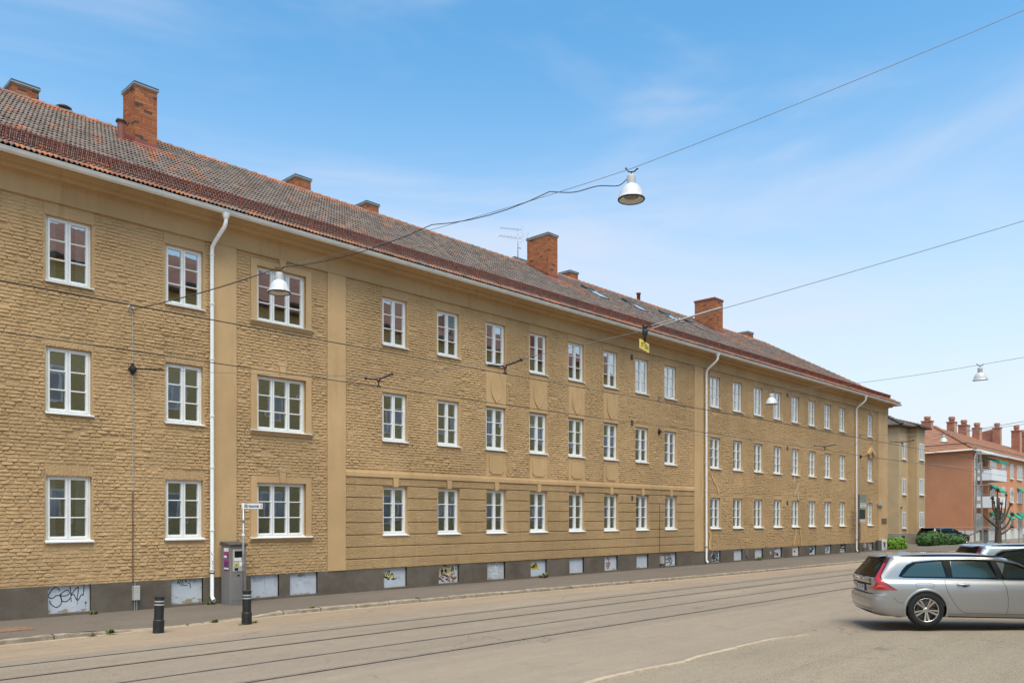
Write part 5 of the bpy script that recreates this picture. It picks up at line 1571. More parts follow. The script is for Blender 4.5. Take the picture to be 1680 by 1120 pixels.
# contact wires along the street
def cw(y0, y1, z):
    pts = [(x, y0 + (y1 - y0) * max(0, x - 10) / 70, z - 0.03 * abs(math.sin(x * 0.14))) for x in range(-14, 150, 3)]
    return pts
wire('contact_wire', 'wire_dark', cw(10.9, 10.75, 5.10), 0.0078, 'upper dark tram contact wire crossing the whole facade', 'wire')
wire('contact_wire', 'wire_dark', cw(13.4, 13.3, 5.00), 0.0078, 'lower dark tram contact wire crossing the whole facade', 'wire')
def hanger(x, y, z, label):
    r = empty('wire_hanger', (x, y, z), label=label, cat='wire hanger', group='tram wire hangers')
    m = MB(); m.tube([(-0.03, 0.38, 0.20), (0, 0.12, 0.15), (0, -0.12, 0.15), (0.03, -0.38, 0.20)], 0.016, 6)
    for s in (-1, 1): m.lathe([(0, .17), (0.03, .18), (0.03, .22), (0, .23)], 8, (-0.03 * s, 0.40 * s, 0))
    m.build('arm', 'iron_black', r, local=True)
    m = MB(); m.lathe([(0, 0.16), (0.03, 0.155), (0.048, 0.12), (0.032, 0.085), (0, 0.07)], 12); m.build('insulator', 'insulator_red', r, local=True, smooth=True)
    m = MB(); m.tube([(0, 0, 0.07), (0, 0, 0.0)], 0.014, 6); m.box(-0.05, 0.05, -0.012, 0.012, -0.012, 0.012); m.build('clamp', 'iron_black', r, local=True)
H = {}
for nm, x1, y1, z1, x2, y2, z2, l1, l2 in (('a', 11.25, 10.9, 5.085, 10.15, 13.4, 4.985, 'red insulator hanger on the upper contact wire beside a top-floor window', 'red insulator hanger on the lower contact wire left of the middle windows'),
        ('b', 33.2, 10.85, 5.07, 32.0, 13.37, 4.98, 'small dark hanger on the upper contact wire before the beige house', 'small dark hanger on the lower contact wire before the far windows'),
        ('c', 55.6, 10.8, 5.08, 54.8, 13.34, 4.99, 'tiny far hanger on the upper contact wire before the orange gable', 'tiny far hanger on the lower contact wire before the orange gable')):
    hanger(x1, y1, z1, l1); hanger(x2, y2, z2, l2)
    H[nm] = (Vector((x1, y1, z1 + 0.2)), Vector((x2, y2, z2 + 0.2)))
up1, lo1 = H['a']
S1 = Vector((12.05, 8.24, 5.62)); F1 = Vector((14.9, 0.2, 7.3))
wire('tram_span_wire', 'wire_grey', catenary((7.9, 19.88, 5.85), lo1, 0.03, 6) + catenary(lo1, up1, 0.0, 3)[1:] + catenary(up1, S1, 0.0, 3)[1:] + catenary(S1, F1, 0.05, 8)[1:], 0.0055, 'tram span wire from the near wall rosette out to the yellow number plate', 'wire')
m = MB(); k0 = Vector((7.9, 19.86, 5.85)); k1 = k0.lerp(lo1, 0.13)
for i in range(12):
    a = k0.lerp(k1, i / 12); b = k0.lerp(k1, (i + 1.3) / 12); m.tube([a, b], 0.013 if i % 2 else 0.022, 5)
m.build('tension_chain', 'iron_black', None, label='dark tension chain at the near wall rosette', cat='chain')
up2, lo2 = H['b']
wire('tram_span_wire', 'wire_grey', catenary((30.28, 19.88, 6.06), lo2, 0.03, 6) + catenary(lo2, up2, 0.0, 3)[1:] + catenary(up2, (36, 0, 7.0), 0.1, 8)[1:], 0.010, 'tram span wire from the wall rosette between the middle windows', 'wire')
up3, lo3 = H['c']
wire('tram_span_wire', 'wire_grey', catenary((53.3, 19.88, 6.20), lo3, 0.03, 6) + catenary(lo3, up3, 0.0, 3)[1:] + catenary(up3, (58, 2, 7.0), 0.1, 8)[1:], 0.012, 'far tram span wire from the rosette beside the little pediment', 'wire')
# insulator rod and yellow number plate on the near span
ins = empty('span_insulator', S1, label='black span insulator with pale rod holding the yellow number plate', cat='insulator')
d = (F1 - S1).normalized()
m = MB(); m.lathe([(0, 0.10), (0.045, 0.09), (0.05, 0.04), (0.03, 0.02), (0.05, 0.0), (0.05, -0.06), (0.03, -0.10), (0.02, -0.20), (0, -0.2)], 12); m.build('insulator_body', 'iron_black', ins, local=True, smooth=True)
m = MB(); m.tube([d * 0.12, d * 0.6], 0.011, 6); m.tube([d * 0.12 + Vector((0, 0, .05)), d * 0.6 + Vector((0, 0, .05))], 0.008, 6); m.tube([d * 0.62, d * 1.35], 0.017, 8); m.lathe([(0, -.04), (0.04, 0), (0, .04)], 8, d * 0.62); m.build('rod', 'tin_grey', ins, local=True)
pl = empty('number_plate', S1 + Vector((-0.02, 0.0, -0.28)), 0, label='yellow plate with dark numbers hanging below the span wire', cat='plate')
pl.rotation_euler = (0, 0, R(16))
m = MB(); m.prism([(-0.25, -0.08), (0.25, -0.08), (0.25, 0.065), (0.235, 0.08), (0.05, 0.08), (0.04, 0.045), (-0.04, 0.045), (-0.05, 0.08), (-0.25, 0.08)], 'y', -0.006, 0.006); m.build('plate', 'sign_yellow', pl, local=True)
t = link('lettering', text_mesh('ST 024', 0.10, 'lettering', 'sign_olive_ink', bold=0.002), pl, (0, -0.009, -0.005)); t.rotation_euler = (R(90), 0, 0); t.scale = (1.45, 1.1, 1)
pl.scale = (1, 1, 1)
# weeds along wall and kerb
def weed(x, y, z, s, n, label, seed):
    q = random.Random(seed); m = MB()
    for k in range(n):
        w = q.uniform(0, 6.28); l = s * q.uniform(0.5, 1.0); e = q.uniform(0.3, 1.2)
        b = Vector((x + q.uniform(-s, s) * 0.6, y + q.uniform(-s, s) * 0.25, z)); d_ = Vector((math.cos(w) * math.cos(e), math.sin(w) * math.cos(e), math.sin(e)))
        sd = Vector((-math.sin(w), math.cos(w), 0)) * (l * 0.16)
        m.add([b - sd * 0.4, b + sd * 0.4, b + d_ * l * 0.6 + sd, b + d_ * l, b + d_ * l * 0.6 - sd], [(0, 1, 2, 3, 4)])
    m.build('weed', 'leaf_weed', None, recalc=False, label=label, cat='weed', group='weeds in the joints of the pavement')
weed(6.95, 19.82, 0.11, 0.13, 34, 'green weed at the foot of the cellar panel tagged in black letters', 1)
weed(22.55, 19.85, 0.11, 0.24, 60, 'bushy green weed in front of a yellow-tagged cellar panel', 2)
weed(39.3, 19.85, 0.11, 0.24, 40, 'small weed under a plain far cellar panel', 3)
weed(5.9, 16.93, 0.02, 0.09, 30, 'low weed along the kerb left of the first bollard', 4)
weed(6.25, 16.95, 0.03, 0.12, 40, 'thicker weed along the kerb close to the first bollard', 5)
weed(8.55, 17.2, 0.02, 0.10, 46, 'yellowish weed behind the bollard near the ticket machine', 6)
weed(9.12, 16.5, 0.0, 0.09, 30, 'weed at the foot of the bollard near the ticket machine', 7)
weed(8.75, 16.4, 0.0, 0.08, 20, 'weed sprouting left of the bollard near the ticket machine', 12)
weed(7.9, 17.12, 0.02, 0.06, 14, 'tiny weed in the dropped kerb between the bollards', 8)
weed(11.2, 17.45, 0.10, 0.09, 26, 'weed on the kerb right of the bollards', 9)
weed(14.4, 17.3, 0.10, 0.09, 24, 'weed on the kerb below the rusticated front', 10)
weed(9.72, 19.9, 0.11, 0.14, 26, 'dark weed beside the foot of the near downpipe', 11)
# ------------------------------------------------------------------ cars: body lofted from plan outlines stacked in height
def interp(tab, z):
    if z <= tab[0][0]: return tab[0][1]
    for (a, b), (c, d) in zip(tab, tab[1:]):
        if z <= c: return b + (d - b) * (z - a) / (c - a)
    return tab[-1][1]
WAGON = dict(
    xr=[(0.20, -0.86), (0.26, -0.98), (0.34, -1.035), (0.46, -1.06), (0.57, -1.055), (0.625, -1.03), (0.645, -0.985), (0.70, -0.985), (0.84, -1.0), (0.90, -1.025), (0.955, -1.02), (0.985, -0.985), (1.36, -0.70), (1.40, -0.72), (1.425, -0.66), (1.45, -0.30), (1.466, 0.30), (1.474, 0.75)],
    xf=[(0.20, 3.72), (0.30, 3.82), (0.50, 3.87), (0.70, 3.84), (0.80, 3.74), (0.86, 3.50), (0.91, 3.10), (0.95, 2.72), (0.99, 2.52), (1.20, 2.10), (1.36, 1.78), (1.41, 1.62), (1.44, 1.45), (1.46, 1.20), (1.474, 0.95)],
    w=[(0.20, 0.86), (0.26, 0.895), (0.34, 0.915), (0.46, 0.925), (0.60, 0.932), (0.72, 0.935), (0.80, 0.930), (0.86, 0.915), (0.90, 0.895), (0.945, 0.868), (0.99, 0.856), (1.20, 0.802), (1.36, 0.738), (1.40, 0.712), (1.425, 0.67), (1.45, 0.565), (1.466, 0.37), (1.474, 0.10)],
    rc=[(0.2, 0.30), (0.6, 0.30), (0.64, 0.24), (0.9, 0.22), (0.98, 0.20), (1.36, 0.20), (1.474, 0.08)])
def outline(T, z, sc=1.0, off=0.0):
    xr, xf, w, rc = interp(T['xr'], z) - off, interp(T['xf'], z) + off, interp(T['w'], z) + off, interp(T['rc'], z)
    rc = min(rc, w * 0.8, (xf - xr) * 0.45); rf = min(0.45, w * 0.7, (xf - xr) * 0.45)
    bow = 0.075 * w
    side = lambda x: w * (1 - 0.045 * ((x - 1.2) / 2.4) ** 2)
    pts = []
    for k in range(9):                                            # rear, centre to right corner
        y = (w - rc) * k / 8
        pts.append((xr + bow * (y / w) ** 2, -y))
    x0, y0 = pts[-1]
    x1, y1 = xr + rc + bow, -side(xr + rc + bow)
    c = (xr + bow * 0.2, y1)
    for k in range(1, 9):                                         # corner: quadratic bend
        t = k / 8; p = (x0 + 0.004, y1)
        pts.append(((1 - t) ** 2 * x0 + 2 * t * (1 - t) * (x0 + rc * 0.10) + t * t * x1, (1 - t) ** 2 * y0 + 2 * t * (1 - t) * (y1) + t * t * y1))
    xe = xf - rf
    for k in range(1, 29):
        x = x1 + (xe - x1) * k / 28
        pts.append((x, -side(x)))
    xq, yq = pts[-1]; ye = -(w * 0.45)
    for k in range(1, 9):
        t = k / 8
        pts.append(((1 - t) ** 2 * xq + 2 * t * (1 - t) * (xf - 0.08) + t * t * (xf - 0.05), (1 - t) ** 2 * yq + 2 * t * (1 - t) * yq + t * t * ye))
    pts += [(xf - 0.02, ye * 0.5), (xf, 0.0)]
    return pts
NOUT = len(outline(WAGON, 0.5))
def surf(T, u, z, off=0.0):
    p = outline(T, z, off=off); t = max(0, min(NOUT - 1.0001, u)); i = int(t); f = t - i
    return Vector((p[i][0] * (1 - f) + p[i + 1][0] * f, p[i][1] * (1 - f) + p[i + 1][1] * f, z))
def side_y(T, x, z, off=0.0):
    w = interp(T['w'], z) + off
    return -w * (1 - 0.045 * ((x - 1.2) / 2.4) ** 2)
def fill_poly(poly, nx=1):
    """subdivide a polygon's edges so that it can follow the body"""
    o = []
    for i, p in enumerate(poly):
        q = poly[(i + 1) % len(poly)]
        n = max(1, int(math.hypot(q[0] - p[0], q[1] - p[1]) / 0.06))
        o += [(p[0] + (q[0] - p[0]) * k / n, p[1] + (q[1] - p[1]) * k / n) for k in range(n)]
    return o
def grid_patch(top, bot, fn, n=16, m=6):
    """patch between two curves top(t), bot(t) -> 2-D, mapped by fn to 3-D"""
    vs, fs = [], []
    for i in range(n + 1):
        t = i / n; a, b = top(t), bot(t)
        for j in range(m + 1):
            s = j / m
            vs.append(fn(a[0] + (b[0] - a[0]) * s, a[1] + (b[1] - a[1]) * s))
    for i in range(n):
        for j in range(m):
            fs.append((i * (m + 1) + j, (i + 1) * (m + 1) + j, (i + 1) * (m + 1) + j + 1, i * (m + 1) + j + 1))
    return vs, fs
def poly_at(pts, t):
    L = [0.0]
    for a, b in zip(pts, pts[1:]): L.append(L[-1] + math.hypot(b[0] - a[0], b[1] - a[1]))
    d = t * L[-1]
    for i in range(len(pts) - 1):
        if d <= L[i + 1] + 1e-9:
            f = (d - L[i]) / max(1e-9, L[i + 1] - L[i]); return (pts[i][0] + (pts[i + 1][0] - pts[i][0]) * f, pts[i][1] + (pts[i + 1][1] - pts[i][1]) * f)
    return pts[-1]
def car(loc, rz, paint, zs=1.0, detail=True, plate='UOZ 07M', badge=True, **k):
    T = WAGON
    root = empty('parked_car', loc, rz, **k)
    zl = sorted({0.20, 0.23, 0.26, 0.30, 0.34, 0.40, 0.46, 0.52, 0.57, 0.60, 0.625, 0.645, 0.70, 0.76, 0.80, 0.84, 0.87, 0.90, 0.925, 0.955, 0.985, 1.03, 1.1, 1.18, 1.27, 1.36, 1.40, 1.425, 1.44, 1.45, 1.46, 1.466, 1.474})
    vs, fs = [], []
    for z in zl:
        p = outline(T, z); full = p + [(x, -y) for x, y in reversed(p[1:-1])]
        vs += [(x, y, z) for x, y in full]
    n = 2 * NOUT - 2
    for i in range(len(zl) - 1):
        for j in range(n):
            j2 = (j + 1) % n
            fs.append((i * n + j, i * n + j2, (i + 1) * n + j2, (i + 1) * n + j))
    fs.append(tuple(range(n))); fs.append(tuple((len(zl) - 1) * n + j for j in range(n)))
    m = MB(); m.add(vs, fs)
    me = m.mesh('body', paint, smooth=True, recalc=True)
    body = link('body', me, root)
    if detail:
        cut = MB()
        for ax in (0.0, 2.94):
            cut.lathe([(0.0, -1.2), (0.385, -1.2), (0.385, -0.60), (0.0, -0.60)], 40, (ax, 0, 0.345), 'y')
            cut.lathe([(0.0, 0.60), (0.385, 0.60), (0.385, 1.2), (0.0, 1.2)], 40, (ax, 0, 0.345), 'y')
        cm = cut.mesh('cut', 'trim_black', recalc=True)
        co = bpy.data.objects.new('cut', cm); COL.objects.link(co)
        co.parent = root
        bo = body.modifiers.new('b', 'BOOLEAN'); bo.operation = 'DIFFERENCE'; bo.object = co; bo.solver = 'EXACT'
        dg = bpy.context.evaluated_depsgraph_get(); dg.update()
        nm = bpy.data.meshes.new_from_object(body.evaluated_get(dg))
        body.modifiers.clear(); body.data = nm; nm.name = 'body'
        if len(nm.materials) < 2: nm.materials.append(MATS['trim_black'])
        # faces inside the wheel arches are black liner
        for pgn in nm.polygons:
            c = pgn.center
            for ax in (0.0, 2.94):
                d = math.hypot(c.x - ax, c.z - 0.345)
                if d < 0.392 and abs(pgn.normal.y) < 0.98 and abs(c.y) > 0.58 and (d > 0.37 and abs((c.x - ax) * pgn.normal.x + (c.z - 0.345) * pgn.normal.z) > 0.3) or (d < 0.38 and 0.59 < abs(c.y) < 0.61):
                    pgn.material_index = 1
        if nm.materials[1] is None or nm.materials[1].name != 'trim_black': nm.materials[1] = MATS['trim_black']
        bpy.data.objects.remove(co)
        try: nm.set_sharp_from_angle(angle=R(38))
        except Exception: pass
    def sidepatch(name, mat, top, bot, off, parent=body, n=18, mm=5, both=True):
        o = None
        for sgn in ((1, -1) if both else (1,)):
            v, f = grid_patch(lambda t: poly_at(top, t), lambda t: poly_at(bot, t), lambda x, z: (x, side_y(T, x, z, off) * sgn, z), n, mm)
            q = MB(); q.add(v, f); o = q.build(name, mat, parent, smooth=True, local=True)
        return o
    # side glass area: black field, chrome line, three panes
    topl = [(-0.50, 1.03), (-0.44, 1.13), (-0.34, 1.24), (-0.20, 1.305), (0.3, 1.352), (0.9, 1.366), (1.4, 1.348), (1.75, 1.285), (2.1, 1.12), (2.30, 0.985)]
    botl = [(-0.50, 1.01), (-0.42, 0.985), (0.2, 0.982), (0.9, 0.976), (1.6, 0.968), (2.30, 0.960)]
    grow = lambda pts, d: [(x + (-d if x < -0.4 else d if x > 2.2 else 0), z + d) for x, z in pts]
    sidepatch('window_chrome', 'chrome', grow(topl, 0.026), [(x + (-0.03 if x < -0.4 else 0.03 if x > 2.2 else 0), z - 0.020) for x, z in botl], 0.003, n=44, mm=4)
    # open the body where the glass sits, line the cabin
    def inside(x, z, g):
        def at(pts):
            for a, b in zip(pts, pts[1:]):
                if a[0] <= x <= b[0]: return a[1] + (b[1] - a[1]) * (x - a[0]) / max(1e-9, b[0] - a[0])
            return None
        t_, b_ = at(topl), at(botl)
        return t_ is not None and b_ - g < z < t_ + g
    def open_windows(me, g=0.012):
        bm = bmesh.new(); bm.from_mesh(me)
        kill = []
        for f in bm.faces:
            c = f.calc_center_median()
            if abs(f.normal.y) > 0.55 and c.z > 0.975 and all(inside(v.co.x, v.co.z, 0.034) for v in f.verts): kill.append(f)
            elif c.x < 0 and f.normal.x < -0.4 and 1.0 < c.z < 1.345 and abs(c.y) < 0.60: kill.append(f)
            elif c.x > 1.7 and f.normal.x > 0.3 and 1.0 < c.z < 1.35: kill.append(f)
        bmesh.ops.delete(bm, geom=kill, context='FACES')
        bm.to_mesh(me); bm.free(); me.update()
    open_windows(body.data)
    lv, lf = [], []
    lz = [0.42, 0.70, 0.90, 0.955, 0.985, 1.03, 1.1, 1.18, 1.27, 1.36, 1.40, 1.425, 1.44]
    for z in lz:
        p = outline(T, z, off=-0.035); lv += [(x, y, z) for x, y in p + [(x, -y) for x, y in reversed(p[1:-1])]]
    for i in range(len(lz) - 1):
        for jj in range(n):
            j2 = (jj + 1) % n; lf.append((i * n + jj, i * n + j2, (i + 1) * n + j2, (i + 1) * n + jj))
    lf += [tuple(range(n)), tuple((len(lz) - 1) * n + jj for jj in range(n))]
    q = MB(); q.add(lv, lf); lm = q.mesh('cabin', 'cabin_lining', recalc=True); open_windows(lm)
    cabin = link('cabin', lm, body)
    def seat(x, y, w, hd=True, back=0.30):
        s = MB()
        s.prism([(x - 0.02, 0.62), (x + 0.50, 0.66), (x + 0.50, 0.52), (x - 0.02, 0.48)], 'y', y - w, y + w)
        s.prism([(x, 0.62), (x - back * 0.75, 1.14), (x - back * 0.75 - 0.10, 1.14), (x - 0.14, 0.58)], 'y', y - w * 0.94, y + w * 0.94)
        so = s.build('seat', 'seat_cloth', cabin, local=True)
        if hd:
            for yy in ((y,) if w < 0.4 else (y - 0.38, y + 0.38)):
                h_ = MB(); hx = x - back * 0.75 - 0.05
                h_.lathe([(0.0, -0.13), (0.075, -0.12), (0.09, -0.05), (0.09, 0.05), (0.075, 0.12), (0.0, 0.13)], 10, (hx, yy, 1.24), 'y'); h_.build('headrest', 'seat_cloth', cabin, local=True, smooth=True)
    seat(1.45, -0.38, 0.25); seat(1.45, 0.38, 0.25); seat(0.50, 0.0, 0.60)
    s = MB(); s.prism([(2.05, 0.60), (2.05, 0.90), (2.30, 0.97), (2.6, 0.96), (2.6, 0.60)], 'y', -0.74, 0.74); s.build('dashboard', 'seat_cloth', cabin, local=True)
    s = MB(); s.tube([(1.96 + 0.10 * math.sin(a_), 0.38 + 0.18 * math.cos(a_), 0.93 + 0.16 * math.sin(a_)) for a_ in [6.2832 * i / 20 for i in range(21)]], 0.014, 6); s.build('steering_wheel', 'trim_black', cabin, local=True)
    shift = lambda pts, d: [(x, z + d) for x, z in pts]
    sidepatch('window_field', 'trim_black', topl, shift(topl, -0.034), 0.006, n=44, mm=2)
    sidepatch('window_field', 'trim_black', shift(botl, 0.030), botl, 0.006, n=44, mm=2)
    sidepatch('pillar', 'trim_black', [(0.33, 1.345), (0.50, 1.352)], [(0.40, 0.985), (0.52, 0.985)], 0.0065, n=4, mm=8)
    sidepatch('pillar', 'trim_black', [(1.18, 1.352), (1.36, 1.345)], [(1.36, 0.975), (1.50, 0.975)], 0.0065, n=4, mm=8)
    sidepatch('pillar', 'trim_black', [(-0.49, 1.035), (-0.43, 1.135), (-0.34, 1.235), (-0.20, 1.30)], [(-0.47, 1.0), (-0.40, 1.06), (-0.28, 1.19), (-0.16, 1.265)], 0.0065, n=8, mm=2)
    sidepatch('pillar', 'trim_black', [(1.75, 1.285), (2.1, 1.12), (2.30, 0.985)], [(1.70, 1.25), (2.03, 1.10), (2.22, 0.985)], 0.0065, n=8, mm=2)
    def cutpoly(pts, x0, x1):
        o = [p for p in pts if x0 < p[0] < x1]
        def at(x):
            for a, b in zip(pts, pts[1:]):
                if a[0] <= x <= b[0]: return (x, a[1] + (b[1] - a[1]) * (x - a[0]) / max(1e-9, b[0] - a[0]))
            return None
        a, b = at(x0), at(x1)
        return ([a] if a else []) + o + ([b] if b else [])
    for (x0, x1, s0, s1) in ((-0.47, 0.36, 0, 0.07), (0.50, 1.26, 0.02, 0.10), (1.43, 2.24, 0.10, 0)):
        tp = [(x - s0 * 0 , z - 0.014) for x, z in cutpoly(topl, x0 + s0, x1 - s1 * 0)]
        bt = [(x, z + 0.012) for x, z in cutpoly(botl, x0, x1 + s1)]
        sidepatch('side_window', 'car_glass', tp, bt, 0.009, n=24, mm=6)
    if not detail:
        pass
    # doors: shut lines, handles, flap, sill
    def line(pts, w, name='shut_line', mat='gap_dark', off=0.002, both=True):
        for sgn in ((1, -1) if both else (1,)):
            q = MB()
            P = [poly_at(pts, i / 40) for i in range(41)]
            L, Rr = [], []
            for i, p in enumerate(P):
                a, b = P[max(0, i - 1)], P[min(40, i + 1)]; t = Vector((b[0] - a[0], b[1] - a[1])).normalized(); nn = (-t.y * w / 2, t.x * w / 2)
                for S, s in ((L, 1), (Rr, -1)):
                    x, z = p[0] + nn[0] * s, p[1] + nn[1] * s; S.append((x, side_y(T, x, z, off) * sgn, z))
            q.add(L + Rr, [(i, i + 1, 42 + i, 41 + i) for i in range(40)]); q.build(name, mat, body, local=True, recalc=True)
    if detail:
        line([(0.37, 0.965), (0.36, 0.86), (0.40, 0.72), (0.52, 0.50), (0.66, 0.33), (0.74, 0.295), (1.50, 0.285)], 0.007)
        line([(1.44, 0.955), (1.50, 0.80), (1.53, 0.60), (1.53, 0.40), (1.50, 0.285)], 0.007)
        line([(1.50, 0.285), (2.3, 0.28), (2.48, 0.50), (2.45, 0.93)], 0.007)
        line([(-0.62, 0.60), (-0.55, 0.50), (-0.39, 0.475)], 0.006)
        line([(-0.18, 0.885), (-0.20, 0.84), (-0.17, 0.795), (0.12, 0.795), (0.16, 0.84), (0.13, 0.885), (-0.18, 0.885)], 0.005)
        line([(0.42, 0.245), (2.5, 0.235)], 0.030, 'sill_strip', 'silver_paint' if paint == 'silver_paint' else paint, 0.014)
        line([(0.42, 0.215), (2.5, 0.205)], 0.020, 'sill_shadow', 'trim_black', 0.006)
        for hx in (0.70, 2.02):
            hz = 0.862 if hx < 1 else 0.850
            for sgn in (1, -1):
                q = MB(); y = side_y(T, hx, hz)
                q.tube([(hx - 0.115, (y - 0.006) * sgn, hz), (hx - 0.10, (y - 0.030) * sgn, hz + .003), (hx, (y - 0.040) * sgn, hz + .004), (hx + 0.10, (y - 0.030) * sgn, hz + .001), (hx + 0.115, (y - 0.006) * sgn, hz - .002)], [0.012, 0.015, 0.016, 0.015, 0.012], 8)
                q.build('door_handle', paint, body, local=True, smooth=True)
                q = MB(); q.lathe([(0.0, 0), (0.055, 0.002), (0.06, 0.0)], 14, (hx + .02, 0, 0), 'y')
                vs2 = [((p[0]), (side_y(T, p[0], hz - 0.012 + p[2] * 0.6, 0.0025)) * sgn, hz - 0.012 + p[2] * 0.6) for p in q.v]
                q.v = vs2; q.build('handle_recess', 'gap_dark', body, local=True)
        for ax in (0.0, 2.94):
            for sgn in (1, -1):
                q = MB(); L = []
                for i in range(33):
                    w_ = math.pi * (-0.10 + 1.20 * i / 32); ring = []
                    for rr_, o_ in ((0.384, 0.004), (0.39, 0.014), (0.41, 0.016), (0.435, 0.003)):
                        x, z = ax + rr_ * math.cos(w_), 0.345 + rr_ * math.sin(w_)
                        if z < 0.2: z = 0.2
                        xx = max(-0.72, x); L.append((x, side_y(T, xx, max(0.24, z), o_) * sgn, z))
                q.add(L, [(i * 4 + k_, i * 4 + k_ + 1, i * 4 + k_ + 5, i * 4 + k_ + 4) for i in range(32) for k_ in range(3)])
                q.build('wheel_arch', paint, body, local=True, smooth=True)
    # rear: window, lights, plate, badge
    RM = lambda y, z, off: (surf_rear(y, z) - off, -y, z)
    def surf_rear(y, z):
        w = interp(T['w'], z); return interp(T['xr'], z) + 0.075 * w * (y / w) ** 2
    def rearpatch(name, mat, top, bot, off, parent=body, n=16, mm=8):
        v, f = grid_patch(lambda t: poly_at(top, t), lambda t: poly_at(bot, t), lambda y, z: (surf_rear(y, z) - off, -y, z), n, mm)
        q = MB(); q.add(v, f); return q.build(name, mat, parent, smooth=True, local=True)
    rearpatch('rear_window', 'car_glass', [(-0.53, 1.345), (0.53, 1.345)], [(-0.66, 0.995), (0.66, 0.995)], 0.010)
    rearpatch('window_border', 'trim_black', [(-0.56, 1.37), (0.56, 1.37)], [(-0.56, 1.325), (0.56, 1.325)], 0.006)
    rearpatch('window_border', 'trim_black', [(-0.72, 1.03), (0.72, 1.03)], [(-0.72, 0.98), (0.72, 0.98)], 0.006)
    for s_ in (-1, 1):
        rearpatch('window_border', 'trim_black', [(s_ * 0.48, 1.36), (s_ * 0.58, 1.36)], [(s_ * 0.60, 0.99), (s_ * 0.73, 0.99)], 0.0065, n=4)
    # spoiler lip
    q = MB()
    vs = []
    for i in range(17):
        y = -0.60 + 1.2 * i / 16; b = 0.05 * (y / 0.6) ** 2
        vs += [(-0.86 + b, y, 1.385), (-0.86 + b, y, 1.40), (-0.60, y * 0.98, 1.436 - 0.02 * abs(y)), (-0.64, y, 1.365)]
    q.add(vs, [(i * 4 + a, i * 4 + b_, (i + 1) * 4 + b_, (i + 1) * 4 + a) for i in range(16) for a, b_ in ((0, 1), (1, 2), (3, 0))])
    q.build('spoiler', paint, body, smooth=True, local=True)
    # tail lights follow the corner: given in (u along the outline, z)
    def lightpatch(name, mat, top, bot, off, sgn, n=14, mm=6):
        v, f = grid_patch(lambda t: poly_at(top, t), lambda t: poly_at(bot, t), lambda u, z: (lambda p: (p.x, p.y * sgn, p.z))(surf(T, u, z, off)), n, mm)
        q = MB(); q.add(v, f); return q.build(name, mat, body, smooth=True, local=True)
    for sgn in (1, -1):
        lightpatch('tail_light', 'tail_dark', [(8.2, 1.375), (9.0, 1.16), (9.6, 0.985), (10.4, 0.93), (13.2, 0.90), (16.6, 0.735)], [(11.6, 1.375), (12.0, 1.16), (12.6, 1.03), (14.3, 0.96), (15.8, 0.87), (17.0, 0.735)][::1], 0.004, sgn)
        lightpatch('tail_light', 'tail_red', [(8.6, 1.36), (9.5, 1.15), (10.4, 0.985), (11.2, 0.93), (12.0, 0.87)], [(10.6, 1.36), (11.2, 1.16), (12.6, 1.00), (14.6, 0.925), (16.0, 0.80)], 0.009, sgn)
        lightpatch('tail_light', 'tail_red', [(5.0, 0.775), (9.0, 0.80), (11.0, 0.895), (13.0, 0.895), (15.8, 0.80)], [(5.0, 0.735), (9.0, 0.735), (11.5, 0.735), (14.0, 0.735), (16.8, 0.735)], 0.006, sgn)
        lightpatch('tail_light_glow', 'tail_bright', [(6.5, 0.762), (9.5, 0.775), (11.5, 0.84), (13.5, 0.84)], [(6.5, 0.750), (9.8, 0.752), (12.2, 0.80), (14.6, 0.80)], 0.012, sgn)
    # raised tailgate panel with lettering, plate recess, plate
    rearpatch('tailgate_panel', paint, [(-0.60, 0.975), (0.60, 0.975)], [(-0.62, 0.855), (0.62, 0.855)], 0.016)
    rearpatch('plate_recess', 'trim_black', [(-0.62, 0.853), (0.62, 0.853)], [(-0.60, 0.812), (0.60, 0.812)], 0.004)
    line_z = 0.76
    q = MB(); q.box(-0.275, 0.275, -0.006, 0.006, 0.675, 0.805); pb_ = q.build('number_plate', 'trim_black', body, local=True)
    pb_.rotation_euler = (0, 0, R(-90)); pb_.location = (-1.0, 0, 0)
    q = MB(); q.box(-0.262, 0.262, -0.010, -0.0065, 0.684, 0.796); q.build('plate_face', 'sign_white', pb_, local=True)
    q = MB(); q.box(-0.262, -0.222, -0.0115, -0.0102, 0.684, 0.796); q.build('plate_band', 'plate_blue', pb_, local=True)
    t = link('lettering', text_mesh(plate, 0.115, 'lettering', 'sign_black'), pb_, (0.02, -0.0125, 0.74)); t.rotation_euler = (R(90), 0, 0); t.scale = (0.9, 1, 1)
    if badge:
        for i, chh in enumerate('VOLVO'):
            y = -0.29 + 0.145 * i
            t = link('lettering', text_mesh(chh, 0.055, 'lettering', 'chrome', extrude=0.003), body, (surf_rear(y, 0.93) - 0.020, -y, 0.925)); t.rotation_euler = (R(90), 0, R(-90)); t.scale = (1.35, 1, 1)
    rearpatch('bumper_seam', 'gap_dark', [(-0.70, 0.648), (0.70, 0.648)], [(-0.70, 0.638), (0.70, 0.638)], 0.006)
    rearpatch('bumper_crease', 'chrome', [(-0.72, 0.335), (0.72, 0.335)], [(-0.72, 0.322), (0.72, 0.322)], 0.012)
    rearpatch('diffuser', 'trim_black', [(-0.6, 0.27), (0.6, 0.27)], [(-0.6, 0.205), (0.6, 0.205)], 0.004)
    q = MB(); q.tube([(-1.03, -0.30, 0.985), (-0.985, 0.0, 1.02), (-0.955, 0.22, 1.035)], 0.014, 6); q.build('rear_wiper', 'trim_black', body, local=True)
    # front glass, roof rails, mirror, fin
    q = MB()
    vs = []
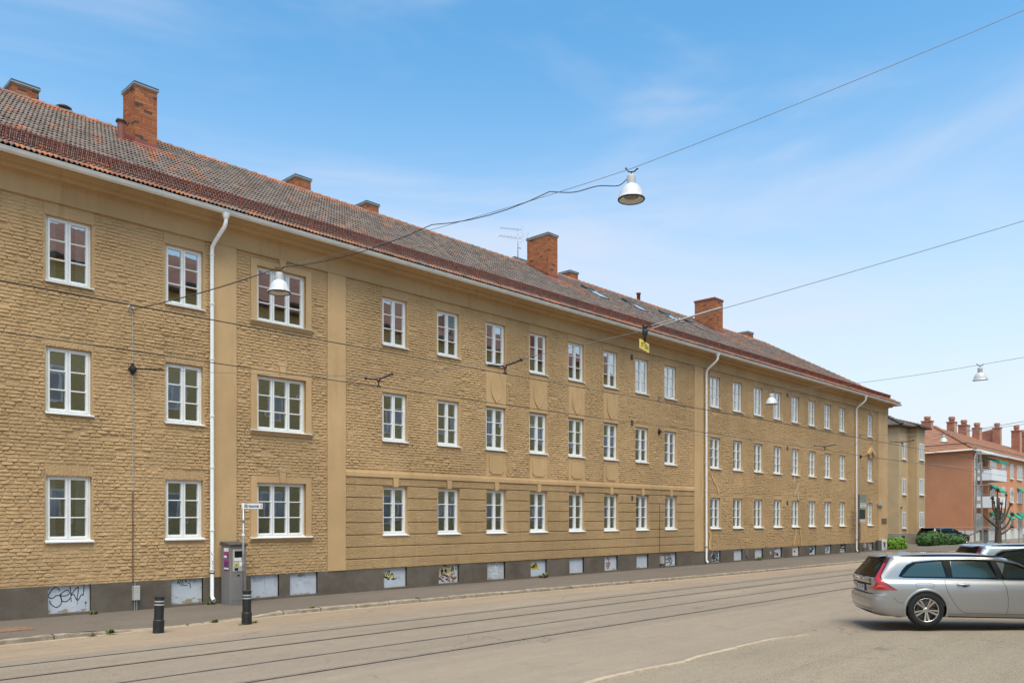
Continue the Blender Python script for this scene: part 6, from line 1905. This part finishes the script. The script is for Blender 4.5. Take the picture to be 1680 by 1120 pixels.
    for i in range(13):
        z = 0.985 + (1.36 - 0.985) * i / 12
        for jj in range(9):
            y = -1 + 2 * jj / 8; w = interp(T['w'], z) * 0.86
            vs.append((interp(T['xf'], z) - 0.03 - 0.10 * y * y + 0.012, y * w, z + 0.01))
    q.add(vs, [(i * 9 + a, i * 9 + a + 1, (i + 1) * 9 + a + 1, (i + 1) * 9 + a) for i in range(12) for a in range(8)]); q.build('windscreen', 'car_glass', body, smooth=True, local=True)
    for sgn in (1, -1):
        q = MB(); pts = [(-0.42 + 2.05 * i / 14) for i in range(15)]
        q.tube([(x, -sgn * (0.69 - 0.02 * ((x - 0.6) / 1) ** 2), 1.434 - 0.035 * ((x - 0.55) / 1.0) ** 2 + 0.012) for x in pts], 0.016, 8); q.build('roof_rail', 'trim_black', body, smooth=True, local=True)
        q = MB(); q.lathe([(0.0, -0.12), (0.07, -0.10), (0.09, 0.0), (0.07, 0.08), (0.0, 0.10)], 12, (2.16, -sgn * 1.0, 1.0), 'x'); q.build('mirror', paint, body, smooth=True, local=True)
        q = MB(); q.box(2.1, 2.2, -sgn * 0.92 if sgn > 0 else 0.80, -sgn * 0.80 if sgn > 0 else 0.92, 0.95, 1.0); q.build('mirror_foot', 'trim_black', body, local=True)
        q = MB(); q.lathe([(0.0, 0.0), (0.09, 0.02), (0.12, -0.05)], 12, (3.70, -sgn * 0.62, 0.68), 'x'); q.build('headlight', 'lamp_clear', body, smooth=True, local=True)
    q = MB()
    q.add([(-0.26, -0.035, 1.447), (-0.26, 0.035, 1.447), (-0.02, 0.02, 1.462), (-0.02, -0.02, 1.462), (-0.24, -0.012, 1.49), (-0.24, 0.012, 1.49), (-0.12, 0.006, 1.487), (-0.12, -0.006, 1.487)], [(0, 1, 5, 4), (1, 2, 6, 5), (2, 3, 7, 6), (3, 0, 4, 7), (4, 5, 6, 7)]); q.build('roof_fin', paint, body, smooth=True, local=True)
    # wheels
    tm_ = MB(); tm_.lathe([(0.235, -0.10), (0.25, -0.112), (0.29, -0.118), (0.325, -0.112), (0.342, -0.095), (0.346, -0.06), (0.346, 0.06), (0.342, 0.095), (0.32, 0.112), (0.25, 0.112), (0.235, 0.10)], 40, (0, 0, 0), 'y')
    tme = tm_.mesh('tyre', 'tyre', smooth=True, recalc=True)
    rm_ = MB(); rm_.lathe([(0.225, -0.02), (0.232, -0.095), (0.240, -0.108), (0.237, -0.114), (0.228, -0.108), (0.214, -0.075), (0.210, 0.08)], 40, (0, 0, 0), 'y')
    rme = rm_.mesh('rim', 'alloy', smooth=True, recalc=True)
    sp_m = MB()
    for i in range(5):
        for s_ in (-1, 1):
            a0 = 2 * math.pi * i / 5 + math.pi / 2 * 0 + 0.10
            w1, w2 = a0 + s_ * 0.13, a0 + s_ * 0.235
            def PT(r_, a_, y_): return (r_ * math.cos(a_), y_, r_ * math.sin(a_))
            v = [PT(0.045, a0 + s_ * 0.45, -0.090), PT(0.045, a0 - s_ * 0.0, -0.090), PT(0.226, w1 - s_ * 0.055, -0.098), PT(0.226, w2 + s_ * 0.03, -0.098),
                 PT(0.045, a0 + s_ * 0.7, -0.06), PT(0.045, a0 - s_ * 0.2, -0.06), PT(0.226, w1 - s_ * 0.085, -0.055), PT(0.226, w2 + s_ * 0.06, -0.055)]
            sp_m.add(v, [(0, 1, 2, 3), (0, 3, 7, 4), (1, 5, 6, 2), (0, 4, 5, 1), (3, 2, 6, 7)])
    sp_m.lathe([(0.0, -0.100), (0.03, -0.099), (0.045, -0.092), (0.062, -0.088), (0.066, -0.06)], 20, (0, 0, 0), 'y')
    spe = sp_m.mesh('spokes', 'alloy', recalc=True)
    bk = MB(); bk.lathe([(0.0, -0.02), (0.165, -0.02), (0.165, 0.0)], 24, (0, 0, 0), 'y'); bk.lathe([(0.165, 0.02), (0.215, 0.02)], 24, (0, 0, 0), 'y'); bke = bk.mesh('brake_disc', 'rail_groove', recalc=True)
    for ax in (0.0, 2.94):
        for sgn in (1, -1):
            w_ = link('wheel', tme, root, (ax, -0.815 * sgn, 0.346)); w_.rotation_euler = (0, 0.35, 0 if sgn > 0 else math.pi)
            link('rim', rme, w_); link('spokes', spe, w_); link('brake_disc', bke, w_)
            if detail and sgn > 0:
                pass
    root.scale = (1, 1, zs)
    return root
CF = R(-54)
car((17.70 + 0.86 * 0.809 * 1.0, 5.34 + 0.86 * 0.588, 0.12), CF, 'silver_paint', label='silver estate car parked at the right edge, rear three-quarter view', cat='car', group='cars parked on the forecourt')
car((23.75, 5.45, 0.10), CF, 'blue_silver_paint', 1.07, plate='MDK 41R', badge=False, label='pale blue-silver car parked behind the silver estate, only its roof showing', cat='car', group='cars parked on the forecourt')
car((74.9, 22.0, 0.02), R(-20), 'black_paint', 1.0, plate='RTA 583', badge=False, label='dark car parked behind the dark green hedge before the orange gable', cat='car')
# ------------------------------------------------------------------ the beige house beyond the corner
bh = empty('beige_house', (74, 24, 0), label='narrow beige rendered house with dark brown eaves beyond the ochre building', cat='building')
def wallq(m, pts, z0, z1):
    for (a, b) in zip(pts, pts[1:]):
        m.quad((*a, z0), (*b, z0), (*b, z1), (*a, z1))
plan = [(72.6, 38), (72.6, 24.0), (75.0, 24.0), (75.0, 23.3), (77.1, 23.3), (77.1, 38)]
m = MB(); wallq(m, plan, 0, 10.1); m.build('wall', 'beige_render', bh, recalc=False)
def offs(pts, d):
    return [(pts[0][0] - d, pts[0][1]), (pts[1][0] - d, pts[1][1] - d), (pts[2][0] - d, pts[2][1] - d), (pts[3][0] - d, pts[3][1] - d), (pts[4][0] + d, pts[4][1] - d), (pts[5][0] + d, pts[5][1])]
m = MB(); wallq(m, offs(plan, 0.03), -0.1, 0.95); P = offs(plan, 0.03)
for a, b, c, d in zip(P, P[1:], plan, plan[1:]): m.quad((*a, 0.95), (*b, 0.95), (*d, 0.97), (*c, 0.97))
m.build('base', 'beige_base', bh, recalc=False)
m = MB(); E_ = offs(plan, 0.45); top = 10.02
m.add([(*p, top - .02) for p in E_], [tuple(range(6))]); wallq(m, E_, top - 0.02, top + 0.12); m.build('eaves', 'brown_soffit', bh, recalc=True)
m = MB()
ap = [(74.9, 38, 12.9), (74.9, 28.5, 12.9)]
e = [(*p, top + 0.125) for p in E_]
m.add([e[0], e[1], ap[1], ap[0]], [(0, 1, 2, 3)]); m.add([e[1], e[2], ap[1]], [(0, 1, 2)]); m.add([e[2], e[3], (75.6, 26.2, 11.2)], [(0, 1, 2)]); m.add([e[2], (75.6, 26.2, 11.2), ap[1]], [(0, 1, 2)])
m.add([e[3], e[4], (75.9, 26.0, 11.15)], [(0, 1, 2)]); m.add([e[4], e[5], ap[0], ap[1], (75.9, 26.0, 11.15)], [(0, 1, 2, 3, 4)])
m.add([(75.6, 26.2, 11.2), e[3], (75.9, 26.0, 11.15), ap[1]], [(0, 1, 2, 3)])
rf = m.build('roof', 'dark_tile', bh, recalc=False)
# cap tiles show as a ragged edge along the hips
for k in range(16):
    for A, B in ((Vector(e[1]), Vector(ap[1])),):
        a, b = A.lerp(B, k / 16), A.lerp(B, (k + 1.1) / 16)
        v, f = cap_tile(a + Vector((0, 0, .05)), b + Vector((0, 0, .02)), 0.14); q = MB(); q.add(v, f); q.build('ridge_tile', 'dark_tile', rf)
for k in range(10):
    a, b = Vector(e[3]).lerp(Vector((75.9, 26.0, 11.15)), k / 10), Vector(e[3]).lerp(Vector((75.9, 26.0, 11.15)), (k + 1.1) / 10)
    v, f = cap_tile(a + Vector((0, 0, .05)), b + Vector((0, 0, .02)), 0.12); q = MB(); q.add(v, f); q.build('ridge_tile', 'dark_tile', rf)
def far_window(x0, x1, y, z0, z1, parent, nx=2, rot=None, sill=True, name='window', inset=0.06):
    """street-facing window of a far house: frame, panes, sill"""
    m = MB(); t = 0.085
    m.box(x0, x1, y - 0.03, y + 0.05, z0, z0 + t); m.box(x0, x1, y - 0.03, y + 0.05, z1 - t, z1); m.box(x0, x0 + t, y - 0.03, y + 0.05, z0 + t, z1 - t); m.box(x1 - t, x1, y - 0.03, y + 0.05, z0 + t, z1 - t)
    for k in range(1, nx):
        x = x0 + (x1 - x0) * k / nx; m.box(x - t * .55, x + t * .55, y - 0.03, y + 0.05, z0 + t, z1 - t)
    w = m.build(name, 'white_paint', parent)
    for k in range(nx):
        a, b = x0 + (x1 - x0) * k / nx + t * .5, x0 + (x1 - x0) * (k + 1) / nx - t * .5
        q = MB(); q.quad((a, y - 0.012, z0 + t), (b, y - 0.012, z0 + t), (b, y - 0.012, z1 - t), (a, y - 0.012, z1 - t)); q.build('pane', 'far_window', w, recalc=False)
    if sill:
        q = MB(); q.box(x0 - 0.05, x1 + 0.05, y - 0.12, y + 0.01, z0 - 0.07, z0 - 0.01); q.build('sill', 'white_paint', w)
    return w
for (z0, z1) in ((1.40, 2.78), (4.28, 5.66), (7.30, 8.70)):
    far_window(73.45, 74.35, 24.0, z0, z1, bh); far_window(75.62, 76.75, 23.3, z0, z1 + 0.02, bh)
m = MB(); m.box(73.3, 73.9, 23.93, 23.99, 0.25, 0.75); m.build('cellar_window', 'iron_black', bh)
m = MB(); m.box(72.52, 72.58, 25.6, 27.4, 3.0, 3.25); m.build('string_course', 'smooth_plaster', bh)
m = MB(); m.box(72.52, 72.58, 25.5, 26.1, 2.55, 2.85); m.build('house_number', 'far_window', bh)
m = MB(); m.lathe([(0, -.1), (0.1, 0), (0, .1)], 10, (73.0, 23.9, 3.15)); m.build('wall_lamp', 'iron_black', bh)

# ------------------------------------------------------------------ the orange block
ob = empty('orange_block', (90, 24, 0), label='long orange rendered block with red tiled hip roof, chimneys and green awnings', cat='building')
OC = Vector((86.7, 22.0, 0)); gdir = Vector((math.cos(R(71)), math.sin(R(71)), 0)).normalized()
# gable runs away from the corner towards the back-left
gdir = Vector((0.06, 1.0, 0)).normalized()
GA = 43.6 + 28.2
gdir = Vector((math.cos(R(GA)) , math.sin(R(GA)), 0))
GL = 14.5; FL = 75.0; OZ = 8.75
G1 = OC + gdir * GL
fdir = Vector((1, 0.012, 0)).normalized()
F1_ = OC + fdir * FL; F2 = G1 + fdir * FL
def W3d(v, z): return (v.x, v.y, z)
m = MB()
for a, b in ((G1, OC), (OC, F1_), (F1_, F2), (F2, G1)):
    m.quad(W3d(a, 1.0), W3d(b, 1.0), W3d(b, OZ + 0.1), W3d(a, OZ + 0.1))
m.build('wall', 'orange_render', ob, recalc=False)
m = MB(); fn_ = Vector((0.012, -1, 0)); gn = Vector((-gdir.y, gdir.x, 0))
b0, b1, b2 = G1 + gn * .05, OC + gn * .05 + fn_ * .05, F1_ + fn_ * .05
for a, b in ((b0, b1), (b1, b2)):
    m.quad(W3d(a, -.1), W3d(b, -.1), W3d(b, 1.05), W3d(a, 1.05))
m.build('base', 'white_base', ob, recalc=False)
# roof: hip at this end
o_ = 0.55
E0, E1_, E2 = G1 + gn * o_ + gdir * 0.5, OC + gn * o_ + fn_ * o_, F1_ + fn_ * o_
E3_ = F2 + Vector((0, 1, 0)) * o_
mid_ = (E0 + E1_) / 2
RA = Vector((97.2, 28.4, 0)); RB = RA + fdir * (FL - 8)
RZ_ = 12.25
m = MB()
n_c = 20
def lerp3(a, b, t): return a + (b - a) * t
A3d, B3d, Rr3 = Vector(W3d(E1_, OZ)), Vector(W3d(E2, OZ)), Vector(W3d(RA, RZ_))
R2 = Vector(W3d(RB, RZ_)); C3d = Vector(W3d(E0, OZ)); D3d = Vector(W3d(E3_, OZ))
for k in range(n_c):                         # courses with a small step each
    t0, t1 = k / n_c, (k + 1) / n_c
    up = Vector((0, 0, 0.035))
    p0, p1 = lerp3(A3d, Rr3, t0), lerp3(B3d, R2, t0); q0, q1 = lerp3(A3d, Rr3, t1), lerp3(B3d, R2, t1)
    m.quad(p0 + up, p1 + up, q1, q0); m.quad(p0, p1, p1 + up, p0 + up)
    c0, c1 = lerp3(C3d, Rr3, t0), lerp3(C3d, Rr3, t1)
    m.quad(c0 + up, p0 + up, q0, c1); m.quad(c0, p0, p0 + up, c0 + up)
m.quad(C3d, Rr3, R2, D3d)
m.quad(*[Vector((p.x, p.y, OZ - 0.06)) for p in (C3d, A3d, B3d, D3d)])
orf = m.build('roof', 'orange_tile', ob, recalc=False)
for k in range(24):
    v, f = cap_tile(lerp3(A3d, Rr3, k / 24) + Vector((0, 0, .08)), lerp3(A3d, Rr3, (k + 1.1) / 24) + Vector((0, 0, .06)), 0.16); q = MB(); q.add(v, f); q.build('ridge_tile', 'orange_tile', orf)
m = MB(); m.tube([Vector(W3d(E0 + gn * .05, OZ - .03)), Vector(W3d(E1_ + gn * .05 + fn_ * .05, OZ - .03)), Vector(W3d(E2 + fn_ * .05, OZ - .03))], 0.12, 8); m.build('gutter', 'white_gutter', ob, smooth=True)
q0 = OC + fn_ * .12 + fdir * 0.3
m = MB(); m.tube([W3d(E1_ + fdir * .8, OZ - .1), W3d(E1_ + fdir * .7 - fn_ * .1, OZ - .3), W3d(q0, OZ - .8), W3d(q0, 0.2)], 0.07, 8); m.build('downpipe', 'white_pipe', ob, smooth=True)
m = MB(); m.tube([lerp3(A3d, Rr3, .16) + Vector((.3, 0, .22)), lerp3(B3d, R2, .16) + Vector((0, 0, .22))], 0.05, 5); m.tube([lerp3(C3d, Rr3, .16) + Vector((0, 0, .22)), lerp3(A3d, Rr3, .16) + Vector((0, 0, .22))], 0.05, 5); m.build('snow_rail', 'tin_dark', ob)
# windows of the street side and the projecting slice beside the gable
def fwin(d, w, z0, z1, nx, awn=False):
    p = OC + fdir * d
    far_window(p.x, p.x + w, p.y - 0.02, z0, z1, ob, nx, inset=0.05)
    if awn:
        a = MB(); dn = 0.8
        a.prism([(p.y - 0.04, z1 + 0.12), (p.y - 0.95, z1 - 0.55), (p.y - 0.95, z1 - 0.70), (p.y - 0.90, z1 - 0.70), (p.y - 0.04, z1 + 0.05)], 'x', p.x - 0.1, p.x + w + 0.1); a.build('awning', 'awning_green', ob)
OR = [(1.15, 2.75), (3.95, 5.5), (6.55, 8.1)]
# columns measured from the corner
for r_, (z0, z1) in enumerate(OR):
    for (d, w, nx) in ((1.0, 2.6, 2), (6.5, 2.4, 3), (11.5, 1.4, 2), (15.3, 1.4, 2), (18.6, 2.4, 3), (23.5, 1.4, 2), (28, 2.4, 3), (33, 1.4, 2), (38, 2.4, 2), (44, 1.4, 2), (50, 2.4, 3)):
        aw = (r_ == 0 and d > 5) or (r_ == 1 and d in (6.5, 18.6))
        fwin(d, w, z0, z1, nx, aw)
# balconies at the corner
for z in (3.35, 5.95):
    p = OC
    m = MB(); m.box(p.x + 0.35, p.x + 6.0, p.y - 1.5, p.y - 0.03, z - 0.14, z); m.build('balcony_slab', 'concrete', ob)
    m = MB(); m.box(p.x + 0.35, p.x + 6.0, p.y - 1.56, p.y - 1.5, z - 0.12, z + 0.95); m.box(p.x + 0.30, p.x + 0.36, p.y - 1.56, p.y - 0.03, z - 0.12, z + 0.95); m.build('balcony_front', 'balcony_white', ob)
    m = MB(); m.tube([(p.x + 0.33, p.y - .03, z + 1.12), (p.x + 0.33, p.y - 1.53, z + 1.12), (p.x + 6.0, p.y - 1.53, z + 1.12)], 0.03, 6); m.build('balcony_rail', 'chimney_tin_pale', ob)
p = OC
m = MB(); m.prism([(p.y - 0.03, 8.55), (p.y - 1.6, 8.32), (p.y - 1.6, 8.24), (p.y - 0.03, 8.45)], 'x', p.x + 0.3, p.x + 6.0); m.build('balcony_roof', 'balcony_white', ob)
m = MB(); m.prism([(p.y - 0.3, 8.2), (p.y - 1.75, 7.75), (p.y - 1.75, 7.5), (p.y - 1.7, 7.5), (p.y - .3, 8.12)], 'x', p.x + 2.6, p.x + 5.9); m.build('awning', 'awning_green', ob)
# slice with windows left of the gable
sd = G1 - gdir * 3.2
m = MB(); a = sd + gn * 1.2; b = G1 + gn * 1.2 + gdir * 2
m.quad(W3d(sd, 2.4), W3d(a, 2.4), W3d(a, OZ), W3d(sd, OZ)); m.quad(W3d(a, 2.4), W3d(b, 2.4), W3d(b, OZ), W3d(a, OZ)); m.quad(W3d(sd, 2.4), W3d(G1, 2.4), W3d(b, 2.4), W3d(a, 2.4))
m.build('oriel', 'orange_render', ob, recalc=False)
for (z0, z1) in ((3.9, 5.6), (6.4, 8.1)):
    w = MB(); c0, c1 = a + gdir * 0.15 + gn * .03, a + gdir * 1.5 + gn * .03
    w.quad(W3d(c0, z0), W3d(c1, z0), W3d(c1, z1), W3d(c0, z1)); ww = w.build('window', 'white_paint', ob, recalc=False)
    w = MB(); c0, c1 = a + gdir * 0.3 + gn * .05, a + gdir * 1.35 + gn * .05
    w.quad(W3d(c0, z0 + .15), W3d(c1, z0 + .15), W3d(c1, z1 - .15), W3d(c0, z1 - .15)); w.build('pane', 'far_window', ww, recalc=False)
# chimneys, boxed in red tin
def och(cx, cy, wx, wy, z0, z1, pot=0.75):
    m = MB(); m.box(cx, cx + wx, cy, cy + wy, z0, z1); c = m.build('chimney', 'chimney_tin', ob)
    m = MB(); m.box(cx - .08, cx + wx + .08, cy - .08, cy + wy + .08, z1 + .002, z1 + 0.12); m.build('cap', 'chimney_tin', c)
    m = MB(); m.lathe([(0.30, z1 + .12), (0.30, z1 + .12 + pot * .45), (0.38, z1 + .12 + pot * .5), (0.33, z1 + .12 + pot), (0.0, z1 + .12 + pot)], 10, (cx + wx / 2, cy + wy / 2, 0)); m.build('pot', 'chimney_tin', c)
    m = MB(); m.box(cx + .02, cx + wx - .02, cy - .012, cy - .002, z0, z1); m.build('pale_face', 'chimney_tin_pale', c)
och(100.0, 29.6, 0.9, 1.0, 11.2, 13.2, 0.5)
och(105.2, 28.6, 1.1, 0.8, 11.2, 13.45, 0.6); och(108.6, 28.2, 1.5, 0.9, 11.0, 13.35, 0.6); och(112.3, 27.7, 1.1, 0.8, 11.0, 13.25, 0.6)
och(127.6, 26.6, 1.2, 1.0, 11.0, 14.0, 0.7); och(130.6, 26.4, 1.2, 1.0, 11.0, 13.6, 0.7)
m = MB(); m.prism([(32.0, 11.5), (32.0, 13.8), (28.9, 14.45), (28.9, 11.5)], 'x', 126.0, 126.7); m.build('fire_wall', 'chimney_tin', ob)
och(125.2, 28.4, 0.9, 0.9, 11.5, 14.35, 0.6)

# ------------------------------------------------------------------ pole, tree, hedges, railing, planters
cp0 = empty('catenary_pole', (74.0, 18.3, 0), R(0), label='grey lattice steel pole for the tram wires before the balconies', cat='pole')
m = MB()
def leg(s): return [(s * 0.34, 0, 0), (s * 0.22, 0, 4.0), (s * 0.13, 0, 7.7)]
for s in (-1, 1):
    q = MB(); q.tube(leg(s), 0.075, 4); o = q.build('leg', 'pole_grey', cp0, local=True); o.rotation_euler = (0, 0, R(-46))
for z in (0.3, 1.3, 2.4, 3.4, 4.6, 5.6, 6.6, 7.4):
    w = 0.34 - z * 0.028
    q = MB(); q.box(-w, w, -0.05, 0.05, z, z + (0.30 if int(z) % 2 else 0.12)); o = q.build('tie_plate', 'pole_grey', cp0, local=True); o.rotation_euler = (0, 0, R(-46))
q = MB(); q.tube([(0, 0, 4.9), (0, -1.0, 4.95)], 0.04, 6); q.tube([(-0.35, 0.3, 4.9), (0.35, -0.3, 4.9)], 0.05, 6); q.build('bracket', 'pole_grey', cp0, local=True)

tr = empty('pollard_tree', (77.0, 17.6, 0), label='bare pollarded tree with knobbly branch ends before the orange block', cat='tree')
tr.scale = (0.58, 0.58, 0.66)
q = random.Random(4)
m = MB(); m.tube([(0, 0, -.1), (0.05, 0, 0.5), (0.0, 0, 1.2), (0.1, 0, 2.2), (0.02, 0, 3.2), (0.05, .0, 4.2), (0.1, 0, 5.2), (0.2, 0, 6.0)], [0.62, 0.46, 0.44, 0.40, 0.34, 0.28, 0.22, 0.16], 10)
for k in range(26):
    w = q.uniform(0, 6.28); z = q.uniform(0.2, 5); p = Vector((0.36 * math.cos(w), 0.36 * math.sin(w), z)) * 1.0
    m.lathe([(0, -.12), (0.1, -.05), (0.12, .05), (0, .13)], 6, (p.x * (1 - z * 0.1), p.y * (1 - z * .1), z))
m.build('trunk', 'bark', tr, smooth=True, local=True)
def limb(a, b, c, r, knob):
    m = MB(); pts = [Vector(a), Vector(b), Vector(c)]
    m.tube(cr3(pts, 5), [r - (r * .5) * i / 10 for i in range(11)], 7)
    o = pts[-1]
    for k in range(7):
        d_ = Vector((q.uniform(-1, 1), q.uniform(-1, 1), q.uniform(-.5, 1))) * knob * 0.6
        m.lathe([(0, -knob * .5), (knob * .45, -knob * .2), (knob * .5, knob * .2), (0, knob * .5)], 6, o + d_)
    for k in range(5):
        m.tube([o, o + Vector((q.uniform(-.3, .3), q.uniform(-.3, .3), q.uniform(.15, .6)))], [0.03, 0.012], 4)
    m.build('limb', 'bark', tr, smooth=True, local=True)
rt_ = Vector((math.cos(AX - math.pi / 2), math.sin(AX - math.pi / 2), 0))      # towards the right along the pavement
def RL(s, z, dpt=0.0): return rt_ * s + Vector((0, dpt, z))
limb(RL(0, 2.2), RL(-1.3, 3.1), RL(-2.3, 4.0), 0.20, 0.25); limb(RL(0, 3.4), RL(-0.7, 4.6), RL(-0.85, 5.9), 0.17, 0.28); limb(RL(0, 3.0), RL(0.9, 4.0), RL(1.15, 6.3), 0.15, 0.2)
limb(RL(0, 2.4), RL(1.0, 3.5), RL(1.7, 5.1), 0.18, 0.28); limb(RL(0, 1.8), RL(1.2, 2.5), RL(2.0, 3.9), 0.17, 0.3); limb(RL(0, 1.2), RL(1.0, 1.7), RL(1.9, 2.3), 0.16, 0.3)
limb(RL(0, 4.6), RL(0.1, 5.6, .2), RL(0.15, 6.9, .2), 0.16, 0.32); limb(RL(0, 2.6), RL(-.3, 3.8, -.6), RL(-0.5, 5.2, -.9), 0.15, .25); limb(RL(0, 2.8), RL(.5, 4.2, .7), RL(0.5, 5.4, 1.0), 0.15, .25)

def leaf_mass(name, mat, blobs, n, size, label, cat):
    q = random.Random(len(label)); m = MB()
    tot = sum(b[3] * b[4] for b in blobs)
    for (x, y, z, rx, rz) in blobs:
        for k in range(int(n * rx * rz / tot)):
            d_ = Vector((q.gauss(0, 1), q.gauss(0, 1), q.gauss(0, 1))).normalized(); rr_ = q.uniform(0.55, 1.06) 
            p = Vector((x + d_.x * rx * rr_, y + d_.y * rx * rr_ * 0.9, max(0.05, z + d_.z * rz * rr_)))
            nrm = (d_ + Vector((q.uniform(-.8, .8), q.uniform(-.8, .8), q.uniform(-.3, .9)))).normalized()
            t1 = nrm.orthogonal().normalized(); t2 = nrm.cross(t1); a = q.uniform(0, 6.28); s = size * q.uniform(0.6, 1.3)
            u = (t1 * math.cos(a) + t2 * math.sin(a)) * s; v = nrm.cross(u) * 0.5
            m.add([p - u, p - v, p + u, p + v], [(0, 1, 2, 3)])
    root = empty(name, (blobs[0][0], blobs[0][1], 0), label=label, cat=cat)
    fo = m.build('foliage', mat, root, recalc=False)
    st = MB()
    for (x, y, z, rx, rz) in blobs:
        for k in range(4):
            st.tube([(x + q.uniform(-.2, .2), y, 0), (x + q.uniform(-rx, rx) * .5, y + q.uniform(-rx, rx) * .4, z + rz * .5)], [0.03, 0.012], 5)
    st.build('stems', 'bark', root)
    return root
leaf_mass('bush', 'leaf_bright', [(59.2, 20.0, 0.42, 0.55, 0.55), (59.9, 19.75, 0.42, 0.55, 0.52), (59.5, 20.7, 0.4, 0.55, 0.5)], 5200, 0.075, 'bright yellow-green bush at the far corner of the ochre building', 'bush')
leaf_mass('hedge', 'leaf_dark', [(70.4, 21.3, 0.48, 0.70, 0.60), (70.9, 20.8, 0.58, 0.78, 0.66), (71.5, 20.3, 0.50, 0.72, 0.58), (72.2, 19.9, 0.46, 0.70, 0.52), (72.8, 19.5, 0.42, 0.58, 0.50)], 9500, 0.09, 'dark green clipped hedge in front of the beige house', 'hedge')
# railing of the yard behind the hedge
rl = empty('railing', (78, 21, 0), label='thin dark pipe railing in front of the orange gable', cat='railing')
for (x, y) in ((74.2, 21.2), (77.4, 20.2), (80.6, 19.2), (84.0, 18.6), (88.0, 18.4)):
    m = MB(); m.tube([(x, y, 0), (x, y, 1.45)], 0.04, 6); m.build('post', 'pole_grey', rl)
m = MB(); m.tube([(72.0, 21.9, 1.45), (74.2, 21.2, 1.45), (77.4, 20.2, 1.45), (80.6, 19.2, 1.45), (84, 18.6, 1.45), (88, 18.4, 1.45)], 0.035, 6); m.build('top_rail', 'pole_grey', rl)
m = MB(); m.tube([(74.5, 20.6, 0.15), (77.0, 18.9, 1.2)], 0.05, 6); m.build('brace', 'conduit_brown', rl)
pb = empty('bollard_post', (77.2, 18.7, 0), label='dark grey square post beside the lattice pole', cat='post')
m = MB(); m.bbox(-0.25, 0.25, -0.25, 0.25, 0, 1.15, 0.03); m.build('shaft', 'meter_grey', pb, local=True); m = MB(); m.bbox(-0.3, 0.3, -0.3, 0.3, 1.151, 1.3, 0.03); m.build('cap', 'meter_dark', pb, local=True)
for k, (x, y, w) in enumerate(((84.5, 16.6, 1.4), (86.6, 16.7, 2.6), (90.0, 16.8, 2.0))):
    m = MB(); m.bbox(x, x + w, y, y + 0.8, 0.0, 0.85, 0.04); pl_ = m.build('planter', 'concrete', None, label=['first pale concrete planter, just right of the pollard tree', 'second, longest concrete planter right of the pollard tree', 'third concrete planter at the right edge of the picture'][k], cat='planter', group='concrete planters by the far pavement')
    m = MB(); m.box(x + .1, x + w - .1, y + .1, y + .7, 0.851, 0.90); m.build('soil', 'bark', pl_)
# ------------------------------------------------------------------ what the windows mirror: the blocks behind the photographer
op = empty('brick_block_opposite', (37, -6, 0), label='yellow brick block with red roof across the street, seen only mirrored in windows', cat='building')
OX0, OX1, OYF, OEZ = 12.5, 64.0, -6.0, 15.5
m = MB(); m.box(OX0, OX1, -18, OYF, 0, OEZ); m.build('wall', 'opp_brick', op)
m = MB(); m.prism([(OYF + 0.5, OEZ), (OYF + .5, OEZ + .12), (-12, 19.3), (-18.5, OEZ + .12), (-18.5, OEZ)], 'x', OX0 - .3, OX1 + .3); m.build('roof', 'opp_roof', op)
m = MB(); m.box(OX0 - .3, OX1 + .3, OYF + .5, OYF + .66, OEZ - .05, OEZ + .1); m.build('gutter', 'tin_dark', op)
for k in range(16):
    x = OX0 + 1.6 + 3.15 * k
    for z in (2.0, 5.2, 8.4, 11.6):
        m = MB(); w = 0.75
        m.box(x - w, x + w, OYF - .02, OYF + .06, z, z + 1.7)
        wv = m.build('window', 'white_paint', op)
        for s in (0, 1):
            g = MB(); g.box(x - w + .08 + s * .74, x - .04 + s * .71 + (0.0), OYF + .061, OYF + .07, z + .1, z + 1.6); g.build('pane', 'opp_window', wv)
for x in (18, 30, 42, 54):
    m = MB(); m.box(x, x + 1.1, OYF - 2.2, OYF - 1.0, 16.3, 18.1); dm = m.build('dormer', 'opp_roof', op); m = MB(); m.box(x + .15, x + .95, OYF - 1.0, OYF - .95, 16.6, 17.9); m.build('pane', 'opp_window', dm)
oc = empty('cream_block_opposite', (100, -6, 0), label='cream block farther along the opposite side, seen only mirrored in windows', cat='building')
m = MB(); m.box(67, 150, -16, -6.5, 0, 13.9); m.build('wall', 'opp_cream', oc)
m = MB(); m.box(66.7, 150.3, -16.3, -6.2, 13.901, 14.3); m.build('roof', 'tin_dark', oc)
for k in range(24):
    x = 69 + 3.3 * k
    for z in (2.0, 5.2, 8.4, 11.2):
        m = MB(); m.box(x - .6, x + .6, -6.52, -6.45, z, z + 1.6); m.build('window', 'opp_window', oc)
